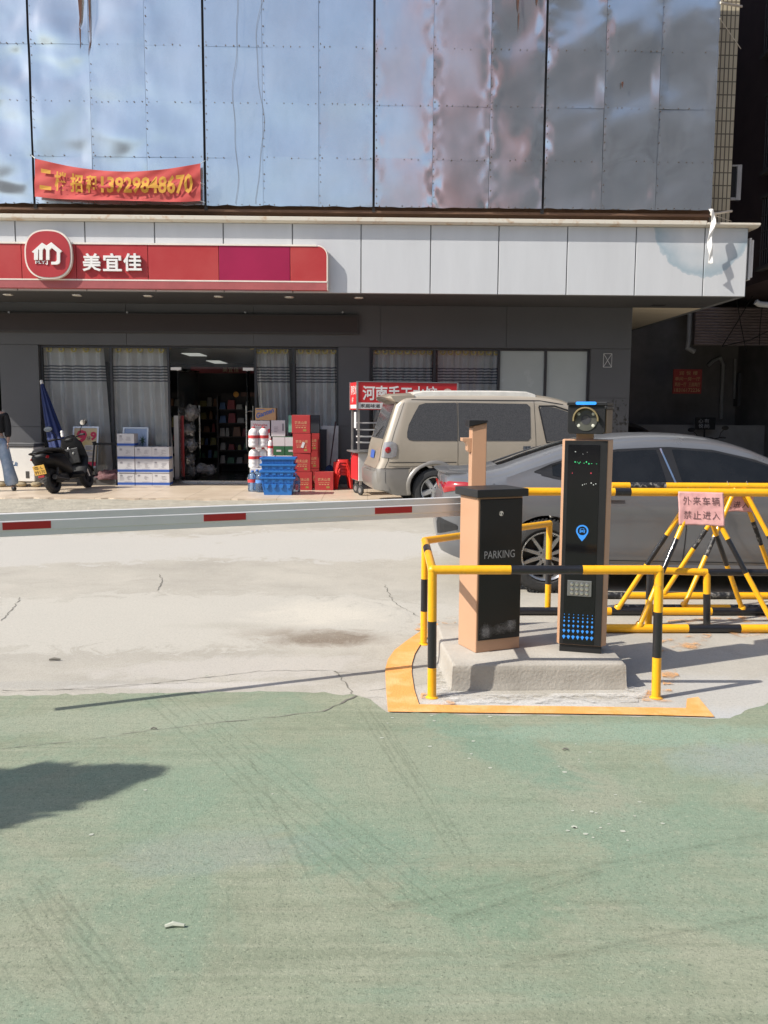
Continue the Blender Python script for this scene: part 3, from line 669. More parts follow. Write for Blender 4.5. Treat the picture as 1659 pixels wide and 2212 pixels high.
mb.tube([(x, ysg + 0.01, z) for x, z in arc] + [(xe1 + 0.008, ysg + 0.01, zs0)], 0.014, 6)
mb.box(xe1 + 0.001, xe1 + 0.03, ysg + 0.02, YF - 0.004, zs0, zs1 - 0.1)
mb.build('trim', M_CREAMW, sign, True)
mb = MB(); mb.box(xe0, xe1, ysg - 0.004, ysg + 0.003, zs0 - 0.001, zst - 0.0125); mb.build('lower_band', mat('dull_red_band', (0.36, 0.085, 0.085), 0.6, var=0.15), sign, True)
def logo_shape(cx_, cz, w_, h_, n=48, e=2.5):
    out = []
    for i in range(n):
        t = 2 * math.pi * i / n; c, s_ = math.cos(t), math.sin(t)
        out.append((cx_ + w_ * math.copysign(abs(c) ** (2 / e), c), cz + h_ * math.copysign(abs(s_) ** (2 / e), s_)))
    return out
lc = P(104.5, 549.5, ysg - 0.08); lw, lh = 0.40, 0.41
mb = MB(); mb.prism(logo_shape(lc.x, lc.z, lw + 0.028, lh + 0.028), ysg - 0.09, ysg - 0.003, 'y'); lg = mb.build('logo_disc', M_CREAMW, sign, True)
mb = MB(); mb.prism(logo_shape(lc.x, lc.z, lw, lh), ysg - 0.098, ysg - 0.0905, 'y'); mb.build('logo_face', mat('logo_red', (0.40, 0.03, 0.034), 0.4, var=0.06), lg, True)
def pz(px, py): q = P(px, py, ysg - 0.1); return (q.x, q.z)
mb = MB()
def arch(x0, x1, zt, zb):
    return [pz(*p) for p in ((x0, zb), (x0, zt + 10), ((x0 + x1) / 2, zt), (x1, zt + 10), (x1, zb))]
roofs = [(70, 545), (92, 525), (102, 531), (112, 524), (135, 543), (131, 547), (131, 566), (129, 570), (124, 572), (112, 572), (112, 566), (121, 566), (124, 563),
         (124, 545), (113, 536), (108, 541), (108, 562), (101, 562), (101, 541), (97, 536), (93, 541), (93, 562), (86, 562), (86, 541), (84, 539), (83, 562), (75, 562), (75, 547)]
mb.prism([pz(*p) for p in roofs], ysg - 0.135, ysg - 0.099, 'y')
q0 = P(77, 572, ysg - 0.1); mb.text('M.Y.J', (q0.x, ysg - 0.1, q0.z), X3, Z3, w=P(108, 572, ysg).x - q0.x, h=0.075, depth=0.012, bold=0.03)
mb.build('logo_mark', M_WHITEL, lg, True)
for ch, a, b in (('美', 180, 218), ('宜', 224, 263), ('佳', 268, 306)):
    mb = MB(); q0 = P(a, 586, ysg - 0.01); q1 = P(b, 548, ysg - 0.01); mb.text(ch, (q0.x, ysg - 0.005, q0.z), X3, Z3, w=q1.x - q0.x, h=q1.z - q0.z, depth=0.045, bold=0.022)
    mb.build('lettering', M_WHITEL, sign, True)

# LED ticker board on the wall
yl = YW - 0.10; l0, l1 = P(-60, 722, yl), P(775, 680, yl); zl0, zl1 = P(500, 720, yl).z, P(500, 678, yl).z
led = thing('led_board', 'long dark unlit LED ticker board on the wall above the shop door', 'display', ((l0.x + l1.x) / 2, YW, zl0))
mb = MB(); mb.box(l0.x, l1.x, yl, YW - 0.002, zl0, zl1); mb.build('housing', mat('led_housing', (0.04, 0.036, 0.036), 0.5), led, True, bevel=0.008)
ledm = tile_mat('led_pixels', (0.062, 0.036, 0.036), (0.072, 0.044, 0.044), (0.022, 0.017, 0.017), 0.018, 0.018, 0.5, 'xz', 0.005, 0.4, 0.2)
mb = MB(); mb.box(l0.x + .03, l1.x - .03, yl - 0.006, yl - 0.001, zl0 + .035, zl1 - .03); mb.build('pixel_panel', ledm, led, True)
for px in (20, 275, 530, 740):
    c = P(px, 675, yl); mb = MB(); mb.cyl((c.x, yl + .02, c.z), (c.x, yl - .03, c.z), 0.02, n=8); mb.build('bolt', M_STEEL, led, True)

# white lightbox standing out from the end of the canopy
pb = thing('projecting_sign', 'white ribbed lightbox standing out from the right end of the canopy', 'sign', (XC + 0.05, 16.95, 4.1))
za, zb_ = P(1610, 606, 16.95).z, P(1610, 515, 16.95).z
mb = MB(); mb.box(XC + .02, XC + .07, 16.9, 17.6, za + .02, zb_ - .02); mb.box(XC + .085, XC + .13, 16.88, 17.6, za, zb_); mb.box(XC + .14, XC + .19, 16.92, 17.6, za + .05, zb_ - .03)
mb.build('box', mat('dirty_white_plastic', (0.66, 0.65, 0.64), 0.5, var=0.12), pb, True, bevel=0.01)
mb = MB(); mb.box(XC + .071, XC + .139, 16.93, 17.58, za + .03, zb_ - .03); mb.build('core', M_FRAME, pb, True)
# torn white cloth on the corner of the cornice
rn = random.Random(2)
def rag(u, v):
    q = P(1531 + 8 * u + 6 * math.sin(v * 5) * (1 - v) - 2 * v, 452 + 118 * v, YF - 0.17); wv = 0.02 * math.sin(v * 17 + u * 3) + 0.03 * u
    return (q.x + 0.02 * math.sin(v * 9), q.y - wv, q.z)
mb = MB(); mb.grid(rag, 5, 26)
o = mb.build('torn_cloth', mat('white_rag', (0.80, 0.78, 0.74), 0.9, var=0.05), None, origin=P(1535, 510, YF - 0.17), smooth=180)
tag(o, 'torn white cloth strip hanging over the right end of the cornice', 'cloth')
sm = o.modifiers.new('thickness', 'SOLIDIFY'); sm.thickness = 0.004

for k, (px, w_) in enumerate(((508, 5), (561, 8))):
    pts = [P(px + w_ * math.sin(v * 9 + k * 2) + 2 * math.sin(v * 23), -40 + 480 * v, YS - .05) for v in [i / 40 for i in range(41)]]
    mb = MB(); mb.tube(pts, .0032, 5); tag(mb.build('wire', mat('grey_wire', (0.10, 0.105, 0.115), 0.6), None, origin=pts[-1]), ['thin wavy wire hanging over the metal sheets, nearer the banner', 'thin wavy wire hanging over the metal sheets, farther from the banner'][k], 'wire')
# red letting banner tied in front of the sheets
M_BAN = mat('red_banner_cloth', (0.50, 0.045, 0.04), 0.8, var=0.1, vs=2, col2=(0.58, 0.10, 0.085), sheen=0.2)
yb = YS - 0.14
tops = [(75, 342), (120, 353), (180, 364), (255, 370), (330, 368), (390, 361), (433, 353)]
bots = [(78, 425), (120, 430), (180, 433), (255, 434), (330, 436), (390, 437), (432, 434)]
def ban(u, v, d=0.0):
    px = 75 + 358 * u; a = sm_tab(tops, px); b = sm_tab(bots, px); q = P(px, b + (a - b) * v, yb)
    sag = math.sin(math.pi * u)
    fold = 0.03 * math.exp(-((v - (0.66 - 0.35 * sag * (0.4 + 0.6 * u))) / 0.09) ** 2) * sag - 0.02 * math.exp(-((v - 0.28 + 0.2 * u) / 0.13) ** 2) * sag
    rip = 0.012 * math.sin(9 * u + 6 * v) + 0.006 * math.sin(31 * u - 14 * v)
    return (q.x, yb - fold - rip - 0.05 * sag * (1 - v) - d, q.z)
bn = thing('banner', 'sagging red cloth banner with yellow characters and phone number tied to the metal sheets', 'banner', P(255, 436, yb))
mb = MB(); mb.grid(lambda u, v: ban(u, v), 70, 22); bo = mb.build('cloth', M_BAN, bn, True, smooth=180)
mb = MB()
for st, u0, u1 in (('二', .035, .105), ('楼', .125, .2), ('招', .22, .295), ('租', .315, .385), ('13929848670', .405, .955)):
    vv, ff, asp = text_geo(st, 0.03)
    mb.add([ban(u0 + (u1 - u0) * a, 0.2 + 0.56 * b + 0.04 * math.sin(3 * (u0 + (u1 - u0) * a)), 0.035) for a, b in vv], ff)
mb.build('lettering', mat('orange_yellow_print', (0.60, 0.30, 0.04), 0.8, var=0.08), bn, True)
mb = MB()
for a, b in (((433, 353), (443, 347)), ((432, 434), (443, 437)), ((75, 342), (69, 336)), ((433, 395), (442, 398))): mb.cyl(P(*a, yb), P(*b, YS - 0.02), 0.005, n=6)
mb.build('tie', M_WHITEL, bn, True)

# ================================================================ CURTAINS, SHOP INTERIOR
def curtain_mat():
    m = mat('grey_striped_curtain', (0.84, 0.83, 0.81), 0.95, var=0.07, vs=5)
    nt = m.node_tree; L = nt.links.new; b = nt.nodes['Principled BSDF']; src = b.inputs['Base Color'].links[0].from_socket
    tc = _n(nt, 'ShaderNodeTexCoord'); sp = _n(nt, 'ShaderNodeSeparateXYZ'); L(tc.outputs['Object'], sp.inputs[0])
    zo = Z_(1032, YW + .27, 500); z1, z0 = Z_(790, YW + .27) - zo, Z_(827, YW + .27) - zo
    mr = _n(nt, 'ShaderNodeMapRange'); mr.clamp = False; mr.inputs[1].default_value = z0; mr.inputs[2].default_value = z1; L(sp.outputs[2], mr.inputs[0])
    mu = _n(nt, 'ShaderNodeMath', operation='MULTIPLY'); mu.inputs[1].default_value = 6.0; L(mr.outputs[0], mu.inputs[0])
    fr = _n(nt, 'ShaderNodeMath', operation='FRACT'); L(mu.outputs[0], fr.inputs[0])
    lt = _n(nt, 'ShaderNodeMath', operation='LESS_THAN'); lt.inputs[1].default_value = 0.48; L(fr.outputs[0], lt.inputs[0])
    g0 = _n(nt, 'ShaderNodeMath', operation='GREATER_THAN'); g0.inputs[1].default_value = 0.0; L(mr.outputs[0], g0.inputs[0])
    g1 = _n(nt, 'ShaderNodeMath', operation='LESS_THAN'); g1.inputs[1].default_value = 1.0; L(mr.outputs[0], g1.inputs[0])
    a = _n(nt, 'ShaderNodeMath', operation='MULTIPLY'); L(lt.outputs[0], a.inputs[0]); L(g0.outputs[0], a.inputs[1])
    c = _n(nt, 'ShaderNodeMath', operation='MULTIPLY'); L(a.outputs[0], c.inputs[0]); L(g1.outputs[0], c.inputs[1])
    mx = _n(nt, 'ShaderNodeMix', data_type='RGBA'); mx.inputs[7].default_value = (0.14, 0.155, 0.19, 1); L(c.outputs[0], mx.inputs[0]); L(src, mx.inputs[6]); L(mx.outputs[2], b.inputs['Base Color'])
    return m
M_CURT = curtain_mat(); M_HEAD = mat('cream_curtain_heading', (0.86, 0.80, 0.68), 0.95, var=0.06)
M_BRASS = mat('brass', (0.62, 0.47, 0.20), 0.35, metal=0.9, var=0.1)
M_RING = mat('yellow_grommet', (0.72, 0.56, 0.14), 0.4, var=0.1)
yc = YW + 0.27
def curtain(p0, p1, q0, q1, n, label):
    zt, zb = Z_(752, yc, 500), Z_(1032, yc, 500)
    t = thing('curtain', label, 'curtain', ((X_(p0, yc) + X_(p1, yc)) / 2, yc, zb), 0, 'curtains behind the shop windows')
    zh = Z_(766, yc)
    def fn(u, v, z0_, z1_):
        z = z0_ + (z1_ - z0_) * v; s = (zt - z) / (zt - zb)
        x = X_(p0 + (q0 - p0) * s, yc) * (1 - u) + X_(p1 + (q1 - p1) * s, yc) * u
        amp = 0.085 * (1 - 0.25 * s)
        return (x + 0.012 * math.sin(u * n * 6.28 * 2 + s * 2), yc + amp * math.sin(2 * math.pi * n * (u + 0.02 * s * math.sin(u * 9))) + 0.012 * math.sin(u * n * 9 + 3 * s), z)
    mb = MB(); mb.grid(lambda u, v: fn(u, v, zb, zh), n * 10, 16); mb.build('drape', M_CURT, t, True, smooth=180)
    mb = MB(); mb.grid(lambda u, v: fn(u, v, zh, zt + 0.02), n * 10, 2); mb.build('heading', M_HEAD, t, True, smooth=180)
    zr_ = zt - 0.055
    for k in range(n):
        u = (k + 0.75) / n; x = X_(p0, yc) * (1 - u) + X_(p1, yc) * u
        g = MB(); g.lathe([(0.032, -0.014), (0.062, -0.014), (0.062, 0.014), (0.032, 0.014), (0.032, -0.014)], 12, 0, Matrix.Translation((x - 0.02, yc - 0.085, zr_)) @ Matrix.Rotation(R(90), 4, 'X'), caps=False)
        g.build('grommet', M_RING, t, True, smooth=40)
    return t
curtain(97, 228, 103, 240, 5, 'striped curtain in the leftmost window pane behind the blue parasol')
curtain(247, 362, 247, 372, 5, 'striped curtain behind the white carton stack, left of the shop door')
curtain(553, 624, 566, 630, 5, 'striped curtain just right of the shop door, behind the bottled drink cartons')
curtain(640, 727, 640, 733, 5, 'striped curtain behind the red carton stack, nearest the middle grey pier')
curtain(805, 932, 805, 932, 8, 'striped curtain behind the food cart sign')
curtain(944, 1074, 944, 1074, 8, 'striped curtain above the van roof, beside the frosted panes')
for a, b, lb in ((95, 372, 'brass curtain rod in the window left of the shop door'), (545, 729, 'brass curtain rod in the window right of the shop door'), (800, 1076, 'brass curtain rod in the window behind the van')):
    z = Z_(755, yc); mb = MB(); mb.cyl((X_(a, yc), yc - 0.06, z), (X_(b, yc), yc - 0.06, z), 0.016)
    for p in (a, b): mb.lathe([(0.0, -.03), (0.03, -.01), (0.03, .015), (0.0, .04)], 10, 0, Matrix.Translation((X_(p, yc), yc - 0.06, z)) @ Matrix.Rotation(R(90), 4, 'Y'))
    tag(mb.build('curtain_rod', M_BRASS, None, origin=((X_(a, yc) + X_(b, yc)) / 2, yc, z), smooth=40), lb, 'curtain rod', 'rods of the shop curtains')
# dim shelves seen through the open door
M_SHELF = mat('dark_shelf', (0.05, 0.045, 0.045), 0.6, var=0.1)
goods_cols = [(0.30, 0.05, 0.05), (0.35, 0.30, 0.10), (0.08, 0.15, 0.30), (0.35, 0.34, 0.32), (0.07, 0.18, 0.10), (0.25, 0.12, 0.06)]
rn = random.Random(11)
def shelf(x0, x1, y, ztop, label, n):
    t = thing('store_shelf', label, 'shelf', ((x0 + x1) / 2, y + .2, ZP + .02), 0, 'shelves inside the shop')
    mb = MB(); mb.box(x0, x1, y + .38, y + .42, ZP + .02, ztop)
    for x in (x0, x1 - .04): mb.box(x, x + .04, y, y + .38, ZP + .02, ztop)
    mb.build('frame', M_SHELF, t, True)
    for k in range(n):
        z = ZP + .2 + (ztop - ZP - .25) * k / n; mb = MB(); mb.box(x0 + .041, x1 - .041, y, y + .379, z, z + .03); mb.build('board', M_SHELF, t, True)
        x = x0 + .06
        while x < x1 - .2:
            wd = rn.uniform(.08, .2); hh = rn.uniform(.12, .26); c = rn.randrange(6)
            m = mat('packet_%s' % 'red yellow blue white green brown'.split()[c], goods_cols[c], 0.45, var=0.2, vs=9)
            mb = MB(); mb.frustum((x, x + wd, y + .03, y + .25), (x + wd * .12, x + wd * .88, y + .06, y + .2), z + .0301, z + .03 + hh)
            o = mb.build('packet', m, None, origin=(x + wd / 2, y + .14, z + .0301), bevel=0.008)
            tag(o, '%s packet on a dim shelf inside the shop doorway' % ['dark red', 'yellow', 'blue', 'whitish', 'green', 'brown'][c], 'packet', '%s packets on the dim shop shelves' % ['dark red', 'yellow', 'blue', 'whitish', 'green', 'brown'][c])
            x += wd + rn.uniform(.01, .09)
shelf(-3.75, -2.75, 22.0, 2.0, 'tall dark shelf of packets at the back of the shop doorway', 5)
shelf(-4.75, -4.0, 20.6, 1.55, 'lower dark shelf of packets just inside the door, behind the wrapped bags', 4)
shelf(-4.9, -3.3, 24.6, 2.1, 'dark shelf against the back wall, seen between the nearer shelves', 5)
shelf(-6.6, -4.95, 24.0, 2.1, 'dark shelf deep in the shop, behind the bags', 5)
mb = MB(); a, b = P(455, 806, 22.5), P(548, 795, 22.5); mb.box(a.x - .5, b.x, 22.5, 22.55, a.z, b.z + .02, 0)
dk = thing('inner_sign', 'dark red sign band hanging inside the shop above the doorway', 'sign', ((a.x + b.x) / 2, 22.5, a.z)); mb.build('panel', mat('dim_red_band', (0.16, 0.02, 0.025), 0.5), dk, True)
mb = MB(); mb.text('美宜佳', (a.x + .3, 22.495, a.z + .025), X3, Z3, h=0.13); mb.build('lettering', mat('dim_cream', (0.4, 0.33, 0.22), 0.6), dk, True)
c = P(510, 852, 21.9); mb = MB(); mb.lathe([(.07, 0), (.07, .01), (.05, .012)], 16, 0, Matrix.Translation((c.x, 21.9, c.z)) @ Matrix.Rotation(R(90), 4, 'X')); mb.box(c.x + .12, c.x + .5, 21.89, 21.9, c.z - .05, c.z + .05, 1)
tag(mb.build('round_badge', [mat('orange_badge', (0.65, 0.30, 0.03), 0.5), mat('badge_plate', (0.12, 0.05, 0.03), 0.5)], None, origin=c), 'small round orange badge with a dark plate inside the shop, right of the doorway', 'sign')
rk = thing('bag_rack', 'white and red display rack just inside the open door, hung with wrapped bags', 'rack', (P(388, 1040, YW + .25).x, YW + .3, ZP))
a = P(378, 1036, YW + .3); b = P(396, 898, YW + .3); mb = MB(); mb.box(a.x, b.x - .07, YW + .3, YW + .33, ZP + .06, b.z); mb.build('panel', mat('rack_white', (0.62, 0.60, 0.56), 0.5), rk, True)
mb = MB(); mb.box(b.x - .069, b.x, YW + .29, YW + .34, ZP + .06, b.z); mb.build('edge_strip', M_RED, rk, True)
M_BAG = glass('clear_plastic_wrap', (0.8, 0.8, 0.8), 1.4, 0.5, 0.15, dcol=(0.42, 0.40, 0.39))
for k, (px, py, s) in enumerate(((413, 892, .2), (407, 928, .17), (412, 962, .17), (408, 993, .17), (408, 1018, .19), (436, 1012, .15), (455, 1015, .14))):
    c = P(px, py, YW + .5 + .05 * k); mb = MB(); sd = k * 3.7
    def bl(u, v, c=c, s=s, sd=sd):
        th, ph = 2 * math.pi * u, math.pi * v; d = Vector((math.sin(ph) * math.cos(th), math.sin(ph) * math.sin(th), math.cos(ph)))
        return c + d * s * (0.85 + 0.35 * mnoise.noise(d * 2.3 + Vector((sd, 0, 0))))
    mb.grid(bl, 22, 14); o = mb.build('plastic_bag', M_BAG, None, origin=c, smooth=180)
    tag(o, ['top', 'second', 'third', 'fourth', 'lowest'][k] + ' clear wrapped bag hanging on the red edged rack inside the door' if k < 5 else ['clear wrapped bag on the shop floor beside the rack', 'clear wrapped bag on the shop floor, nearer the middle of the doorway'][k - 5], 'bag', 'wrapped bags inside the door')

# ================================================================ THE DARK ALLEY AND THE NEIGHBOUR
M_DARKW = mat('dark_maroon_tile', (0.085, 0.058, 0.058), 0.7, var=0.2, vs=2)
M_ALLEY = mat('grimy_alley_wall', (0.20, 0.187, 0.176), 0.9, var=0.25, vs=1.5)
M_PIPE = mat('grey_drain_pipe', (0.40, 0.40, 0.39), 0.6, var=0.15)
nb = thing('neighbour_building', 'dark brown neighbouring building across the narrow alley at the right', 'building', (10, 26, 0))
mb = MB(); mb.box(XR - .5, 18, 26, 26.3, 0, 4.6); mb.box(10.9, 18, 14.0, 25.99, 0, 4.2); mb.build('lower_wall', M_ALLEY, nb, True)
mb = MB(); mb.box(8.95, 18, 14.0, 48, 4.6, 22); mb.box(-4, 8.949, 44, 48, 0, 22); mb.build('upper_wall', M_DARKW, nb, True)
z0, z1 = P(1560, 746, 23.0).z, P(1560, 664, 23.0).z; xx0 = P(1500, 700, 23).x
mb = MB(); n = 13
for k in range(n):
    a = z0 + (z1 - z0) * k / n; h = (z1 - z0) / n; mb.prism([(22.97, a), (22.93, a + h * .35), (22.93, a + h * .55), (22.97, a + h), (23.1, a + h), (23.1, a)], xx0, 13, 'x')
mb.build('corrugated_shutter', mat('dull_corrugated', (0.24, 0.19, 0.185), 0.7, var=0.15), nb, True)
for ya, yb2, za_, zb2 in ((19.4, 20.3, 7.0, 8.6), (19.6, 20.6, 9.6, 11.2), (18.9, 20.25, 4.9, 6.4)):
    mb = MB(); mb.box(8.78, 8.96, ya, yb2, za_ - .08, za_); lt = MB(); lt.box(8.80, 8.96, ya, yb2, zb2, zb2 + .06)
    f = mb.build('window', mat('alley_sill', (0.09, 0.085, 0.082), 0.8), nb, True); lt.build('lintel', MATS['alley_sill'], f, True); mb = MB(); k = 0
    y = ya + .05
    while y < yb2: mb.cyl((8.84, y, za_), (8.84, y, zb2), 0.012, n=6); y += .11
    for z in (za_ + .35, za_ + .75, za_ + 1.1): mb.box(8.83, 8.85, ya, yb2, z, z + .02)
    mb.build('window_bars', mat('bar_grey', (0.07, 0.068, 0.066), 0.6), f, True)
    mb = MB(); mb.box(8.92, 8.949, ya + .02, yb2 - .02, za_ + .001, zb2 - .001); mb.build('pane', M_BLACK, f, True)
ya = 25.9
def apipe(pts, r, label, Y=ya):
    mb = MB(); mb.tube([P(a, b, Y) for a, b in pts], r, 10); o = mb.build('drain_pipe', M_PIPE, None, origin=P(*pts[-1], Y), smooth=40); tag(o, label, 'pipe', 'pipes on the alley walls')
apipe([(1491, 664), (1488, 735), (1484, 752), (1500, 760)], .065, 'pale drain pipe with a bend beside the corrugated shutter', 23.3)
apipe([(1530, 790), (1540, 780), (1556, 772), (1562, 788), (1557, 905)], .05, 'grey drain pipe with a swan neck right of the red letting board')
apipe([(1588, 775), (1586, 860), (1594, 862)], .035, 'thin pipe with a hooked foot left of the meter box')
apipe([(1610, 920), (1607, 1000)], .04, 'short jointed pipe running down below the meter box')
apipe([(1632, 652), (1640, 657), (1662, 659)], .06, 'rusty elbow of pipe high on the neighbour wall above the shutter', 18.8)
mb = MB(); a, b = P(1592, 878, 25.7), P(1646, 832, 25.7); mb.box(a.x, b.x, 25.7, 25.98, a.z, b.z + .35); mb.box(a.x + .1, a.x + .3, 25.68, 25.699, b.z, b.z + .18, 1)
tag(mb.build('meter_box', [mat('meter_grey', (0.09, 0.088, 0.088), 0.6), M_BLACK], None, origin=a, bevel=0.01), 'dark meter box on the alley wall above a short pipe', 'box')
for k, pts in enumerate(([(1560, 748), (1590, 700), (1625, 640)], [(1590, 640), (1600, 700), (1612, 760)], [(1648, 650), (1642, 700), (1640, 745)], [(1660, 715), (1620, 735), (1560, 748)])):
    mb = MB(); mb.tube([P(*p, 22.6) for p in pts], .012, 5); tag(mb.build('cable', M_BLACK, None, origin=P(*pts[0], 22.6)), ['black cable slanting up across the corrugated shutter', 'black cable slanting down across the corrugated shutter', 'black cable hanging straight at the right of the shutter', 'black cable sagging along the foot of the shutter'][k], 'cable', 'cables in the alley')
a, b = P(1453, 850, 24.0), P(1517, 798, 24.0)
rs = thing('letting_board', 'dull red letting board with characters and a phone number in the dark alley', 'sign', ((a.x + b.x) / 2, 24, a.z))
mb = MB(); mb.box(a.x, b.x, 24.0, 24.04, a.z, b.z); mb.build('board', mat('dull_red_board', (0.34, 0.04, 0.03), 0.7, var=0.12), rs, True)
wb, hb = b.x - a.x, b.z - a.z; mb = MB()
for st, x0, x1, zz, hh in (('润', .2, .36, .76, .17), ('悦', .45, .6, .76, .17), ('楼', .68, .84, .76, .17), ('单间一房一厅', .06, .94, .53, .16), ('两房一厅', .06, .46, .29, .17), ('三房两厅', .54, .95, .29, .17), ('18316172236', .06, .94, .07, .15)):
    mb.text(st, (a.x + wb * x0, 23.993, a.z + hb * zz), X3, Z3, w=wb * (x1 - x0), h=hb * hh)
mb.build('lettering', mat('faded_gold', (0.60, 0.42, 0.2), 0.7), rs, True)
mb = MB(); a, b = P(1459, 945, 24), P(1500, 918, 24); mb.box(XR + .8, b.x + 3, 24.0, 24.2, 0, b.z); tag(mb.build('low_wall', mat('low_wall_render', (0.26, 0.25, 0.24), 0.9, var=0.15), None, origin=((a.x + b.x) / 2, 24.1, 0)), 'low grey wall at the back of the alley behind the dark scooter', 'wall')
a, b = P(1502, 928, 23.6), P(1546, 902, 23.6); ps = thing('placard', 'small dark placard with four pale characters behind the alley scooter', 'sign', ((a.x + b.x) / 2, 23.6, 0))
mb = MB(); mb.box(a.x, b.x, 23.6, 23.63, a.z, b.z); mb.box((a.x + b.x) / 2 - .02, (a.x + b.x) / 2 + .02, 23.631, 23.66, 0, a.z + .1); mb.build('board', M_BLACK, ps, True)
mb = MB()
for st, px, py in (('心', 1509, 914), ('有', 1522, 914), ('悦', 1509, 925), ('尚', 1522, 925)):
    q = P(px, py, 23.59); mb.text(st, (q.x, 23.594, q.z), X3, Z3, w=.125, h=.115)
mb.build('lettering', mat('pale_character', (0.45, 0.45, 0.46), 0.6), ps, True)

# ================================================================ BUILDINGS BEHIND THE CAMERA (mirrored in the sheets), CYPRESS (its shadow)
ob = thing('grey_tower_block', 'grey apartment block across the road, mirrored in the metal sheets', 'building', (14, -24, 0))
mb = MB(); mb.box(7.75, 44, -36, -24, 0, 30); mb.build('wall', mat('grey_block_render', (0.30, 0.295, 0.31), 0.9, var=0.45, vs=0.22, lo=.42, hi=.58), ob, True)
for r_ in range(7):
    mb = MB()
    for k in range(8): mb.box(9.5 + k * 3.8, 11.3 + k * 3.8, -23.99, -23.95, 2 + r_ * 3.4, 3.5 + r_ * 3.4)
    mb.build('window_row', mat('block_window', (0.12, 0.13, 0.15), 0.15, var=0.2), ob, True)
ob2 = thing('pink_tower_block', 'narrow pink plastered block beside the grey one, mirrored in the sheets', 'building', (6.1, -24, 0))
mb = MB(); mb.box(4.5, 7.65, -34, -23.4, 0, 36); mb.build('wall', mat('pink_render', (0.72, 0.36, 0.34), 0.9, var=0.08), ob2, True)
ob3 = thing('low_pale_block', 'long low pale block added behind the viewer for grey reflections in the dented sheets', 'building', (-16, -24, 0))
mb = MB(); mb.box(-46, 4.3, -34, -24, 0, 11.5); mb.build('wall', mat('pale_block_render', (0.45, 0.44, 0.43), 0.9, var=0.1), ob3, True)  # unseen block, added so the dents mirror something grey
for r_ in range(3):
    mb = MB()
    for k in range(14): mb.box(-44 + k * 3.3, -42.2 + k * 3.3, -23.99, -23.95, 1.5 + r_ * 3.5, 3.2 + r_ * 3.5)
    mb.build('window_row', mat('block_window', (0.12, 0.13, 0.15), 0.15, var=0.2), ob3, True)
cy = thing('cypress', 'narrow cypress left of the view, casting the dark shadow on the green paving', 'tree', (-3.96, 2.40, 0))
mb = MB(); mb.tube([(-3.96, 2.5, 0), (-3.96, 2.5, 1.2), (-3.95, 2.5, 2.6)], [.07, .05, .012], 8); mb.build('trunk', mat('bark', (0.10, 0.07, 0.05), 0.9, var=0.3, bump=.6, bs=30), cy, True, smooth=60)
M_LEAF = mat('cypress_green', (0.045, 0.085, 0.03), 0.7, var=0.35, vs=3)
mb = MB(); rn = random.Random(4)
for _ in range(15000):
    h = rn.random() ** 0.8; z = 0.35 + 2.66 * h; rad = min(.27, 0.75 * (1 - h) ** 0.75) * (1 + 0.5 * mnoise.noise(Vector((z * 3.2, 2, 1)))) + .015
    t = rn.uniform(0, 6.283); rad *= 1 + .55 * mnoise.noise(Vector((z * 4.5, math.cos(t) * 1.2, math.sin(t) * 1.2))); r = rad * math.sqrt(rn.random()); c = Vector((-3.96 + r * math.cos(t), 2.5 + r * math.sin(t), z)); s = rn.uniform(.03, .06)
    d = Vector((math.cos(t) * .5, math.sin(t) * .5, 1)).normalized(); e = Vector((rn.uniform(-1, 1), rn.uniform(-1, 1), rn.uniform(-.4, .4))).normalized()
    mb.add([c - e * s * .5, c + d * s * 1.6, c + e * s * .5, c - d * s * .5], [(0, 1, 2, 3)])
mb.build('crown', M_LEAF, cy, True)
# ================================================================ PLINTH, GATE CABINET, PAY PILLAR, RAILINGS
def paint_tube_mat(name, col, wear):
    m = mat(name, col, 0.36, var=0.05, vs=7, bump=0.12, bs=55, coat=0.25, rv=0.1)
    nt = m.node_tree; L = nt.links.new; b = nt.nodes['Principled BSDF']; src = b.inputs['Base Color'].links[0].from_socket
    tc = _n(nt, 'ShaderNodeTexCoord'); nz = _n(nt, 'ShaderNodeTexNoise'); nz.inputs['Scale'].default_value = 14; nz.inputs['Detail'].default_value = 9; nz.inputs['Roughness'].default_value = 0.72
    L(tc.outputs['Object'], nz.inputs['Vector'])
    r = _n(nt, 'ShaderNodeMapRange'); r.inputs[1].default_value = 0.62; r.inputs[2].default_value = 0.68; r.inputs[4].default_value = 0.85; L(nz.outputs[0], r.inputs[0])
    mx = _n(nt, 'ShaderNodeMix', data_type='RGBA'); mx.inputs[7].default_value = c4(wear); L(r.outputs[0], mx.inputs[0]); L(src, mx.inputs[6]); L(mx.outputs[2], b.inputs['Base Color'])
    return m
M_YEL = paint_tube_mat('yellow_pipe_paint', (0.84, 0.41, 0.008), (0.40, 0.23, 0.05))
M_BLK = paint_tube_mat('black_pipe_paint', (0.012, 0.012, 0.014), (0.05, 0.048, 0.045))
M_BLKW = mat('worn_black_paint', (0.014, 0.014, 0.016), 0.5, var=0.2, vs=26, col2=(0.20, 0.19, 0.17), lo=0.5, hi=0.62, bump=0.4, bs=50)
M_TAN = mat('tan_powder_coat', (0.49, 0.285, 0.172), 0.45, var=0.04, vs=3, bump=0.06, bs=300)
M_GBLK = mat('gloss_black_panel', (0.007, 0.007, 0.008), 0.12, var=0.1, vs=6, spec=0.35, rv=0.04)
M_SBLK = mat('satin_black_steel', (0.016, 0.016, 0.017), 0.38, var=0.15, vs=5, spec=0.4)
M_PLINTH = mat('cast_plinth_concrete', (0.31, 0.285, 0.245), 0.95, var=0.16, vs=4, bump=0.22, bs=60, col2=(0.42, 0.39, 0.34))

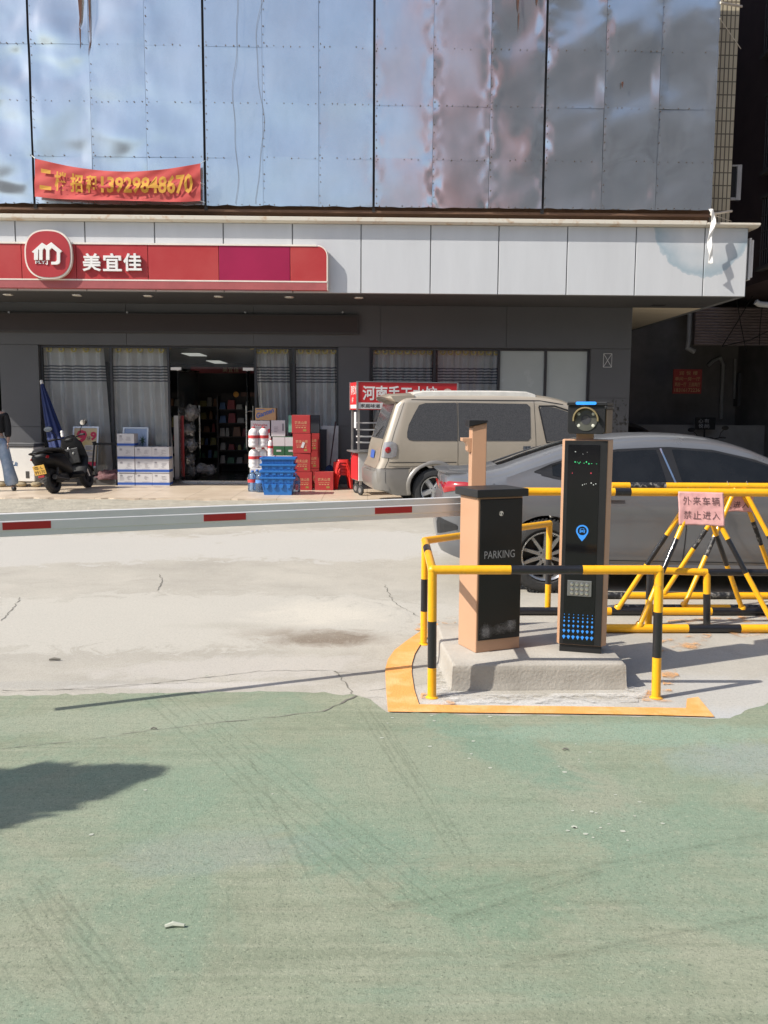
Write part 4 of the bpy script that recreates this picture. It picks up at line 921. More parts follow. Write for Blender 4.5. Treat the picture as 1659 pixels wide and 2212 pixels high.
def striped(mb, p0, p1, r, marks, n=14, first=0, cap=True):
    """pipe whose colour flips between the slots 0 and 1 at the fractions in marks"""
    p0, p1 = Vector(p0), Vector(p1); fr = [0.0] + list(marks) + [1.0]; c = first
    for k, (a, b) in enumerate(zip(fr, fr[1:])):
        mb.tube([p0.lerp(p1, a), p0.lerp(p1, b)], r, n, c, caps=cap and (k == 0 or k == len(fr) - 2)); c = 1 - c

# concrete plinth, a rough casting with a step on its left side
zpl = 0.154
pFL, pFR, pBL = G(976, 1492), G(1352, 1489), G(951, 1355, zpl)
bx, by = pFL.x + .01, pFL.y
poly = [(pFL.x, pFL.y), (pFR.x, pFR.y), (pFR.x + .03, 6.0), (pBL.x - .02, 5.9), (pBL.x - .015, 5.52), (pFL.x - .035, 5.50)]
mb = MB(); rn = random.Random(8)
def dens(pl, k=0.06):
    out = []
    for (a, b) in zip(pl, pl[1:] + pl[:1]):
        a, b = Vector((*a, 0)), Vector((*b, 0)); n = max(1, int((b - a).length / k))
        for i in range(n): out.append(a.lerp(b, i / n))
    return out
dp = dens(poly, 0.035); rings = []
cxp = sum(p.x for p in dp) / len(dp); cyp = sum(p.y for p in dp) / len(dp)
for z, inset in ((-0.05, -0.012), (0.0, -0.012), (0.02, -0.004), (0.06, 0.0), (0.11, 0.002), (zpl - .014, 0.004), (zpl - .004, 0.010), (zpl, 0.02)):
    rings.append([Vector((p.x + (cxp - p.x) * inset * 1.6 + 0.003 * mnoise.noise(Vector((p.x * 4, p.y * 6, z * 9))) + 0.0010 * mnoise.noise(Vector((p.x * 30, p.y * 30, z * 40))),
                          p.y + (cyp - p.y) * inset * 1.6 + 0.003 * mnoise.noise(Vector((p.x * 4 + 5, p.y * 6, z * 9))) + 0.0010 * mnoise.noise(Vector((p.x * 30 + 9, p.y * 30, z * 40))), z)) for p in dp])
mb.loft(rings)
o = mb.build('plinth', M_PLINTH, None, origin=(cxp, cyp, 0), smooth=50)
tag(o, 'rough grey concrete plinth under the parking cabinet and the pay pillar', 'plinth')
mb = MB(); z_ = .0085
for q in ([(940, 1500), (1378, 1496), (1378, 1516), (955, 1520)], [(938, 1350), (955, 1350), (985, 1500), (940, 1505)], [(1352, 1480), (1400, 1490), (1390, 1512), (1350, 1500)]): mb.add([G(*p_, z_) for p_ in q], [(0, 1, 2, 3)]); z_ += .0006
mb.build('cement_splash', M_WSPL, kind='structure')

# gate cabinet: local frame with x along the front, y backwards
gFL, gFR, gBL = G(1027, 1411, zpl), G(1122, 1400, zpl), G(993, 1392, zpl)
ga = math.atan2(gFR.y - gFL.y, gFR.x - gFL.x); gw = (gFR - gFL).length; gd = 0.225
gate = thing('gate_cabinet', 'tan parking gate cabinet with black front door reading PARKING and a long white barrier arm', 'barrier gate', tuple(gFL), ga)
H = 0.945
mb = MB(); mb.box(0, gw, 0, gd, 0, H); mb.build('body', M_TAN, gate, bevel=0.006)
mb = MB(); mb.box(-.022, gw + .022, -.03, gd + .03, H + .001, H + .048); mb.build('cap', M_SBLK, gate, bevel=0.004)
mb = MB(); mb.box(0.012, gw - .006, -.009, -.001, .075, H - .012); door = mb.build('door', mat('black_steel_door', (0.010, 0.010, 0.011), 0.3, var=0.2, vs=3, spec=0.35, bump=0.05, bs=6), gate, bevel=0.004)
mb = MB(); mb.lathe([(.0, -.014), (.013, -.012), (.015, -.006), (.015, .0)], 16, 0, Matrix.Translation((gw * .5, -.0095, H - .10)) @ Matrix.Rotation(R(-90), 4, 'X') @ Matrix.Rotation(R(180), 4, 'X'))
mb.box(gw * .5 - .002, gw * .5 + .002, -.026, -.022, H - .107, H - .095, 1); mb.build('lock', [M_STEEL, M_BLACK], door)
mb = MB(); mb.text('PARKING', (gw * .14, -.0105, .575), X3, Z3, w=gw * .68, h=.047); mb.build('lettering', mat('grey_print', (0.36, 0.36, 0.36), 0.5, var=.03), door)
mb = MB(); rn = random.Random(1); s = .0088
for r_ in range(13):
    for c_ in range(30):
        x = gw * .07 + c_ * s * .98; z = .092 + r_ * s * .86
        u = c_ / 29; zz = (z - .09) / .105
        k = 1.15 * math.exp(-((u - .16) / .15) ** 2 - ((zz - .35) / .45) ** 2) + .75 * math.exp(-((u - .55) / .2) ** 2 - ((zz - .45) / .35) ** 2) + 1.1 * math.exp(-((u - .88) / .15) ** 2 - ((zz - .65) / .42) ** 2)
        k *= rn.uniform(.8, 1.1)
        if k < .3 or x > gw * .92: continue
        q = s * .46 * min(1, k); up = 1 if (r_ + c_) % 2 else -1
        mb.add([(x - q, -.0105, z - up * q * .58), (x + q, -.0105, z - up * q * .58), (x, -.0105, z + up * q * .95)], [(0, 1, 2) if up > 0 else (1, 0, 2)])
mb.build('triangle_print', mat('silver_print', (0.50, 0.50, 0.50), 0.5, var=.03), door)
# the arm hangs on a shaft at the back of the cabinet and runs along -x
zb = 0.80; ay = gd + .10
mb = MB(); mb.cyl((.13, gd + .001, zb + .06), (.13, gd + .05, zb + .06), .05, n=18); mb.box(.06, .22, gd + .05, gd + .062, zb + .0, zb + .118); mb.build('arm_clamp', M_SBLK, gate, bevel=.003)
al = 3.62
mb = MB()
prof = [(-.0225, 0), (.0225, 0), (.0225, .118), (-.0225, .118), (-.0225, .080), (-.0255, .078), (-.0255, .030), (-.0225, .028)]
mb.prism([(ay - .0 + a, zb + b) for a, b in prof], .24, .24 - al, 'x')
arm = mb.build('arm', mat('white_aluminium_arm', (0.72, 0.71, 0.69), 0.35, var=0.05, vs=2, metal=0.15), gate, bevel=.002)
mb = MB(); mb.box(.24 - al - .012, .24 - al - .0005, ay - .026, ay + .024, zb - .002, zb + .12); mb.build('end_cap', M_SBLK, arm)
# red reflector strips lie where the picture shows them along the arm
Mg = Matrix.Translation(tuple(gFL)) @ Matrix.Rotation(ga, 4, 'Z'); Mgi = Mg.inverted()
nloc = Vector((0, -1, 0)); nw = (Mg.to_3x3() @ nloc); pw = Mg @ Vector((0, ay - .026, zb))
def on_arm(px, py):
    d = ray(px, py); o_ = Vector((0, 0, EYE)); t = (pw - o_).dot(nw) / d.dot(nw); return Mgi @ (o_ + d * t)
for a, b in (((5, 1131), (110, 1128)), ((440, 1113), (531, 1110)), ((810, 1098), (890, 1096)), ((-420, 1150), (-290, 1145))):
    xa, xb = on_arm(*a).x, on_arm(*b).x; mb = MB(); mb.box(xa, xb, ay - .0275, ay - .026, zb + .036, zb + .074); mb.build('reflector_strip', mat('red_reflector', (0.42, 0.016, 0.016), 0.4, var=.05), arm)

# narrow tan column behind the cabinet
q0, q1 = P(1018, 1040, 5.74), P(1050, 1040, 5.74)
pc = thing('side_column', 'slim tan column with slanted black cap and side bracket standing behind the gate cabinet', 'pillar', (q0.x, 5.74, zpl), R(3))
zt0, zt1 = P(1018, 921, 5.74).z - zpl, P(1050, 913, 5.74).z - zpl; wc = q1.x - q0.x
mb = MB(); mb.prism([(0, 0), (wc, 0), (wc, zt1), (.012, zt0 + .004), (0, zt0 - .012)], 0, .12, 'y'); mb.build('body', M_TAN, pc, bevel=.004)
mb = MB(); mb.prism([(-.022, zt0 - .004), (0, zt0 + .002), (.01, zt0 + .006), (wc + .002, zt1 + .002), (wc + .002, zt1 + .016), (-.022, zt1 + .016)], -.012, .135, 'y'); mb.build('cap', M_SBLK, pc, bevel=.002)
zk = P(1000, 950, 5.74).z - zpl
mb = MB(); mb.prism([(-.062, zk - .01), (-.062, zk + .012), (-.001, zk + .012), (-.001, zk - .082), (-.016, zk - .082), (-.026, zk - .070), (-.028, zk - .035), (-.038, zk - .016)], .01, .10, 'y'); mb.build('bracket', M_TAN, pc, bevel=.003)

# pay pillar with plate camera
pL, pR = G(1205, 1406, zpl), G(1300, 1413, zpl)
pa = math.atan2(pR.y - pL.y, pR.x - pL.x); pw_ = (pR - pL).length
pil = thing('pay_pillar', 'tall black and tan parking pillar with a plate camera on top and a keypad below', 'pay station', tuple(pL), pa)
HP = 1.29
sec = [(-.010, .028), (.004, 0), (pw_ - .004, 0), (pw_ + .022, .040), (pw_ + .022, .15), (-.010, .15)]
mb = MB(); mb.prism(sec, .045, HP, 'z'); mb.build('body', M_TAN, pil, bevel=.003)
mb = MB(); mb.box(.008, pw_ - .004, .003, .14, 0, .044); mb.build('foot', M_SBLK, pil)
mb = MB(); mb.box(.007, pw_ - .007, -.012, -.001, .05, HP - .006); mb.box(.028, pw_ - .05, -.0145, -.0122, .055, HP - .03, 1); fp = mb.build('front_panel', [M_SBLK, M_GBLK], pil, bevel=.002)
yp = -.0155
def pp(u, v): return (.028 + (pw_ - .078) * u, yp, .055 + (HP - .085) * v)
M_BLUE = mat('glowing_blue_print', (0.035, 0.24, 0.70), 0.45, var=.04, emit=.12)  # faint glow put into the print colour, no lamp behind it
mb = MB(); cx_, cz_ = pp(.52, 0)[0], pp(0, .575)[2]; rr_ = .036                                   # map pin
ring = [(cx_ + rr_ * math.cos(t), cz_ + rr_ * math.sin(t)) for t in [R(-28 + 236 * i / 22) for i in range(23)]]
inn = [(cx_ + rr_ * .74 * math.cos(t), cz_ + rr_ * .74 * math.sin(t)) for t in [R(-28 + 236 * i / 22) for i in range(23)]]
v = [(a, yp, b) for a, b in ring] + [(a, yp, b) for a, b in inn]; mb.add(v, [(i, i + 1, 24 + i, 23 + i) for i in range(22)])
low = [(cx_ + rr_ * .74 * math.cos(t), cz_ + rr_ * .74 * math.sin(t)) for t in [R(208 + 124 * i / 10) for i in range(11)]]
ol = [ring[-1], (cx_ - rr_ * .5, cz_ - rr_ * 1.15), (cx_, cz_ - rr_ * 1.75), (cx_ + rr_ * .5, cz_ - rr_ * 1.15), ring[0]]
mb.add([(a, yp, b) for a, b in ol] + [(a, yp, b) for a, b in low[::-1]], [tuple(range(len(ol) + len(low)))])
def rc(x0, x1, z0, z1): mb.add([(cx_ + x0 * rr_, yp, cz_ + z0 * rr_), (cx_ + x1 * rr_, yp, cz_ + z0 * rr_), (cx_ + x1 * rr_, yp, cz_ + z1 * rr_), (cx_ + x0 * rr_, yp, cz_ + z1 * rr_)], [(0, 1, 2, 3)])
for q in ((-.42, .42, -.22, -.10), (-.42, .42, .05, .12), (-.42, -.3, -.1, .05), (.3, .42, -.1, .05), (-.12, .12, -.08, .03), (-.3, .3, .36, .42), (-.32, -.24, .12, .36), (.24, .32, .12, .36), (-.4, -.26, -.34, -.22), (.26, .4, -.34, -.22), (-.5, -.44, .1, .18), (.44, .5, .1, .18)): rc(*q)
mb.build('pin_print', M_BLUE, fp)
mb = MB()
for r_, (vv, s) in enumerate(((.035, .0125), (.066, .011), (.092, .0088), (.116, .0072), (.134, .005), (.150, .0032))):
    for c_ in range(7):
        x, _, z = pp(.03 + .15 * c_ + .0, vv); mb.add([(x, yp, z - s * 1.25), (x + s * .85, yp, z + s * .2), (x, yp, z + s * .95), (x - s * .85, yp, z + s * .2)], [(0, 1, 2, 3)])
mb.build('diamond_print', M_BLUE, fp)
mb = MB(); a, b = pp(.10, .245), pp(.88, .325); mb.box(a[0], b[0], yp - .006, yp + .001, a[2], b[2]); kp = mb.build('keypad', mat('keypad_grey', (0.17, 0.175, 0.17), 0.4, metal=.4, var=.05), fp, bevel=.003)
for r_ in range(3):
    for c_ in range(4):
        x, _, z = pp(.25 + .16 * c_, .262 + .0225 * r_); mb = MB(); mb.lathe([(.0105, 0), (.0105, .003), (.006, .0045), (.001, .0045)], 12, 0, Matrix.Translation((x, yp - .0062, z)) @ Matrix.Rotation(R(90), 4, 'X')); mb.build('key', M_STEEL, kp, smooth=40)
rn = random.Random(12)
for vv, cl in ((.965, 'white'), (.918, 'green'), (.863, 'red'), (.812, 'white')):      # last segments lit on the text display
    mb = MB(); u = .14 if vv < .96 else .14
    while u < .95:
        l = rn.choice((.012, .02, .03, .1 if cl in ('green', 'red') and .4 < u < .6 else .03))
        if rn.random() < (.5 if vv < .96 else .15):
            x, _, z = pp(u, vv - .012 * rn.random()); mb.box(x, x + l * .2, yp - .0012, yp - .0002, z - .0012, z + rn.choice((.001, .0015, .004, .006)))
        u += l + rn.uniform(.02, .06)
    mb.build('display_line', mat('lit_%s_segment' % cl, {'white': (.4, .42, .4), 'green': (.05, .55, .2), 'red': (.6, .05, .08)}[cl], .5, emit=.22), fp)
nk = MB(); nk.box(.07, .17, .03, .12, HP + .001, HP + .034); nk.build('neck', M_TAN, pil)
hm = Matrix.Translation((pw_ * .5 + .008, .06, HP + .035)) @ Matrix.Rotation(R(-7), 4, 'Z'); hw = .108
mb = MB()
rr0 = .012
pr = [(-hw + rr0, 0), (hw - rr0, 0), (hw, rr0), (hw, .165), (-hw, .165), (-hw, rr0)]
mb.prism(pr, -.10, .16, 'y', 0, hm); head = mb.build('camera_head', M_SBLK, pil, bevel=.003)
mb = MB(); mb.box(-hw - .004, hw + .012, -.115, .17, .1655, .187, 0, hm); mb.box(hw - .003, hw + .012, -.112, .165, .145, .165, 0, hm); mb.build('hood', M_SBLK, head, bevel=.004)
mb = MB(); mb.box(hw + .001, hw + .010, -.09, .15, .006, .144, 0, hm); mb.build('side_cover', mat('bronze_cover', (0.20, 0.14, 0.09), 0.35, metal=.5, var=.05), head, bevel=.003)
mb = MB(); n = 8; pts = [(-.052 + .009 * math.cos(R(90 + 180 * i / n)), .179 + .009 * math.sin(R(90 + 180 * i / n))) for i in range(n + 1)] + [(.05 + .009 * math.cos(R(-90 + 180 * i / n)), .179 + .009 * math.sin(R(-90 + 180 * i / n))) for i in range(n + 1)]
mb.prism(pts, -.118, -.1155, 'y', 0, hm); mb.build('blue_bar', mat('blue_indicator', (0.03, 0.27, 0.80), 0.35, var=.03, emit=.25), head)
def disc(m, prof, mi=0, at=(0, 0, .083), y0=-.1005, n=28): m.lathe(prof, n, mi, hm @ Matrix.Translation((at[0], y0, at[2])) @ Matrix.Rotation(R(90), 4, 'X'))
mb = MB(); disc(mb, [(.066, 0), (.066, .004), (.060, .006), (.0, .006)]); lens = mb.build('lens_plate', mat('smoked_lens_glass', (0.085, 0.085, 0.075), 0.12, var=.08), head, smooth=40)
mb = MB(); disc(mb, [(.029, .0062), (.029, .008), (.022, .0085), (.015, .0075), (0, .0075)], 0); mb.build('lens', mat('lens_dark', (0.05, 0.05, 0.055), 0.08, var=.1), lens, smooth=40)
for a, b in ((-1, -1), (1, -1), (-1, 1), (1, 1)):
    mb = MB(); disc(mb, [(.0095, .0062), (.0095, .0075), (.006, .009), (0, .0092)], 0, (a * .042, 0, .083 + b * .034), n=14); mb.build('led_lamp', mat('pale_lamp', (0.55, 0.55, 0.47), 0.3, var=.05), lens, smooth=40)
mb = MB()                                                                                            # curved sun visor over the lens
for y0, y1 in ((-.150, -.1008),):
    v = []; f = []; n = 26
    for i in range(n + 1):
        t = R(0 + 180 * i / n)
        for r_ in (.0745, .0665):
            for y in (y0 + .02 * (1 - math.sin(t)), y1): v.append((r_ * math.cos(t), y, .083 + r_ * math.sin(t) - (.008 if i in (0, n) else 0)))
    for i in range(n):
        a = 4 * i; b = a + 4; f += [(a, b, b + 1, a + 1), (a + 2, a + 3, b + 3, b + 2), (a, a + 2, b + 2, b), (a + 1, b + 1, b + 3, a + 3)]
    mb.add(v, f, 0, hm)
mb.build('visor', mat('bronze_visor', (0.50, 0.38, 0.22), 0.3, metal=.75, var=.05), head, smooth=50)

# low guard rail cage round the plinth: its posts lean a touch, as in the photograph
cage = thing('guard_rail', 'low yellow and black pipe guard rail around the plinth of the parking cabinet', 'guard rail', tuple(G(1175, 1507)))
rp = .0255
FL, FR, RL, RR = G(933, 1507), G(1417, 1508), G(915, 1392), G(1183, 1323)
FLt, FRt, RLt, RRt = P(934, 1231, FL.y), P(1424, 1231, FR.y), P(918, 1168, RL.y), P(1187, 1131, RR.y)
for b, t, mk in ((FL, FLt, (.27, .62)), (FR, FRt, (.35, .69)), (RL, RLt, (.35, .65)), (RR, RRt, (.35, .62))):
    mb = MB(); striped(mb, b - Vector((0, 0, .03)), t, rp * (.93 if b is RR or b is RL else 1), mk); mb.lathe([(rp * 1.5, 0.002), (rp * 1.25, .008), (rp, .012)], 14, 0, Matrix.Translation(tuple(b)), caps=False)
    mb.build('post', [M_YEL, M_BLK], cage, True, smooth=50)
for a, b, mk in ((FLt, FRt, (.345, .66)), (FLt, RLt, (.5, .72)), (RLt, RRt, (.45, .6))):
    mb = MB(); d = (b - a).normalized() * .0; striped(mb, a, b, rp, mk)
    mb.build('rail', [M_YEL, M_BLK], cage, True, smooth=50)
for q in (FLt, FRt, RLt, RRt):
    mb = MB(); mb.lathe([(.001, -.0265), (.018, -.02), (.0262, -.006), (.0262, .006), (.018, .02), (.001, .0265)], 14, 0, Matrix.Translation(tuple(q))); mb.build('elbow', M_YEL, cage, True, smooth=60)
# low hoop further back
lh = thing('low_hoop', 'low yellow and black pipe hoop between the road barriers and the silver car', 'guard rail', tuple(G(1527, 1352)))
B = G(1527, 1352); T = P(1527, 1236, B.y); E_ = T + Vector((2.2, -.03, 0)); S_ = P(1405, 1232, B.y)
mb = MB(); striped(mb, B - Vector((0, 0, .02)), T, .027, (.62,), first=1); mb.build('post', [M_YEL, M_BLK], lh, True, smooth=50)
mb = MB(); striped(mb, B + Vector((2.2, -.03, -.02)), E_, .027, (.62,), first=1); mb.build('post', [M_YEL, M_BLK], lh, True, smooth=50)
mb = MB(); striped(mb, S_, T, .027, ()); striped(mb, T, E_, .0268, (.45,), first=1); mb.build('rail', [M_YEL, M_BLK], lh, True, smooth=50)
mb = MB(); striped(mb, Vector((S_.x, S_.y, -.02)), S_, .027, (.5,)); mb.build('post', [M_YEL, M_BLK], lh, True, smooth=50)

# two long A-frame road barriers, one behind the other
def barrier(label, x0, x1, yf, yb_, zt, apexes, topmk, fmk, bmk, legmk, topfirst, worn, rt=.031):
    t = thing('road_barrier', label, 'barrier', ((x0 + x1) / 2, (yf + yb_) / 2, 0), 0, 'striped A-frame road barriers')
    ym = (yf + yb_) / 2; m2 = [M_YEL, M_BLKW if worn else M_BLK]
    L_ = x1 - x0
    mb = MB(); striped(mb, (x0, ym, zt), (x1, ym, zt), rt, [(m - x0) / L_ for m in topmk], first=topfirst); mb.build('top_rail', m2, t, True, smooth=50)
    for y, mk, fst in ((yf, fmk, 0), (yb_, bmk, 1)):
        mb = MB(); striped(mb, (x0, y, rt + .002), (x1, y, rt + .002), rt, [(m - x0) / L_ for m in mk], first=fst); mb.build('bottom_rail', m2, t, True, smooth=50)
    for ax in apexes:
        for sx in (-1, 1):
            for y in (yf, yb_):
                mb = MB(); a = Vector((ax + sx * .035, ym + (.02 if y > ym else -.02), zt - .02)); b = Vector((ax + sx * .50, y, rt + .02))
                k = legmk[(0 if sx < 0 else 2) + (0 if y == yf else 1)]
                striped(mb, a, b, .0195, k, n=12, first=0); mb.lathe([(.03, -.012), (.03, .004), (.02, .02)], 10, 0, Matrix.Translation((b.x, b.y, b.z + .012)), caps=False)
                mb.build('leg', m2, t, True, smooth=50)
    return t
yA0, yA1, yB0, yB1 = 6.27, 6.83, 6.96, 7.45
def bx_(px, y, py=1330): return P(px, py, y).x
barrier('nearer yellow and black road barrier, hung with the larger pink notice', .98, 5.6, yA0, yA1, 1.012, [2.50, 4.3],
        [bx_(1318, 6.55), bx_(1352, 6.55), 3.3, 3.9, 4.5], [bx_(1487, yA0), bx_(1600, yA0), 3.3, 3.9, 4.6], [bx_(1250, yA1), bx_(1400, yA1) - .3, bx_(1415, yA1), bx_(1536, yA1), 3.6, 4.2],
        [(.34, .60), (.34, .60), (.34, .60), (.34, .60)], 0, False)
barrier('farther yellow and black road barrier, nearest the silver car', 2.02, 6.4, yB0, yB1, 1.005, [3.08, 4.9],
        [bx_(1350, 7.2), bx_(1426, 7.2), 3.9, 4.5, 5.2], [bx_(1330, yB0), bx_(1470, yB0), bx_(1575, yB0), bx_(1660, yB0), 4.2, 5.0], [bx_(1352, yB1), bx_(1517, yB1), bx_(1588, yB1), 4.0, 4.7],
        [(.42, .58), (.38, .56), (.40, .62), (.30, .52)], 0, True, .029)
# notices on pink paper
M_PINK = mat('faded_pink_paper', (0.62, 0.31, 0.30), 0.9, var=0.12, vs=6, col2=(0.70, 0.39, 0.36)); M_INK = mat('faded_ink', (0.15, 0.075, 0.075), 0.9, var=.1)
def notice(x0, x1, y0_, yr, lines, label, seed, off=-.055, lean=.05):
    ys = yr + off; a, b = P(x0, y0_[1], ys), P(x1, y0_[0], ys); wd, hh = b.x - a.x, b.z - a.z
    t = thing('paper_notice', label, 'notice', ((a.x + b.x) / 2, ys, a.z), 0, 'pink notices hung on the road barriers')
    def sh(u, v, d=0.0):
        wv = .007 * mnoise.noise(Vector((u * 3.0, v * 2.2, seed))) + .0035 * mnoise.noise(Vector((u * 9, v * 8, seed + 4))) - .008 * (1 - v) * math.sin(3 * u + seed)
        return (a.x + wd * u + .006 * mnoise.noise(Vector((v * 3, seed, 1))), ys - wv - d - lean * (1 - v), a.z + hh * v - .008 * u + .006 * mnoise.noise(Vector((u * 4, seed, 2))) * (1 - v))
    mb = MB(); mb.grid(sh, 26, 18); o = mb.build('sheet', M_PINK, t, True, smooth=180); s_ = o.modifiers.new('thickness', 'SOLIDIFY'); s_.thickness = .0012; s_.offset = 1
    mb = MB()
    for st, u0, u1, v0, v1 in lines:
        n = len(st)
        for k, ch in enumerate(st):
            ua = u0 + (u1 - u0) * (k + .06) / n; ub = u0 + (u1 - u0) * (k + .88) / n; vv, ff, _ = text_geo(ch, 0.0); mb.add([sh(ua + (ub - ua) * p, v0 + (v1 - v0) * q, .0045) for p, q in vv], ff)
    mb.build('lettering', M_INK, t, True)
    mb = MB()
    for u in (.27, .75):
        c = Vector(sh(u, 1)); mb.tube([c + Vector((0, 0, -.012)), Vector((c.x, yr + math.copysign(.034, off), 1.012)), Vector((c.x, yr, 1.048)), Vector((c.x, yr - math.copysign(.034, off), 1.02))], .0012, 5)
    mb.build('tie_wire', M_STEEL, t, True)
notice(1462, 1563, (1062, 1132), 6.55, [('外来车辆', .09, .93, .61, .86), ('禁止进入', .10, .93, .19, .43)], 'larger looking pink paper notice with eight characters on the nearer road barrier', 1.0)
notice(1540, 1629, (1052, 1104), 7.205, [('外来车辆', .08, .92, .62, .88), ('禁止进入', .08, .92, .16, .42)], 'half hidden pink paper notice on the farther road barrier', 6.0, .04, 0.0)
# small litter
for px, py, l, lab, m in ((377, 2004, .06, 'small pale torn stick lying on the green paving', M_PALE), (1222, 1621, .03, 'small dark leaf on the green paving below the plinth', M_CRACK), (332, 1576, .03, 'scrap of dark dirt on the joint in the green paving', M_CRACK), (118, 2641 * .54, .07, 'short dark twig lying on the grey concrete', M_CRACK), (447, 1950 * .75, .02, 'small white crumb on the green paving', M_PALE)):
    c = G(px, py, .006); mb = MB(); mb.tube([c + Vector((-l / 2, 0, .004)), c + Vector((-l * .1, .008, .008)), c + Vector((l / 2, .004, .005))], [l * .09, l * .13, l * .08], 6)
    tag(mb.build('litter', m, None, origin=c), lab, 'litter')
# ================================================================ VEHICLES
M_TYRE = mat('tyre_rubber', (0.028, 0.028, 0.028), 0.8, var=0.25, vs=8, bump=0.3, bs=60)
M_RIM = mat('alloy_rim', (0.52, 0.52, 0.52), 0.35, metal=0.6, var=0.12)
M_DARKP = mat('black_trim', (0.015, 0.015, 0.016), 0.45, var=0.15)
M_LAMPR = mat('red_tail_lens', (0.30, 0.008, 0.012), 0.15, coat=0.6, var=0.06)
M_LAMPC = mat('clear_lamp_lens', (0.26, 0.25, 0.25), 0.12, metal=0.3, coat=0.6, var=0.15, vs=20)
M_CHROME = mat('chrome_trim', (0.75, 0.74, 0.72), 0.15, metal=1.0, var=0.05)

class Body:
    """car skin lofted from tables: profile heights along x, half width along x, tuck in with height"""
    def __init__(s, L, hw, top, bot, plan, side, wheels, wr, rear, front, crown):
        s.__dict__.update(locals())
    def zt(s, x): return sm_tab(s.top, x)
    def zb(s, x):
        z = lerp_tab(s.bot, x)
        for xc, zc in s.wheels:
            if abs(x - xc) < s.wr: z = max(z, zc + math.sqrt(s.wr ** 2 - (x - xc) ** 2))
        return z
    def cap(s, x): return min(s.crown, max(.03, (s.zt(x) - s.zb(x)) * .45))
    def y(s, x, z):
        zt = s.zt(x); c = s.cap(x); ze = zt - c; k = 1.0
        if z > ze: k = max(0.0, 1 - ((z - ze) / c) ** 2.6) ** (1 / 2.6) if z < zt else 0.0
        return s.hw * lerp_tab(s.plan, x) * sm_tab(s.side, min(z, ze) if z > ze else z) * k
    def X(s, x, z):
        return x + lerp_tab(s.rear, z) * max(0, 1 - x / 1.2) - lerp_tab(s.front, z) * max(0, 1 - (s.L - x) / 1.2)
    def pt(s, x, z, off=0.0):
        """point of the right side (towards -y), pushed out by off"""
        return Vector((s.X(x, z), -s.y(x, z) - off, z))
    def shell(s, two_tone=None, wells=M_DARKP):
        xs = set([0.0, .02, .05, .1, .16]); k = int(s.L / .07)
        for i in range(k + 1): xs.add(s.L * i / k)
        for xc, _ in s.wheels:
            for i in range(13): xs.add(xc + s.wr * 1.0001 * math.cos(math.pi * i / 12))
        xs |= {s.L - .02, s.L - .05, s.L - .1}
        xs = sorted(x for x in xs if 0 <= x <= s.L); NS, NR = 14, 8; mb = MB(); rings = []
        for x in xs:
            zb, zt, c = s.zb(x), s.zt(x), s.cap(x); ze = zt - c
            lv = [zb + (ze - zb) * i / NS for i in range(NS + 1)]
            if two_tone and zb < two_tone < ze:
                j = min(range(1, NS), key=lambda q: abs(lv[q] - two_tone)); lv[j] = two_tone
            half = [s.pt(x, z) for z in lv]
            for i in range(1, NR + 1):
                t = math.pi / 2 * i / NR; yy = s.y(x, ze) * math.cos(t) ** (2 / 2.6); zz = ze + c * math.sin(t) ** (2 / 2.6)
                half.append(Vector((s.X(x, zz), -yy if i < NR else 0, zz)))
            rings.append(half)
        n = NS + NR + 1; W = 2 * n - 1
        for h in rings: mb.v += h + [Vector((p.x, -p.y, p.z)) for p in h[-2::-1]]
        for i in range(len(rings) - 1):
            for j in range(W):
                a, b = i * W + j, i * W + (j + 1) % W
                zc = (mb.v[a].z + mb.v[b].z + mb.v[a + W].z + mb.v[b + W].z) / 4
                mi = 2 if j == W - 1 else (1 if two_tone and zc < two_tone else 0)
                mb.f.append((a, b, b + W, a + W)); mb.m.append(mi)
        for e, base in ((0, 0), (1, (len(rings) - 1) * W)):
            for j in range(n - 1):
                a, b, c2, d = base + j, base + j + 1, base + W - 2 - j, base + W - 1 - j
                zc = (mb.v[a].z + mb.v[b].z) / 2; mi = 1 if two_tone and zc < two_tone else 0
                q = (a, d, c2, b) if e == 0 else (a, b, c2, d)
                q = tuple(dict.fromkeys(q))
                if len(q) > 2: mb.f.append(q); mb.m.append(mi)
        return mb
    def patch(s, mb, xs, lo, hi, off=.005, nz=6, mi=0, mirror=False):
        """skin patch between two outlines lo(x), hi(x), laid on the side"""
        v = []; f = []
        for i, x in enumerate(xs):
            a, b = lo(x), hi(x)
            for j in range(nz + 1):
                p = s.pt(x, a + (b - a) * j / nz, off); v.append(Vector((p.x, -p.y, p.z)) if mirror else p)
        for i in range(len(xs) - 1):
            for j in range(nz):
                a = i * (nz + 1) + j; q = (a, a + nz + 1, a + nz + 2, a + 1); f.append(q[::-1] if mirror else q)
        mb.add(v, f, mi)
    def seam(s, mb, pts, wd=.006, off=.003, mi=0):
        P_ = []
        for (a, b) in zip(pts, pts[1:]):
            n = max(1, int(math.hypot(b[0] - a[0], b[1] - a[1]) / .06))
            P_ += [(a[0] + (b[0] - a[0]) * i / n, a[1] + (b[1] - a[1]) * i / n) for i in range(n)]
        P_.append(pts[-1]); v = []; f = []
        for i, (x, z) in enumerate(P_):
            a, b = P_[max(0, i - 1)], P_[min(len(P_) - 1, i + 1)]; dx, dz = b[0] - a[0], b[1] - a[1]; l = math.hypot(dx, dz) or 1
            nx, nz = -dz / l * wd / 2, dx / l * wd / 2
            v += [s.pt(x + nx, z + nz, off), s.pt(x - nx, z - nz, off)]
            if i: f.append((2 * i - 2, 2 * i - 1, 2 * i + 1, 2 * i))
        mb.add(v, f, mi)
def xr(a, b, n): return [a + (b - a) * i / n for i in range(n + 1)]
def curve(pts): return lambda x: lerp_tab(pts, x)
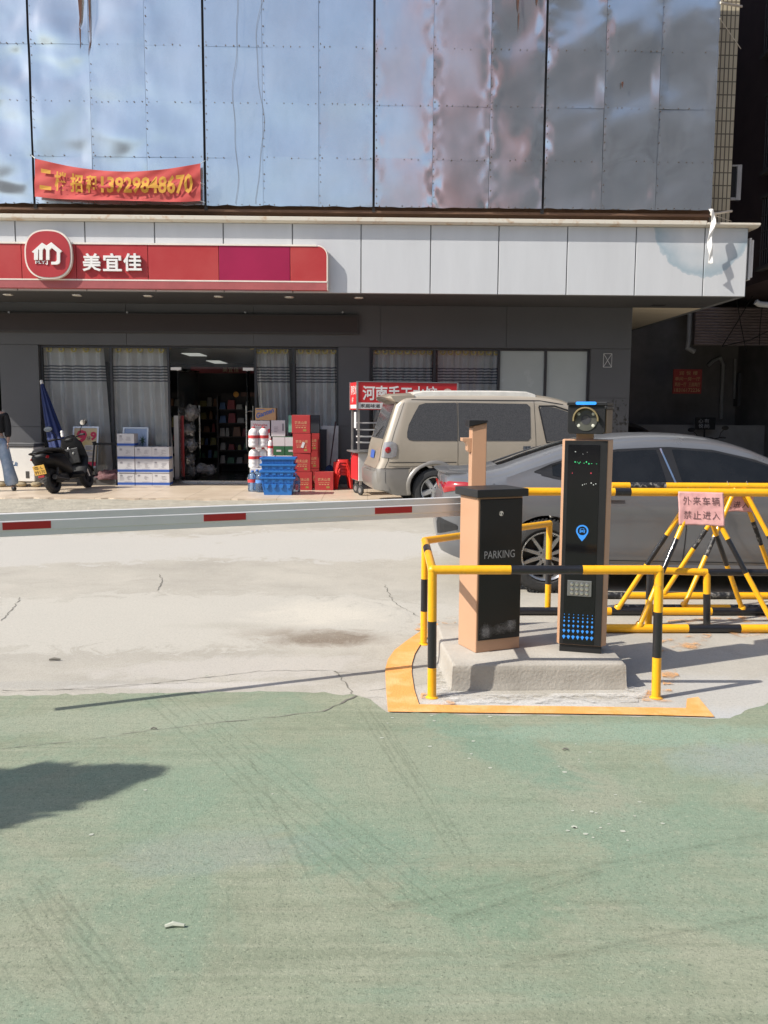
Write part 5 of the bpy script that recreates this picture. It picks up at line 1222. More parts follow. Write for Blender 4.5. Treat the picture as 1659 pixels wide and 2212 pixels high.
def rim_mesh(R_, w_, spokes, twist=0.0, wide=.055, ww=None):
    mb = MB(); a = R_
    mb.lathe([(a, -w_ * .48), (a + .004, -w_ * .5), (a - .012, -w_ * .44), (a - .022, -w_ * .25), (a - .03, w_ * .3)], 32, 0, caps=False)
    for k in range(spokes):
        M = Matrix.Rotation(2 * math.pi * k / spokes + .3, 4, 'Z')
        mb.frustum((.035, a - .012, -wide * .5, wide * .5), (.03, a - .01, -wide * .8, wide * .8), -w_ * .42, -w_ * .25, 0, M)
    mb.lathe([(.001, -w_ * .45), (.028, -w_ * .45), (.065, -w_ * .40), (.075, -w_ * .2)], 20, 0, caps=False)
    for k in range(5): mb.cyl((.05 * math.cos(k * 1.257), .05 * math.sin(k * 1.257), -w_ * .43), (.05 * math.cos(k * 1.257), .05 * math.sin(k * 1.257), -w_ * .3), .009, n=8, mi=1)
    mb.lathe([(.0, -w_ * .05), (a - .03, -w_ * .05)], 24, 1, caps=False)
    return mb
def wheel(parent, x, y, r, w_, R_, spokes, sgn, rimmat=None, wide=.05):
    """sgn -1: outer face towards -y"""
    M = Matrix.Translation((x, y, r)) @ Matrix.Rotation(R(90) if sgn > 0 else R(-90), 4, 'X')
    M = Matrix.Translation((x, y, r)) @ (Matrix.Rotation(R(-90), 4, 'X') if sgn < 0 else Matrix.Rotation(R(90), 4, 'X'))
    mb = MB(); h = w_ / 2
    mb.lathe([(R_, -h * .8), (R_ + .03, -h), (r - .045, -h), (r - .012, -h * .86), (r, -h * .68), (r, -h * .05), (r - .006, -h * .03), (r - .006, h * .03), (r, h * .05), (r, h * .68), (r - .012, h * .86), (r - .045, h), (R_ + .03, h), (R_, h * .8)], 40, 0, M, caps=False)
    for k in range(60):                                              # tread blocks on the shoulder
        t = 2 * math.pi * k / 60; Mk = M @ Matrix.Rotation(t, 4, 'Z')
        mb.box(r - .010, r + .003, -.006, .006, -h * .9, -h * .35, 0, Mk)
    t_ = mb.build('wheel', M_TYRE, parent, smooth=35)
    rm = rim_mesh(R_ + .002, w_, spokes, wide=wide); r2 = MB(); r2.add(rm.v, rm.f, 0, M); r2.m = rm.m
    r2.build('rim', [rimmat or M_RIM, M_DARKP], t_, smooth=35)

# ---------------------------------------------------------------- champagne van
def build_van():
    V = Body(4.62, .845, [(0, 1.82), (.12, 1.89), (.35, 1.91), (1.2, 1.93), (2.4, 1.93), (2.95, 1.885), (3.3, 1.78), (3.65, 1.50), (3.95, 1.22), (4.2, 1.09), (4.45, 1.0), (4.62, .82)],
             [(0, .36), (.25, .27), (4.3, .27), (4.62, .34)], [(0, .90), (.03, .94), (.08, .97), (.2, 1.0), (3.9, 1.0), (4.35, .93), (4.55, .82), (4.62, .72)],
             [(.25, .96), (.45, .995), (.66, 1.0), (.70, .985), (.9, .99), (1.12, .975), (1.45, .925), (1.75, .87), (1.95, .83)], [(.93, .35), (3.55, .35)], .42,
             [(.3, .06), (.5, 0), (.72, .0), (.8, .06), (1.05, .10), (1.75, .33), (1.95, .42)], [(.3, .05), (.6, 0), (1, .06)], .17)
    pr = G(931, 1106); a = R(8)
    loc = (pr.x - .93 * math.cos(a) + math.sin(a) * -.845 * 1.0 + .05, pr.y - .93 * math.sin(a) + .845 * math.cos(a), 0)
    van = thing('van', 'dusty champagne and grey van parked in front of the shop beside the food cart', 'van', loc, a)
    paint = mat('champagne_paint', (0.42, 0.365, 0.29), 0.32, metal=0.25, coat=0.5, var=0.05, vs=2); lower = mat('grey_lower_paint', (0.22, 0.205, 0.185), 0.4, metal=0.3, coat=0.3, var=0.08)
    V.shell(.70).build('body', [paint, lower, M_DARKP], van, smooth=42)
    dg = mat('dusty_tinted_glass', (0.052, 0.053, 0.057), 0.16, var=0.3, vs=60, col2=(0.082, 0.082, 0.085), lo=0.38, hi=0.62, rv=.12, spec=.4)
    # side windows with rounded ends, then the pillars between them
    sill = 1.145
    mb = MB(); V.patch(mb, [.36, .38, .42] + xr(.50, 1.30, 6), curve([(.36, 1.28), (.38, 1.20), (.42, 1.16), (.50, sill), (1.3, sill)]), curve([(.36, 1.40), (.42, 1.56), (.50, 1.715), (.56, 1.745), (1.3, 1.755)])); mb.build('side_window', dg, van)
    mb = MB(); V.patch(mb, xr(1.325, 2.48, 10) + [2.53], curve([(1.3, sill), (2.48, sill), (2.53, 1.19)]), curve([(1.3, 1.755), (2.48, 1.745), (2.53, 1.70)])); mb.build('side_window', dg, van)
    mb = MB(); V.patch(mb, [2.70, 2.73] + xr(2.80, 3.62, 9), curve([(2.70, 1.6), (2.73, 1.40), (2.79, 1.145), (3.62, 1.135)]), curve([(2.70, 1.66), (2.73, 1.70), (2.95, 1.69), (3.2, 1.61), (3.45, 1.42), (3.62, 1.16)])); mb.build('side_window', dg, van)
    mb = MB(); V.seam(mb, [(2.68, 1.70), (2.80, 1.12), (3.66, 1.11)], .022, .006); V.seam(mb, [(2.68, 1.71), (2.95, 1.715), (3.22, 1.63), (3.5, 1.43), (3.68, 1.15)], .022, .006); mb.build('window_seal', M_DARKP, van)
    mb = MB()
    V.seam(mb, [(1.312, 1.76), (1.312, .80), (1.33, .62), (1.345, .45), (1.45, .32)]); V.seam(mb, [(2.60, 1.80), (2.62, 1.1), (2.60, .5), (2.45, .30)]); V.seam(mb, [(3.72, 1.16), (3.75, .8), (3.62, .6)])
    V.seam(mb, [(.12, .70), (.12, 1.30), (.16, 1.80)], .008); V.seam(mb, [(0.06, .70), (.55, .705)], .01); V.seam(mb, [(.13, .30), (.13, .68)]); V.seam(mb, [(.3, 1.80), (2.7, 1.80), (3.1, 1.74)], .012)
    mb.build('panel_gap', M_DARKP, van)
    mb = MB(); V.patch(mb, xr(.14, 1.30, 8), curve([(0, .745), (2, .745)]), curve([(0, .785), (2, .785)]), .012, 3); V.patch(mb, xr(1.33, 2.58, 8), curve([(0, .745), (3, .745)]), curve([(0, .785), (3, .785)]), .012, 3); mb.build('side_moulding', paint, van, smooth=30)
    mb = MB(); V.seam(mb, [(.14, .80), (1.29, .80)], .012, .012); mb.build('moulding_shadow_gap', M_DARKP, van)
    # flared rear arch
    mb = MB(); v = []; f = []; n = 18
    for i in range(n + 1):
        t = R(-8 + 196 * i / n); 
        for rr_, off in ((.418, .012), (.425, .03), (.465, .03), (.485, .004)):
            x, z = .93 + rr_ * math.cos(t), .35 + rr_ * math.sin(t); v.append(V.pt(min(max(x, 0.0), 4.6), max(z, .28), off))
        if i:
            for q in range(3): a_ = 4 * (i - 1) + q; f.append((a_, a_ + 4, a_ + 5, a_ + 1))
    mb.add(v, f); mb.build('wheel_arch', lower, van, smooth=60)
    # tail lamp wraps the corner
    for mir in (False, True):
        mb = MB(); V.patch(mb, [0.0, .012, .03, .06, .10, .15, .20, .245], curve([(0, .88), (.15, .87), (.245, .90)]), curve([(0, 1.12), (.1, 1.135), (.2, 1.11), (.245, 1.03)]), .010, 4, mirror=mir); tl = mb.build('tail_lamp', M_LAMPC, van, smooth=60)
        c = V.pt(.09, 1.0, .016); 
        if mir: c = Vector((c.x, -c.y, c.z))
        mb = MB(); mb.lathe([(.001, .012), (.035, .01), (.05, .0), (.05, -.012)], 18, 0, Matrix.Translation(tuple(c)) @ Matrix.Rotation(R(90) if not mir else R(-90), 4, 'X')); mb.build('red_reflector', M_LAMPR, tl, smooth=50)
    # rear end
    def rp_(y, z, off=.008): return Vector((V.X(0, z) - off - .012 * (1 - (y / .8) ** 2), y, z))
    mb = MB(); mb.grid(lambda u, v: rp_(-.60 + 1.2 * u + (.0), 1.17 + .56 * v, .010), 10, 8); mb.build('rear_window', dg, van, smooth=180)
    mb = MB(); mb.grid(lambda u, v: rp_(-.66 + 1.32 * u, .70 + 1.10 * v, .004), 12, 12); mb.build('tailgate', paint, van, smooth=180)
    mb = MB(); mb.tube([rp_(.02, 1.20, .03), rp_(-.16, 1.30, .025), rp_(-.33, 1.37, .02)], [.012, .008, .005], 6); mb.build('wiper', M_DARKP, van)
    mb = MB(); mb.grid(lambda u, v: rp_(-.20 + .4 * u, .84 + .13 * v, .02), 4, 2); mb.build('number_plate', mat('plate_blue', (0.05, 0.12, 0.40), 0.4, var=.1), van)
    mb = MB(); mb.grid(lambda u, v: rp_(-.42 + .84 * u, .62 + .035 * v, .024), 4, 2); mb.build('badge_strip', M_CHROME, van)
    # bumper, spoiler, roof panel, handles
    mb = MB(); sec = [(.10, .33), (-.03, .36), (-.065, .45), (-.065, .62), (-.02, .665), (.10, .67)]
    rings = []
    for y in xr(-.83, .83, 14):
        k = 1 - (abs(y) / .83) ** 4 * .8; rings.append([Vector((x * (k if x < 0 else 1) + (.10 if abs(y) > .8 else 0), y, z)) for x, z in sec])
    mb.loft(rings); mb.build('rear_bumper', lower, van, smooth=50)
    mb = MB(); rings = []
    for y in xr(-.68, .68, 12):
        e = 1 - (abs(y) / .68) ** 6; zz = 1.90 - .05 * (abs(y) / .68) ** 2; rings.append([Vector((.19 + .12 * (1 - e), y, zz - .085)), Vector((.15 + .12 * (1 - e), y, zz - .04)), Vector((.24, y, zz - .002)), Vector((.62, y, zz + .02)), Vector((.62, y, zz - .03)), Vector((.45, y, zz - .12))])
    mb.loft(rings); mb.build('spoiler', paint, van, smooth=45)
    mb = MB(); rings = []
    for x in xr(.62, 2.66, 14):
        k = min(1, min(x - .62, 2.66 - x) / .12); k = k ** .5 if k > 0 else 0.05; zz = V.zt(x)
        rings.append([Vector((x, -.64, zz - .055 - .03)), Vector((x, -.62, zz - .03 + .03 * k)), Vector((x, -.56, zz - .012 + .035 * k)), Vector((x, .56, zz - .012 + .035 * k)), Vector((x, .62, zz - .03 + .03 * k)), Vector((x, .64, zz - .085))])
    mb.loft(rings); mb.build('roof_fairing', mat('dusty_roof_panel', (0.55, 0.53, 0.48), 0.45, var=0.12, vs=6), van, smooth=45)
    mb = MB(); V.patch(mb, xr(2.27, 2.56, 4), curve([(2.27, .965), (2.56, .965)]), curve([(2.27, 1.075), (2.56, 1.075)]), .006, 3, 0); V.patch(mb, xr(2.40, 2.53, 3), curve([(2, .985), (3, .985)]), curve([(2, 1.06), (3, 1.06)]), .016, 2, 1); V.seam(mb, [(2.45, .985), (2.45, 1.06)], .008, .02, 2); V.seam(mb, [(2.50, .985), (2.50, 1.06)], .008, .02, 2)
    mb.build('door_handle', [paint, M_CHROME, M_DARKP], van)
    mb = MB(); V.patch(mb, xr(2.70, 2.92, 4), curve([(2, 1.0), (3, 1.0)]), curve([(2, 1.065), (3, 1.065)]), .010, 3, 0); V.seam(mb, [(2.72, 1.04), (2.90, 1.04)], .012, .016, 1); mb.build('door_handle', [paint, M_DARKP], van)
    # windscreen and lamps on the far end, mirror
    mb = MB(); mb.grid(lambda u, v: Vector((V.X(3.22 + .62 * (1 - v), V.zt(3.22 + .62 * (1 - v))), (-.62 + 1.24 * u) * (1 - .1 * v), V.zt(3.22 + .62 * (1 - v)) + .008 - .10 * abs(2 * u - 1) ** 3)), 8, 6); mb.build('windscreen', dg, van, smooth=180)
    for s_ in (-1, 1):
        mb = MB(); mb.box(4.42, 4.56, s_ * .62 - .13, s_ * .62 + .13, .70, .84); mb.build('headlight', M_LAMPC, van, bevel=.03)
        mb = MB(); mb.box(3.62, 3.70, s_ * .98 - .09, s_ * .98 + .09, 1.10, 1.30); mb.cyl((3.66, s_ * .80, 1.14), (3.66, s_ * .92, 1.16), .02); mb.build('mirror', paint, van, bevel=.03)
    for x in (.93, 3.55):
        wheel(van, x, -.735, .35, .22, .215, 5, -1, wide=.06); wheel(van, x, .735, .35, .22, .215, 5, 1, wide=.06)
    return van
build_van()

# ---------------------------------------------------------------- grey fastback saloon
def build_sedan(name, label, loc, a, paintmat, glassmat, detail=True):
    S = Body(4.64, .90, [(0, .84), (.03, .985), (.10, 1.055), (.25, 1.065), (.55, 1.105), (.85, 1.205), (1.2, 1.315), (1.6, 1.392), (2.05, 1.418), (2.45, 1.398), (2.8, 1.315), (3.15, 1.165), (3.45, 1.01), (3.7, .955), (4.1, .885), (4.4, .77), (4.64, .60)],
             [(0, .34), (.3, .24), (.6, .19), (4.1, .19), (4.64, .26)], [(0, .70), (.03, .78), (.08, .86), (.18, .93), (.35, .975), (.6, 1.0), (3.6, 1.0), (4.1, .95), (4.4, .86), (4.55, .76), (4.64, .62)],
             [(.19, .92), (.28, .965), (.45, .985), (.60, .98), (.72, 1.0), (.86, .992), (.98, .955), (1.15, .865), (1.3, .785), (1.42, .73)], [(.97, .335), (3.67, .335)], .365,
             [(.25, .10), (.40, .02), (.6, 0), (.75, .03), (.82, .06), (.93, .02), (1.06, .0)], [(.25, .12), (.45, 0), (.7, .06)], .13)
    car = thing(name, label, 'car', loc, a)
    S.shell().build('body', [paintmat, paintmat, M_DARKP], car, smooth=38)
    # glasshouse: black surround then panes
    hi = curve([(.86, 1.085), (1.02, 1.155), (1.25, 1.222), (1.6, 1.283), (2.05, 1.306), (2.45, 1.283), (2.8, 1.205), (3.1, 1.095), (3.42, .965)]); lo = curve([(.86, 1.075), (1.1, 1.02), (1.3, 1.0), (2.2, .965), (3.42, .945)])
    mb = MB(); S.patch(mb, xr(.86, 3.42, 34), lo, hi, .004, 5); mb.build('window_surround', M_DARKP, car, smooth=60)
    def ins(a_, b_, dl=.014, dh=.018): return (lambda x: lo(x) + dl), (lambda x: max(lo(x) + dl, hi(x) - dh))
    l2, h2 = ins(0, 0)
    for x0, x1, sk in ((1.02, 1.36, .0), (1.40, 2.02, .06), (2.16, 3.33, .0)):
        mb = MB()
        v = []; f = []; n = 16; k = 5
        for i in range(n + 1):
            for j in range(k + 1):
                t = j / k; u = i / n; x = x0 + (x1 - x0) * u; x += (-.07 * t if x0 > 1.3 and x0 < 2 else 0) * u + (-.07 * t * (1 - u) if x0 > 2 else 0)
                v.append(S.pt(x, l2(x) + (h2(x) - l2(x)) * t, .008))
        f = [(i * (k + 1) + j, (i + 1) * (k + 1) + j, (i + 1) * (k + 1) + j + 1, i * (k + 1) + j + 1) for i in range(n) for j in range(k)]
        mb.add(v, f); mb.build('side_window', glassmat, car, smooth=180)
    mb = MB(); S.seam(mb, [(1.99, 1.292), (2.10, .985)], .016, .011); mb.build('pillar_trim', M_CHROME, car)
    mb = MB(); S.seam(mb, [(x, lo(x) - .004) for x in xr(.92, 3.4, 20)], .012, .006); mb.build('waist_trim', M_DARKP, car)
    mb = MB(); S.seam(mb, [(1.36, 1.27), (1.36, .98), (1.40, .80), (1.335, .66), (1.30, .50), (1.42, .33)], .007); S.seam(mb, [(2.12, .985), (2.20, .60), (2.18, .30)], .007); S.seam(mb, [(3.34, .95), (3.30, .6), (3.22, .30)], .007); S.seam(mb, [(1.42, .30), (3.2, .285)], .007)
    S.seam(mb, [(.30, 1.045), (.42, 1.02), (.50, .97), (.36, .92)], .006); S.seam(mb, [(.30, .66), (.50, .655), (.60, .64)], .006); mb.build('panel_gap', M_DARKP, car)
    mb = MB(); rings = []
    for x in xr(.62 + .76, 3.26, 16): q = S.pt(x, .235, 0); rings.append([q + Vector((0, .04, .05)), q + Vector((0, -.012, .035)), q + Vector((0, -.02, -.01)), q + Vector((0, .03, -.05)), q + Vector((0, .1, -.05))])
    mb.loft(rings); mb.build('side_skirt', paintmat, car, smooth=40)
    mb = MB(); S.patch(mb, xr(1.46, 1.62, 3), curve([(1, .845), (2, .845)]), curve([(1, .875), (2, .875)]), .02, 2); mb.build('door_handle', paintmat, car); mb = MB(); S.patch(mb, xr(2.26, 2.42, 3), curve([(1, .835), (3, .835)]), curve([(1, .865), (3, .865)]), .02, 2); mb.build('door_handle', paintmat, car)
    for mir in (False, True):
        mb = MB(); S.patch(mb, [0, .01, .03, .06, .1, .16, .24, .32, .40], curve([(0, .87), (.1, .90), (.25, .93), (.40, .955)]), curve([(0, .955), (.1, .985), (.25, .985), (.40, .96)]), .008, 4, mirror=mir); mb.build('tail_lamp', M_LAMPR, car, smooth=60)
        mb = MB(); S.patch(mb, [.005, .03, .07, .12, .18], curve([(0, .50), (.18, .56)]), curve([(0, .66), (.18, .60)]), .006, 3, mirror=mir); mb.build('bumper_vent', M_DARKP, car)
        mb = MB(); S.patch(mb, xr(4.12, 4.60, 8), curve([(4.12, .70), (4.6, .62)]), curve([(4.12, .735), (4.6, .70)]), .008, 3, mirror=mir); mb.build('headlight', M_LAMPC, car)
        s_ = 1 if mir else -1; mb = MB(); mb.frustum((3.02, 3.16, s_ * 1.0 - .10, s_ * 1.0 + .10), (3.03, 3.13, s_ * 1.0 - .08, s_ * 1.0 + .08), .97, 1.11); mb.cyl((3.1, s_ * .84, .98), (3.1, s_ * .94, 1.0), .02); mb.build('mirror', paintmat, car, bevel=.025)
    mb = MB(); v = []
    mb.grid(lambda u, v: Vector((S.X(.58 + .92 * v, S.zt(.58 + .92 * v)), (-.56 + 1.12 * u) * (1 - .06 * v), S.zt(.58 + .92 * v) + .006 - .05 * abs(2 * u - 1) ** 3)), 8, 8); mb.build('rear_window', glassmat, car, smooth=180)
    mb = MB(); mb.grid(lambda u, v: Vector((2.62 + .80 * (1 - v), (-.64 + 1.28 * u) * (1 - .12 * v), S.zt(2.62 + .80 * (1 - v)) + .006 - .06 * abs(2 * u - 1) ** 3)), 8, 8); mb.build('windscreen', glassmat, car, smooth=180)
    mb = MB(); rings = []
    for y in xr(-.60, .60, 14):                                         # boot lip
        e = (abs(y) / .60) ** 2; x0 = .02 + .09 * e; zz = 1.052 - .012 * e; rings.append([Vector((x0 + .16, y, zz - .03)), Vector((x0 + .01, y, zz - .02)), Vector((x0 - .025, y, zz + .012)), Vector((x0 + .03, y, zz + .014)), Vector((x0 + .17, y, zz + .006))])
    mb.loft(rings); mb.build('boot_lip', paintmat, car, smooth=50)
    mb = MB(); mb.box(-.022, .0, -.26, .26, .60, .74); mb.build('number_plate', mat('plate_blue', (0.05, 0.12, 0.40), 0.4, var=.1), car)
    rimm = mat('machined_rim', (0.36, 0.36, 0.36), 0.25, metal=0.8, var=.05)
    for x in (.97, 3.67):
        for s_ in (-1, 1): wheel(car, x, s_ * .795, .335, .215, .215, 10, s_, rimm, wide=.026)
    # roomy cabin seen through the glass
    cab = MB()
    for x in (1.35, 2.35):
        for y in (-.38, .38): cab.frustum((x, x + .22, y - .24, y + .24), (x - .16, x - .02, y - .2, y + .2), .55, 1.12); cab.box(x - .18, x - .05, y - .12, y + .12, 1.13, 1.28)
    return car
wr = G(1195, 1281); sa = R(-2.5)
silver = mat('grey_metallic_paint', (0.150, 0.155, 0.165), 0.30, metal=0.3, coat=0.5, var=0.04, vs=2)
cg = mat('dark_car_glass', (0.006, 0.0065, 0.0065), 0.04, var=0.3, vs=3, col2=(0.014, 0.0145, 0.015), spec=.38, rv=.02)
build_sedan('car', 'silver grey fastback car parked behind the road barriers and the pay pillar', (wr.x - .97 * math.cos(sa) - .90 * math.sin(-sa), wr.y - .97 * math.sin(sa) + .90 * math.cos(sa) - .02, 0), sa, silver, cg)
navy = mat('black_blue_paint', (0.012, 0.013, 0.022), 0.2, coat=0.6, var=.05)
fa = R(-80); fx_, fy_ = P(1418, 940, 20.0).x - .1, 19.9
build_sedan('car', 'dark blue black car parked nose out in the shaded alley', (fx_ - 4.64 * math.cos(fa), fy_ - 4.64 * math.sin(fa), 0), fa, navy, cg)
# ================================================================ GOODS ON THE FORECOURT
M_CARTW = mat('white_carton', (0.62, 0.61, 0.61), 0.8, var=0.05, vs=3); M_CBLUE = mat('carton_blue', (0.03, 0.10, 0.40), 0.7, var=0.08); M_PRINT = mat('grey_carton_print', (0.24, 0.23, 0.25), 0.8, var=.05)
M_CARTR = mat('red_carton', (0.40, 0.032, 0.032), 0.7, var=0.10, vs=4); M_GOLD = mat('pale_gold_print', (0.62, 0.40, 0.20), 0.6, var=.05)
M_TAPE = mat('packing_tape', (0.50, 0.36, 0.20), 0.35, var=.1)
def fpos(px, Y): return X_(px, Y, 1050)
def zed(py, Y, px=600): return P(px, py, Y).z
def place_box(o_name, label, cat, group, x0, x1, y0, dep, z0, z1, m, fn=None, rz=0.0, bev=.004):
    w_, h_ = x1 - x0, z1 - z0
    t = thing(o_name, label, cat, (x0, y0, z0), rz, group); mb = MB(); mb.box(0, w_, 0, dep, 0, h_); b = mb.build('box', m, t, bevel=bev)
    mb = MB(); mb.box(w_ * .02, w_ * .98, dep * .44, dep * .56, h_ + .0003, h_ + .0012); mb.build('tape', M_TAPE, t)
    if fn: fn(t, b, w_, h_, dep)
    return t
rn = random.Random(21)
def white_face(t, b, w_, h_, dep):
    mb = MB(); mb.box(-.001, w_ + .001, -.001, dep + .001, .018, .018 + h_ * .19); mb.build('blue_band', M_CBLUE, b)
    mb = MB(); mb.lathe([(.0, .0), (.03, 0.0)], 14, 0, Matrix.Translation((w_ * .22, -.0015, h_ * .82)) @ Matrix.Rotation(R(90), 4, 'X') @ Matrix.Scale(.4, 4, (0, 1, 0)), caps=False); mb.box(w_ * .14, w_ * .30, -.002, -.0012, h_ * .70, h_ * .73)
    for k in range(rn.choice((3, 5, 6))):
        z = h_ * (.74 - .065 * k); a = w_ * rn.uniform(.5, .6); mb.box(a, a + w_ * rn.uniform(.08, .3), -.002, -.0012, z, z + h_ * .018)
    if rn.random() < .5:
        for k in range(3): z = h_ * (.62 - .09 * k); mb.box(w_ * .12, w_ * rn.uniform(.25, .4), -.002, -.0012, z, z + h_ * .02)
    mb.box(w_ * .4, w_ * .85, -.002, -.0012, h_ * .30, h_ * .315); mb.build('carton_print', M_PRINT, b)
Yc = 17.98; zc = [ZP + .0015 + i * .2655 for i in range(5)]; xcs = [fpos(255, Yc), fpos(292.5, Yc), fpos(330, Yc)]
nm = {(0, 0): 'bottom left', (0, 1): 'bottom middle', (0, 2): 'bottom right', (1, 0): 'second row left', (1, 1): 'centre, second row', (1, 2): 'second row right', (2, 0): 'third row left', (2, 1): 'third row middle', (2, 2): 'third row right', (3, 0): 'topmost, lone'}
for r_ in range(4):
    for c_ in range(3):
        if (r_, c_) in nm:
            dx = rn.uniform(-.006, .006); place_box('carton', nm[(r_, c_)] + ' white carton with a blue band, in the stack left of the door', 'carton', 'white cartons stacked left of the door',
                xcs[c_] + dx, xcs[c_] + dx + .345, Yc + rn.uniform(-.01, .01), .31, zc[r_], zc[r_] + .262, M_CARTW, white_face, R(rn.uniform(-1, 1)))
def red_face(t, b, w_, h_, dep):
    mb = MB(); mb.text('农夫山泉', (w_ * .16, -.0015, h_ * .50), X3, Z3, w=w_ * .68, h=h_ * .17); mb.text('NONGFU SPRING', (w_ * .2, -.0015, h_ * .38), X3, Z3, w=w_ * .6, h=h_ * .055)
    for k in range(4): mb.box(w_ * (.22 + .15 * k), w_ * (.32 + .15 * k), -.002, -.0012, h_ * .29, h_ * .325)
    mb.build('carton_print', M_GOLD, b)
    mb = MB(); mb.box(w_ * .62, w_ * .80, -.002, -.001, h_ * .10, h_ * .22); mb.build('code_label', mat('ochre_label', (0.30, 0.20, 0.05), 0.7), b)
Yr = 17.15
for k, (a, b, z0, z1, rz) in enumerate(((638, 674, 1058, 1019.5, 0), (634, 671, 1019, 979, 1), (633, 671.5, 978.5, 936, -1.5), (631, 670, 935.5, 896, .5))):
    place_box('carton', ['bottom', 'second from bottom', 'third, tagged', 'topmost'][k] + ' red carton in the front stack beside the blue crates', 'carton', 'red drink cartons', fpos(a, Yr), fpos(b, Yr), Yr, .27,
              (ZP + .001 if k == 0 else zed(z0, Yr) ), zed(z1, Yr) - .002, M_CARTR, red_face, R(rz))
    if k == 2:
        c = P(655, 961, Yr - .012); mb = MB(); mb.box(c.x - .03, c.x + .02, Yr - .013, Yr - .009, c.z - .06, c.z + .05, 0, Matrix.Translation(c) @ Matrix.Rotation(R(20), 4, 'Y') @ Matrix.Translation(-c))
        tag(mb.build('paper_tag', M_CARTW, None, origin=c), 'small white paper tag stuck on a red carton of the front stack', 'tag')
place_box('carton', 'lone red carton on the floor between the tall red stack and the red stools', 'carton', 'red drink cartons', fpos(680, Yr), fpos(720, Yr), Yr + .02, .27, ZP + .001, zed(1019, Yr), M_CARTR, red_face, R(-2))
Yr2 = 17.62; M_CARTR2 = M_CARTR
for k, (z0, z1) in enumerate(((1053, 1012), (1011.5, 974), (973.5, 935.5))):
    place_box('carton', ['bottom', 'middle', 'upper'][k] + ' red carton of the rear stack, half hidden by the front red stack', 'carton', 'red drink cartons', fpos(654, Yr2), fpos(690, Yr2), Yr2, .27, ZP + .001 if k == 0 else zed(z0, Yr2), zed(z1, Yr2) - .002, M_CARTR2, red_face)
place_box('carton', 'dark blue black carton on top of the rear red stack', 'carton', None, fpos(660, Yr2), fpos(690, Yr2), Yr2 + .01, .27, zed(935, Yr2), zed(896, Yr2), mat('dark_carton', (0.03, 0.035, 0.045), 0.7), None)
place_box('carton', 'pale green carton edge showing left of the topmost red carton', 'carton', None, fpos(624, Yr2), fpos(640, Yr2), Yr2 + .02, .25, zed(934, Yr2), zed(897, Yr2), mat('mint_carton', (0.16, 0.42, 0.30), 0.7), None)
# mixed cartons right of the door
Ym = 17.72
def fb(name, a, b, z0, z1, m, fn, lab, dep=.28, Y=Ym, rz=0, grp=None):
    return place_box('carton', lab, 'carton', grp, fpos(a, Y), fpos(b, Y), Y, dep, z0, z1, m, fn, R(rz))
M_KRAFT = mat('kraft_carton', (0.46, 0.29, 0.15), 0.8, var=.07); M_CGREEN = mat('green_carton', (0.03, 0.13, 0.055), 0.7, var=.1); M_INKB = mat('blue_lettering', (0.03, 0.11, 0.36), 0.6)
zA, zB, zC = zed(984, Ym), zed(943, Ym), zed(909, Ym)
def ganten(t, b, w_, h_, dep):
    mb = MB(); ang = R(20); mb.text('Ganten', (w_ * .05, -.0015, h_ * .12), (math.cos(ang), 0, math.sin(ang)), (-math.sin(ang) * .2, 0, math.cos(ang)), w=w_ * .92, h=h_ * .42, bold=.03)
    mb.box(w_ * .05, w_ * .45, -.002, -.0012, h_ * .85, h_ * .9); mb.build('lettering', M_INKB, b)
def wahaha(t, b, w_, h_, dep):
    mb = MB(); mb.text('Wahaha', (w_ * .13, -.0015, h_ * .66), X3, Z3, w=w_ * .74, h=h_ * .15, bold=.01)
    for sx in (-1, 1):
        o_ = [(w_ * .5 + sx * w_ * x, -.0015, h_ * z) for x, z in ((.5, .52), (.42, .46), (.28, .34), (.14, .2), (.10, .02), (.30, .02), (.36, .16), (.5, .24))]; mb.add(o_, [tuple(range(8)) if sx < 0 else tuple(range(7, -1, -1))])
    mb.build('red_print', mat('carton_red_print', (0.52, 0.03, 0.05), 0.7), b)
    mb = MB(); mb.box(w_ * .2, w_ * .8, -.002, -.0012, h_ * .56, h_ * .58); mb.build('carton_print', M_PRINT, b)
def plainp(t, b, w_, h_, dep):
    mb = MB()
    for k in range(4): mb.box(w_ * .2, w_ * rn.uniform(.4, .6), -.002, -.0012, h_ * (.3 + .09 * k), h_ * (.325 + .09 * k))
    mb.box(w_ * .78, w_ * .9, -.002, -.0012, h_ * .35, h_ * .8); mb.build('carton_print', M_PRINT, b)
def greenw(t, b, w_, h_, dep):
    mb = MB(); mb.box(-.001, w_ + .001, -.001, dep + .001, h_ * .50, h_ * .97); mb.build('white_band', M_CARTW, b)
    mb = MB(); mb.text('OK', (w_ * .3, -.0015, h_ * .15), X3, Z3, w=w_ * .3, h=h_ * .1) if False else mb.box(w_ * .3, w_ * .7, -.002, -.001, h_ * .2, h_ * .3); mb.build('carton_print', M_CARTW, b)
fb('c', 547, 588, ZP + .001, zA, M_CARTW, plainp, 'white carton on the floor behind the blue crates, lowest of the mixed stack')
fb('c', 592, 632, ZP + .001, zA, M_CARTW, plainp, 'white carton on the floor under the green and white cartons')
fb('c', 548, 586, zA + .001, zB, M_CARTW, plainp, 'white carton under the box with red swooshes')
fb('c', 590, 615.5, zA + .001, zB, M_CGREEN, greenw, 'left green and white carton below the plain white box')
fb('c', 616.5, 640, zA + .001, zB, M_CGREEN, greenw, 'right green and white carton beside the red stack')
fb('c', 543, 584, zB + .001, zC, M_CARTW, wahaha, 'white carton with two red swooshes below the brown box')
fb('c', 587, 617, zB + .001, zC + .01, M_CARTW, plainp, 'plain white printed carton right of the swoosh carton')
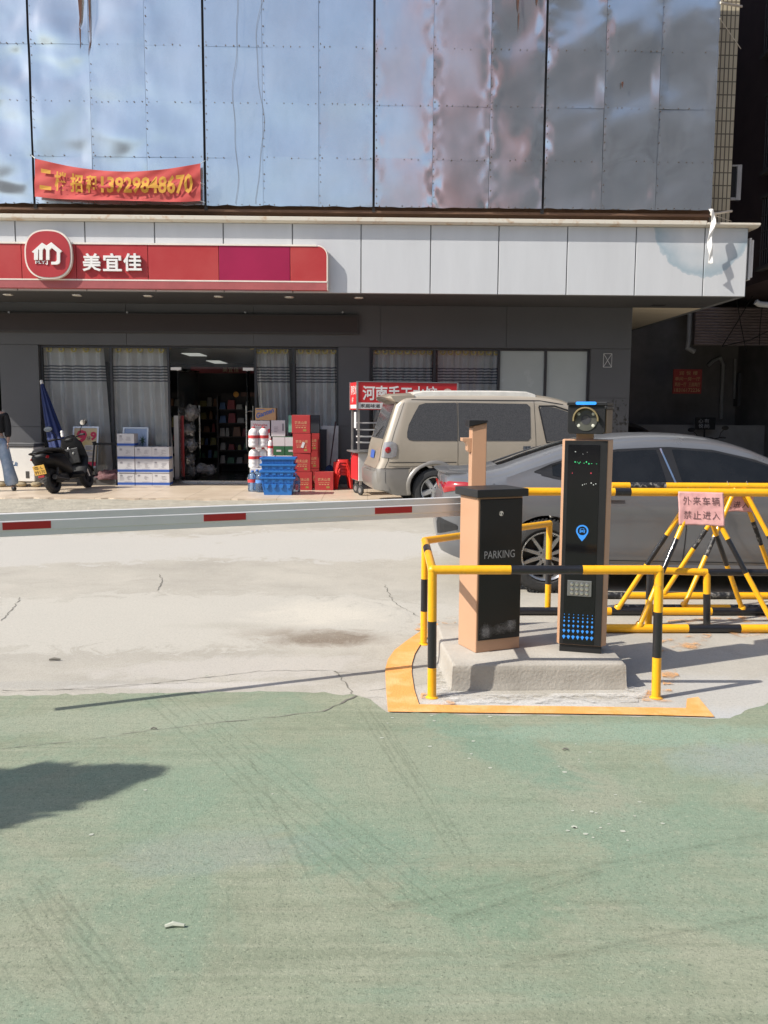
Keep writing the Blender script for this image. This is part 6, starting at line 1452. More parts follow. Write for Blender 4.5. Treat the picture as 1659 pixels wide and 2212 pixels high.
fb('c', 553, 597, zC + .012, zed(881.5, Ym), M_KRAFT, ganten, 'brown carton with slanted blue lettering on top of the mixed stack', rz=-1)
# big water jugs
M_JUGW = mat('milky_jug_wrap', (0.74, 0.72, 0.70), 0.25, var=0.06, coat=.3); M_JUGB = glass('blue_clear_bottle', (0.62, 0.76, 0.92), 1.0, 0.18, 0.08, dcol=(0.45, 0.62, 0.85)); M_CAPB = mat('bottle_cap_blue', (0.04, 0.16, 0.55), 0.4); M_CAPR = mat('red_bottle_band', (0.55, 0.05, 0.05), 0.5)
def jug(label, x, y, z, r, h, m, band, group, cap):
    t = thing('water_jug', label, 'water jug', (x, y, z), 0, group); mb = MB()
    pr_ = [(r * .86, 0), (r, h * .05), (r, h * .16), (r * .93, h * .20), (r, h * .24), (r, h * .34), (r * .94, h * .38), (r, h * .42), (r, h * .60), (r * .93, h * .64), (r * .97, h * .68), (r * .85, h * .80), (r * .5, h * .90), (r * .26, h * .93), (r * .26, h * .96)]
    mb.lathe(pr_, 16); mb.build('bottle', m, t, smooth=50); mb = MB(); mb.lathe([(r * 1.012, h * .435), (r * 1.012, h * .585)], 16, caps=False); mb.build('label_band', band, t, smooth=60); mb = MB(); mb.lathe([(r * .30, h * .935), (r * .30, h), (r * .2, h * 1.005)], 12); mb.build('cap', cap, t, smooth=40)
zJ = ZP + .001; r = .105
M_BANDB = mat('blue_label', (0.10, 0.26, 0.62), 0.5, var=.2, vs=20)
for k, (px, Y) in enumerate(((546, 16.85), (563, 16.7), (577, 16.9), (556, 17.1))): jug(['left', 'front', 'right', 'rear'][k] + ' clear blue water bottle on the floor beside the crates', fpos(px, Y), Y, zJ, .095, .40, M_JUGB, M_BANDB if k != 0 else M_CAPR, 'clear water bottles round the blue crates', M_CAPB)
jug('clear blue water bottle tucked between the crates and the lowest red carton', fpos(638, 16.75), 16.75, zJ, .095, .36, M_JUGB, M_BANDB, 'clear water bottles round the blue crates', M_CAPB)
for k, (px, Y, z) in enumerate(((549, 17.35, .42), (569, 17.4, .42), (549, 17.3, .83), (570, 17.35, .83))):
    jug(['lower left', 'lower right', 'upper left', 'upper right'][k] + ' milky white jug with a red band left of the blue crates', fpos(px, Y), Y, ZP + z, .105, .40, M_JUGW, M_CAPR, 'white jugs beside the shop door', M_CAPR)
place_box('carton', 'low white carton under the white jugs by the door', 'carton', None, fpos(540, 17.2), fpos(577, 17.2), 17.2, .3, ZP + .001, ZP + .418, M_CARTW, plainp)
jug('small white jug with a red cap behind the blue crates', fpos(585, 17.3), 17.3, zed(984, 17.3), .055, .33, M_JUGW, M_CAPR, None, M_CAPR)
mb = MB(); mb.box(fpos(578, 17.22), fpos(594, 17.22), 17.2, 17.45, ZP + .001, zed(984, 17.3) - .001); tag(mb.build('carton', M_CARTW, None, origin=(fpos(585, 17.2), 17.3, ZP), bevel=.004), 'narrow white carton under the small white jug', 'carton')
# nested blue crates
M_CRATE = mat('blue_crate_plastic', (0.02, 0.155, 0.48), 0.42, var=0.06, vs=6)
def crate(label, x, y, z, rz):
    t = thing('crate', label, 'crate', (x, y, z), rz, 'nested blue plastic crates'); w0, w1, d0, d1, h = .50, .615, .34, .40, .335
    mb = MB()
    def ring(w_, d_, zz): return [Vector((-w_ / 2, -d_ / 2, zz)), Vector((w_ / 2, -d_ / 2, zz)), Vector((w_ / 2, d_ / 2, zz)), Vector((-w_ / 2, d_ / 2, zz))]
    mb.loft([ring(w0, d0, 0), ring(w1, d1, h), ring(w1 - .02, d1 - .02, h), ring(w0 - .02, d0 - .02, .015)]); mb.build('shell', M_CRATE, t)
    mb = MB(); mb.loft([ring(w1 + .04, d1 + .04, h - .035), ring(w1 + .045, d1 + .045, h), ring(w1 - .015, d1 - .015, h), ring(w1 - .01, d1 - .01, h - .035)], caps=False); mb.build('rim', M_CRATE, t, bevel=.004)
    mb = MB(); n = 9
    for k in range(n + 1):
        u = (k / n - .5) * .94; a, b = u * w0, u * w1; f = lambda zz: -(d0 + (d1 - d0) * zz / h) / 2
        z1_, z0_ = h - .036, (.17 if k % 2 else .10); x1, x0 = u * (w0 + (w1 - w0) * z1_ / h), u * (w0 + (w1 - w0) * z0_ / h)
        for s_ in (1, -1): mb.add([(x1 - .005, s_ * (f(z1_) - .012), z1_), (x1 + .005, s_ * (f(z1_) - .012), z1_), (x0 + .005, s_ * (f(z0_) - .006), z0_), (x0 - .005, s_ * (f(z0_) - .006), z0_), (x1 - .005, s_ * f(z1_), z1_), (x1 + .005, s_ * f(z1_), z1_), (x0 + .005, s_ * f(z0_), z0_), (x0 - .005, s_ * f(z0_), z0_)], [(0, 3, 2, 1), (0, 1, 5, 4), (1, 2, 6, 5), (2, 3, 7, 6), (3, 0, 4, 7)])
    for zz in (.20, .235, .27):
        wv = w0 + (w1 - w0) * zz / h; y = -(d0 + (d1 - d0) * zz / h) / 2; mb.box(-wv / 2, wv / 2, y - .010, y, zz - .004, zz + .004)
    for k in range(4):                                              # hanging trapezium lugs under the rim
        u = (k - 1.5) * .135; y = -(d0 + (d1 - d0) * .5) / 2 - .018; mb.prism([(u - .045, .20), (u + .045, .20), (u + .025, .13), (u - .025, .13)], y - .006, y + .008, 'y')
    mb.build('rib', M_CRATE, t); return t
yk = 16.28; xk = fpos(602, yk)
for k in range(4): crate(['bottom', 'second', 'third', 'topmost'][k] + ' of the nested blue plastic crates in front of the cartons', xk + rn.uniform(-.006, .006), yk + rn.uniform(-.006, .006), ZP + .002 + k * .118, R(rn.uniform(-1.2, 1.2)))
mb = MB(); c = Vector((xk, yk, ZP + .36 + .335))
def folded(u, v): return (c.x - .28 + .56 * u, c.y - .16 + .3 * v, c.z + .02 * mnoise.noise(Vector((u * 5, v * 4, 8))) - .03)
mb.grid(folded, 14, 8); tag(mb.build('folded_lid', M_CRATE, None, origin=c, smooth=60), 'folded blue lid lying on the topmost blue crate', 'lid')
# red stools
M_STOOL = mat('red_stool_plastic', (0.66, 0.035, 0.028), 0.35, var=0.06)
def stool(label, x, y, z, rz):
    t = thing('stool', label, 'stool', (x, y, z), rz, 'stacked red plastic stools'); h, a, b = .34, .115, .155; mb = MB()
    for k in range(4):
        ang = k * math.pi / 2 + math.pi / 4; ca, sa_ = math.cos(ang), math.sin(ang); mk = lambda rr, zz, w_: [Vector((ca * rr * 1.414 + sx * w_ * -sa_ + sy * .012 * ca, sa_ * rr * 1.414 + sx * w_ * ca + sy * .012 * sa_, zz)) for sx, sy in ((-1, -1), (1, -1), (1, 1), (-1, 1))]
        l = MB(); l.loft([mk(b, 0, .03), mk(a + .02, .2, .045), mk(a + .004, h - .05, .075)]); l.build('leg', M_STOOL, t)
    n = 24; o_ = [(lambda tt: Vector((a * 1.05 * math.copysign(abs(math.cos(tt)) ** .45, math.cos(tt)), a * 1.05 * math.copysign(abs(math.sin(tt)) ** .45, math.sin(tt)), 0)))(2 * math.pi * i / n) for i in range(n)]
    i_ = [Vector((.03 * math.cos(2 * math.pi * i / n), .02 * math.sin(2 * math.pi * i / n), 0)) for i in range(n)]
    mb = MB(); up = Vector((0, 0, h)); d = Vector((0, 0, .06))
    v = [p * 1.12 + up - d for p in o_] + [p * 1.02 + up - Vector((0, 0, .012)) for p in o_] + [p * .95 + up for p in o_] + [p + up - Vector((0, 0, .004)) for p in i_] + [p + up - d for p in i_]
    mb.add(v, [(q * n + i, q * n + (i + 1) % n, (q + 1) * n + (i + 1) % n, (q + 1) * n + i) for q in range(4) for i in range(n)]); mb.build('seat', M_STOOL, t, smooth=45); return t
for k in range(5): stool(['lowest', 'second', 'third', 'fourth', 'topmost'][k] + ' of the nested red plastic stools beside the food cart', fpos(740, 17.5) + rn.uniform(-.006, .006), 17.5, ZP + .001 + k * .062, R(8 + rn.uniform(-2, 2)))
# things leaning on the wall
Yw = 18.2
def lean(x0, x1, yb_, yt, z0, z1, th, m, t, name):
    mb = MB(); mb.add([(x0, yb_, z0), (x1, yb_, z0), (x1, yt, z1), (x0, yt, z1), (x0, yb_ + th, z0), (x1, yb_ + th, z0), (x1, yt + th, z1), (x0, yt + th, z1)], [(0, 1, 2, 3), (7, 6, 5, 4), (1, 0, 4, 5), (2, 1, 5, 6), (3, 2, 6, 7), (0, 3, 7, 4)]); return mb.build(name, m, t, True)
t = thing('board', 'pale marbled board leaning on the shop window behind the mop', 'board', (fpos(712, Yw), Yw, ZP)); lean(fpos(693, Yw), fpos(730, Yw), Yw, 18.5, ZP + .001, zed(919, 18.45), .02, mat('marbled_board', (0.50, 0.49, 0.48), 0.5, var=.12, vs=6), t, 'panel')
t = thing('picture_frame', 'dark framed panel leaning in front of the pale board', 'frame', (fpos(698, Yw - .1), Yw - .1, ZP)); x0, x1 = fpos(684, Yw - .1), fpos(705, Yw - .1); zt_ = zed(927, Yw)
lean(x0, x1, Yw - .12, Yw + .14, ZP + .002, zt_, .015, mat('dark_panel', (0.02, 0.02, 0.022), 0.4), t, 'panel'); lean(x1 + .002, x1 + .028, Yw - .125, Yw + .135, ZP + .002, zt_, .025, mat('frame_grey', (0.40, 0.38, 0.36), 0.5), t, 'frame_edge')
t = thing('mop', 'mop with a long dark handle and a dark blue head behind the red carton', 'mop', tuple(P(713, 1016, 17.75))); mb = MB(); mb.cyl(P(725, 911, 18.2), P(713, 1004, 17.75), .014); mb.build('handle', mat('mop_handle', (0.06, 0.02, 0.02), 0.4), t, True)
mb = MB(); c = P(712, 1012, 17.75)
for k in range(26):
    ang = 2 * math.pi * k / 26; rr_ = .05 + .05 * rn.random(); mb.tube([c + Vector((.02 * math.cos(ang), .02 * math.sin(ang), .06)), c + Vector((rr_ * math.cos(ang), rr_ * math.sin(ang), 0)), c + Vector((rr_ * 1.2 * math.cos(ang), rr_ * 1.2 * math.sin(ang), -.12))], .014, 5)
mb.build('mop_head', mat('mop_blue', (0.03, 0.06, 0.14), 0.9, var=.2), t, True)
# posters
M_PFR = mat('silver_frame', (0.55, 0.54, 0.52), 0.35, metal=.6, var=.05)
def poster(label, a, b, c_, d_, yb_, yt, draw, bgm):
    t = thing('poster', label, 'poster', (fpos((a + b) / 2, yb_), yb_, ZP)); z0, z1 = zed(d_, yb_), zed(c_, yt); x0, x1 = fpos(a, yb_), fpos(b, yb_)
    lean(x0, x1, yb_, yt, z0, z1, .02, bgm, t, 'panel')
    def at(u, v, off=.004): return (x0 + (x1 - x0) * u, yb_ + (yt - yb_) * v - off, z0 + (z1 - z0) * v)
    mb = MB(); e = .035 * .3 / (x1 - x0)
    for (u0, u1, v0, v1) in ((-.01, 1.01, 0, .035), (-.01, 1.01, .965, 1.005), (-.01, .05, .0352, .9648), (.95, 1.01, .0352, .9648)): mb.add([at(u0, v0, .012), at(u1, v0, .012), at(u1, v1, .012), at(u0, v1, .012), at(u0, v0, 0), at(u1, v0, 0), at(u1, v1, 0), at(u0, v1, 0)], [(0, 1, 2, 3), (0, 4, 5, 1), (1, 5, 6, 2), (2, 6, 7, 3), (3, 7, 4, 0)])
    mb.build('frame', M_PFR, t, True); draw(t, at); return t
def q4(mb, at, u0, u1, v0, v1, o): mb.add([at(u0, v0, o), at(u1, v0, o), at(u1, v1, o), at(u0, v1, o)], [(0, 1, 2, 3)])
def tx(mb, at, s, u0, u1, v0, v1, o=.006, bold=0.0): vv, ff, _ = text_geo(s, bold); mb.add([at(u0 + (u1 - u0) * a, v0 + (v1 - v0) * b, o) for a, b in vv], ff)
def d1(t, at):
    mb = MB(); tx(mb, at, '9', .14, .56, .58, .92, bold=.05); tx(mb, at, '9', .68, .93, .66, .88, bold=.05); q4(mb, at, .06, .94, .04, .14, .005); mb.build('red_print', mat('poster_red', (0.55, 0.03, 0.08), 0.6), t, True)
    mb = MB(); tx(mb, at, '块', .55, .70, .66, .77); mb.build('dark_print', mat('poster_ink', (0.12, 0.03, 0.03), 0.6), t, True)
    mb = MB()
    for v0, v1 in ((.42, .55), (.28, .40), (.16, .27)): q4(mb, at, .48, .92, v0, v1, .005)
    mb.build('price_slip', mat('slip_white', (0.55, 0.52, 0.48), 0.7), t, True)
    mb = MB(); rr_ = random.Random(3)
    for v0 in (.44, .47, .50, .30, .33, .36, .18, .21): q4(mb, at, .52, .52 + rr_.uniform(.15, .36), v0, v0 + .015, .0065)
    mb.build('slip_print', M_PRINT, t, True)
poster('yellow poster with red numerals 9 and 9 in a silver frame behind the scooter', 156, 211, 924, 1012, 18.3, 18.5, d1, mat('poster_yellow', (0.56, 0.42, 0.12), 0.6, var=.2, vs=3, col2=(0.60, 0.50, 0.38)))
def d2(t, at):
    mb = MB(); q4(mb, at, .06, .94, .04, .40, .005); mb.build('sea_print', mat('poster_sea', (0.12, 0.22, 0.33), 0.5, var=.3, vs=10), t, True)
    mb = MB()
    for k in range(9):
        ang = R(20 + 40 * k); mb.add([at(.78, .62, .006), at(.78 + .02 * math.sin(ang), .62 - .03 * math.cos(ang), .006), at(.78 + .15 * math.cos(ang), .62 + .22 * math.sin(ang), .006), at(.78 - .02 * math.sin(ang), .62 + .03 * math.cos(ang), .006)], [(0, 1, 2, 3)])
    q4(mb, at, .77, .79, .2, .62, .006); mb.build('palm_print', mat('poster_palm', (0.04, 0.10, 0.06), 0.6), t, True)
poster('small blue poster with a palm tree behind the white cartons', 266, 320, 925, 1000, 18.36, 18.5, d2, mat('poster_blue', (0.30, 0.38, 0.52), 0.5, var=.15))
# trolley handle and cloth heap
Yt = 18.12; t = thing('trolley', 'black folded trolley frame leaning between the yellow poster and the white cartons', 'trolley', tuple(P(197, 1030, Yt))); mb = MB(); mb.tube([P(198, 1028, Yt), P(204, 958, Yt + .1), P(200, 956, Yt + .1), P(207, 955, Yt + .1)], .02, 8); mb.cyl(P(207, 1028, Yt), P(210, 962, Yt + .1), .012); mb.build('frame', M_DARKP, t, True)
mb = MB(); mb.box(P(200, 957, Yt + .1).x, P(254, 960, Yt + .1).x, Yt + .1, Yt + .14, P(230, 962, Yt).z, P(230, 957, Yt).z); mb.build('cross_bar', M_DARKP, t, True); mb = MB(); mb.cyl(P(196, 1034, Yt) - Vector((.04, 0, 0)), P(196, 1034, Yt), .06); mb.build('wheel', M_TYRE, t, True)
def heap(cx_, cz, w_, h_, d_, seed):
    mb = MB()
    def fn(u, v):
        th, ph = 2 * math.pi * u, math.pi * .5 * v; dd = Vector((math.cos(th) * math.cos(ph), math.sin(th) * math.cos(ph), math.sin(ph))); k = 1 + .3 * mnoise.noise(dd * 3 + Vector((seed, 0, 0))) + .15 * mnoise.noise(dd * 8 + Vector((seed, 3, 0)))
        return (cx_ + dd.x * w_ * k, 18.2 + dd.y * d_ * k, cz + max(0, dd.z * h_ * k))
    mb.grid(fn, 36, 12); return mb
o = heap(P(235, 1030, 18.2).x, ZP + .12, .30, .18, .18, 1).build('cloth_heap', mat('maroon_patterned_cloth', (0.10, 0.03, 0.035), 0.95, var=.5, vs=26, col2=(0.20, 0.12, 0.12)), None, origin=P(235, 1034, 18.2), smooth=180); tag(o, 'heap of maroon patterned cloth left of the white cartons', 'cloth')
o = heap(P(200, 1030, 18.2).x, ZP + .10, .26, .10, .16, 5).build('cloth_heap', mat('black_striped_cloth', (0.03, 0.03, 0.032), 0.95, var=.5, vs=18, col2=(0.10, 0.09, 0.09), stretch=(1, 1, 6)), None, origin=P(200, 1034, 18.2), smooth=180); tag(o, 'flat heap of dark striped cloth behind the scooter', 'cloth')
t = thing('plank', 'low dark ledge under the cloth heaps at the foot of the window', 'ledge', tuple(P(215, 1040, 18.2))); mb = MB(); mb.box(P(168, 1040, 18.1).x, P(252, 1040, 18.1).x, 18.05, 18.45, ZP + .001, ZP + .12); mb.build('board', mat('ledge_dark', (0.08, 0.078, 0.075), 0.7), t, True)
# folded parasol
M_NAVY = mat('navy_parasol_cloth', (0.018, 0.032, 0.12), 0.75, var=0.15, vs=5)
a, b = P(90, 826, 18.45), P(127, 972, 17.95); t = thing('parasol', 'folded navy blue parasol leaning on the grey pier behind the scooter', 'parasol', tuple(P(130, 1036, 17.8))); ax_ = (b - a); L_ = ax_.length; Mp = Matrix.Translation(a) @ ax_.to_track_quat('Z', 'Y').to_matrix().to_4x4()
mb = MB(); mb.grid(lambda u, v: Mp @ Vector(((.025 + .15 * v ** .8 - .03 * max(0, v - .85) * 6) * (1 + .16 * math.sin(u * 6.283 * 8 + v * 2)) * math.cos(u * 6.283), (.025 + .15 * v ** .8 - .03 * max(0, v - .85) * 6) * (1 + .16 * math.sin(u * 6.283 * 8 + v * 2)) * math.sin(u * 6.283), L_ * (.02 + .98 * v))), 64, 12); mb.build('canopy', M_NAVY, t, True, smooth=180)
mb = MB(); mb.cyl(Mp @ Vector((0, 0, -.02)), Mp @ Vector((0, 0, L_ + .62)), .018); mb.build('pole', M_STEEL, t, True); mb = MB(); mb.lathe([(.0, -.06), (.03, -.04), (.035, .03), (.02, .05)], 10, 0, Mp); mb.build('tip', M_WHITEL, t, True, smooth=50)
# chest freezer on stones
Yf = 17.55; x0, x1 = P(-22, 1000, Yf).x, P(74, 1000, Yf).x; z0, z1 = zed(1040, Yf, 40), zed(966, Yf, 40)
t = thing('freezer', 'white chest freezer with a grey lid against the left pier', 'freezer', ((x0 + x1) / 2, Yf + .3, ZP)); mb = MB(); mb.box(x0, x1, Yf, Yf + .62, z0, z1); mb.build('cabinet', mat('freezer_white', (0.78, 0.76, 0.71), 0.35, var=.04), t, True, bevel=.012)
mb = MB(); mb.box(x0 - .01, x1 + .012, Yf - .015, Yf + .63, z1 + .002, z1 + .045); mb.build('lid', mat('freezer_lid', (0.07, 0.07, 0.072), 0.4, var=.1), t, True, bevel=.01); mb = MB(); mb.box(x0, x1, Yf + .02, Yf + .6, z1 + .046, z1 + .075); mb.build('lid_top', mat('freezer_lid_top', (0.16, 0.16, 0.16), 0.3, var=.1), t, True, bevel=.008)
g0, g1 = P(56, 1033, Yf), P(63, 1018, Yf); mb = MB(); mb.box(g0.x, g1.x, Yf - .004, Yf - .001, g0.z, g1.z); 
for k in range(6): zz = g0.z + (g1.z - g0.z) * (k + .5) / 6; mb.box(g0.x + .005, g1.x - .005, Yf - .007, Yf - .0041, zz, zz + .005)
mb.build('vent', mat('vent_grey', (0.08, 0.075, 0.07), 0.5), t, True)
g0 = P(18, 1003, Yf); mb = MB()
for (dx, dz, l, a_) in ((0, .03, .10, 30), (.03, -.01, .12, -20), (.07, .02, .1, 60), (.10, -.02, .12, 10), (.14, .01, .08, 75), (.17, 0, .07, 90), (.02, .06, .06, -50)):
    a_ = R(a_); c = Vector((g0.x + dx, Yf - .0035, g0.z + dz)); u = Vector((math.cos(a_), 0, math.sin(a_))) * l / 2; v = Vector((-math.sin(a_), 0, math.cos(a_))) * .012; mb.add([c - u - v * .4, c + u - v, c + u + v * .5, c - u + v], [(0, 1, 2, 3)])
mb.build('scrawl', mat('blue_scrawl', (0.05, 0.16, 0.34), 0.6, var=.3), t, True)
for k, px in enumerate((2, 46, 78)):
    c = P(px, 1044, Yf + .05); mb = MB(); mb.grid(lambda u, v: (c.x + .11 * math.sin(math.pi * v) * math.cos(6.283 * u) * (1 + .25 * mnoise.noise(Vector((u * 4, v * 3, k)))), c.y + .08 * math.sin(math.pi * v) * math.sin(6.283 * u), ZP + (z0 - ZP) * .5 * (1 - math.cos(math.pi * v))), 14, 8)
    tag(mb.build('stone', mat('yellowish_stone', (0.34, 0.28, 0.18), 0.95, var=.3, vs=8, bump=.6, bs=20), None, origin=(c.x, c.y, ZP), smooth=60), ['stone under the left end of the white freezer', 'stone under the middle of the white freezer', 'stone under the right end of the white freezer, behind the scooter wheel'][k], 'stone', 'stones under the freezer')

# ================================================================ FOOD CART
Mc = mat('cart_red', (0.60, 0.03, 0.035), 0.4, var=.06); Mst = mat('cart_steel', (0.42, 0.42, 0.41), 0.35, metal=.7, var=.12, vs=5); Mwt = mat('cart_white', (0.62, 0.62, 0.60), 0.45, var=.08)
c0 = P(771, 1050, 16.05); ca_ = R(13); cart = thing('food_cart', 'red and steel food cart with a lettered sign box, half hidden by the van', 'food cart', (c0.x, 16.05, ZP), ca_)
def lz(py): return P(775, py, 16.05).z - ZP
Lc, Dc = 1.92, .62; zs0_, zs1_ = lz(885), lz(825)
mb = MB(); mb.box(0, Lc, 0, Dc, zs0_, zs1_); sb = mb.build('sign_box', Mc, cart, bevel=.006)
mb = MB()
for x in (-.012, Lc - .02): mb.box(x, x + .03, -.012, .02, zs0_ - .01, zs1_ + .012)
mb.box(.019, Lc - .021, -.011, .012, zs1_ + .001, zs1_ + .014); mb.box(-.012, .015, Dc - .02, Dc + .01, zs0_ - .01, zs1_ + .012); mb.build('sign_frame', Mst, cart)
hS = zs1_ - zs0_
mb = MB(); mb.text('河南手工水饺', (.10, -.0025, zs0_ + hS * .34), X3, Z3, w=1.42, h=hS * .54, bold=.022); mb.build('lettering', M_WHITEL, sb)
mb = MB(); mb.box(.02, 1.7, -.003, -.001, zs0_ + hS * .03, zs0_ + hS * .26); strip = mb.build('white_strip', mat('sign_white', (0.72, 0.70, 0.67), 0.5), sb)
mb = MB(); mb.text('家庭味道', (.06, -.0045, zs0_ + hS * .075), X3, Z3, w=.37, h=hS * .14, bold=.015); mb.text('中华美食', (.52, -.0045, zs0_ + hS * .075), X3, Z3, w=.37, h=hS * .14, bold=.015); mb.build('lettering', M_DARKP, strip)
mb = MB(); cx_, cz_ = 1.72, zs0_ + hS * .66
for k in range(3): mb.lathe([(.001, 0), (.05, .0)], 16, 0, Matrix.Translation((cx_ - .07 + .07 * k, -.004 - .001 * k, cz_ + (.02 if k == 1 else -.02))) @ Matrix.Rotation(R(90), 4, 'X') @ Matrix.Scale(1.6, 4, (1, 0, 0)), caps=False)
mb.build('dumpling_print', mat('dumpling_cream', (0.70, 0.55, 0.45), 0.6, var=.2, vs=20), sb)
mb = MB()
for st, y, zz, hh in (('河南', .52, .55, .34), ('手工', .34, .55, .34), ('水饺', .18, .55, .34), ('小吃', .45, .25, .22)):
    mb.text(st, (-.0025, y, zs0_ + hS * zz), (0, -1, 0), Z3, w=.13, h=hS * hh, bold=.02)
mb.box(-.003, -.001, .06, .56, zs0_ + hS * .05, zs0_ + hS * .18); mb.build('side_lettering', M_WHITEL, sb)
zc0, zc1 = lz(1040), lz(978)
for x, y in ((.02, .02), (Lc - .04, .02), (.02, Dc - .04), (Lc - .04, Dc - .04)): mb = MB(); mb.box(x, x + .035, y, y + .035, zc1 + .031, zs0_ - .001); mb.build('post', Mst, cart)
mb = MB(); mb.box(-.06, Lc + .03, -.04, Dc + .03, zc1, zc1 + .03); mb.build('counter', Mst, cart, bevel=.006)
mb = MB(); mb.box(.03, Lc, .0, Dc - .02, zc0, zc1 - .001); mb.build('cabinet', Mwt, cart, bevel=.01); mb = MB(); mb.box(.012, .0295, .02, Dc - .04, zc0 + .02, zc1 - .02); mb.build('end_panel', Mc, cart)
for k, py in enumerate((915, 930, 945, 958)): mb = MB(); mb.box(.056, .42, .12, .34, lz(py), lz(py) + .022); mb.build('rack_shelf', Mwt, cart)
mb = MB(); mb.box(-.0, .012, .1, .26, lz(925), lz(890)); mb.build('menu_card', M_CARTW, cart)
mb = MB(); mb.tube([(-.03, .1, zc1 + .03), (-.10, .12, zc1 - .12), (-.08, .2, zc1 - .22)], .008, 6); mb.build('hook', M_DARKP, cart)
for x, y in ((.08, .06), (.10, Dc - .1), (Lc - .12, .06), (Lc - .12, Dc - .1)):
    M = Matrix.Translation((x, y, .095)) @ Matrix.Rotation(R(-70), 4, 'Z') @ Matrix.Rotation(R(90), 4, 'X'); mb = MB(); mb.lathe([(.05, -.02), (.085, -.02), (.095, -.01), (.095, .01), (.085, .02), (.05, .02)], 20, 0, M, caps=False); wv = mb.build('caster', M_TYRE, cart, smooth=40)
    mb = MB(); mb.lathe([(.0, -.024), (.05, -.018), (.052, 0), (.05, .018), (0, .024)], 16, 0, M); mb.build('rim', Mst, wv, smooth=40); mb = MB(); mb.box(x - .02, x + .02, y - .035, y + .035, .19, zc0 - .001); mb.build('fork', Mst, wv)

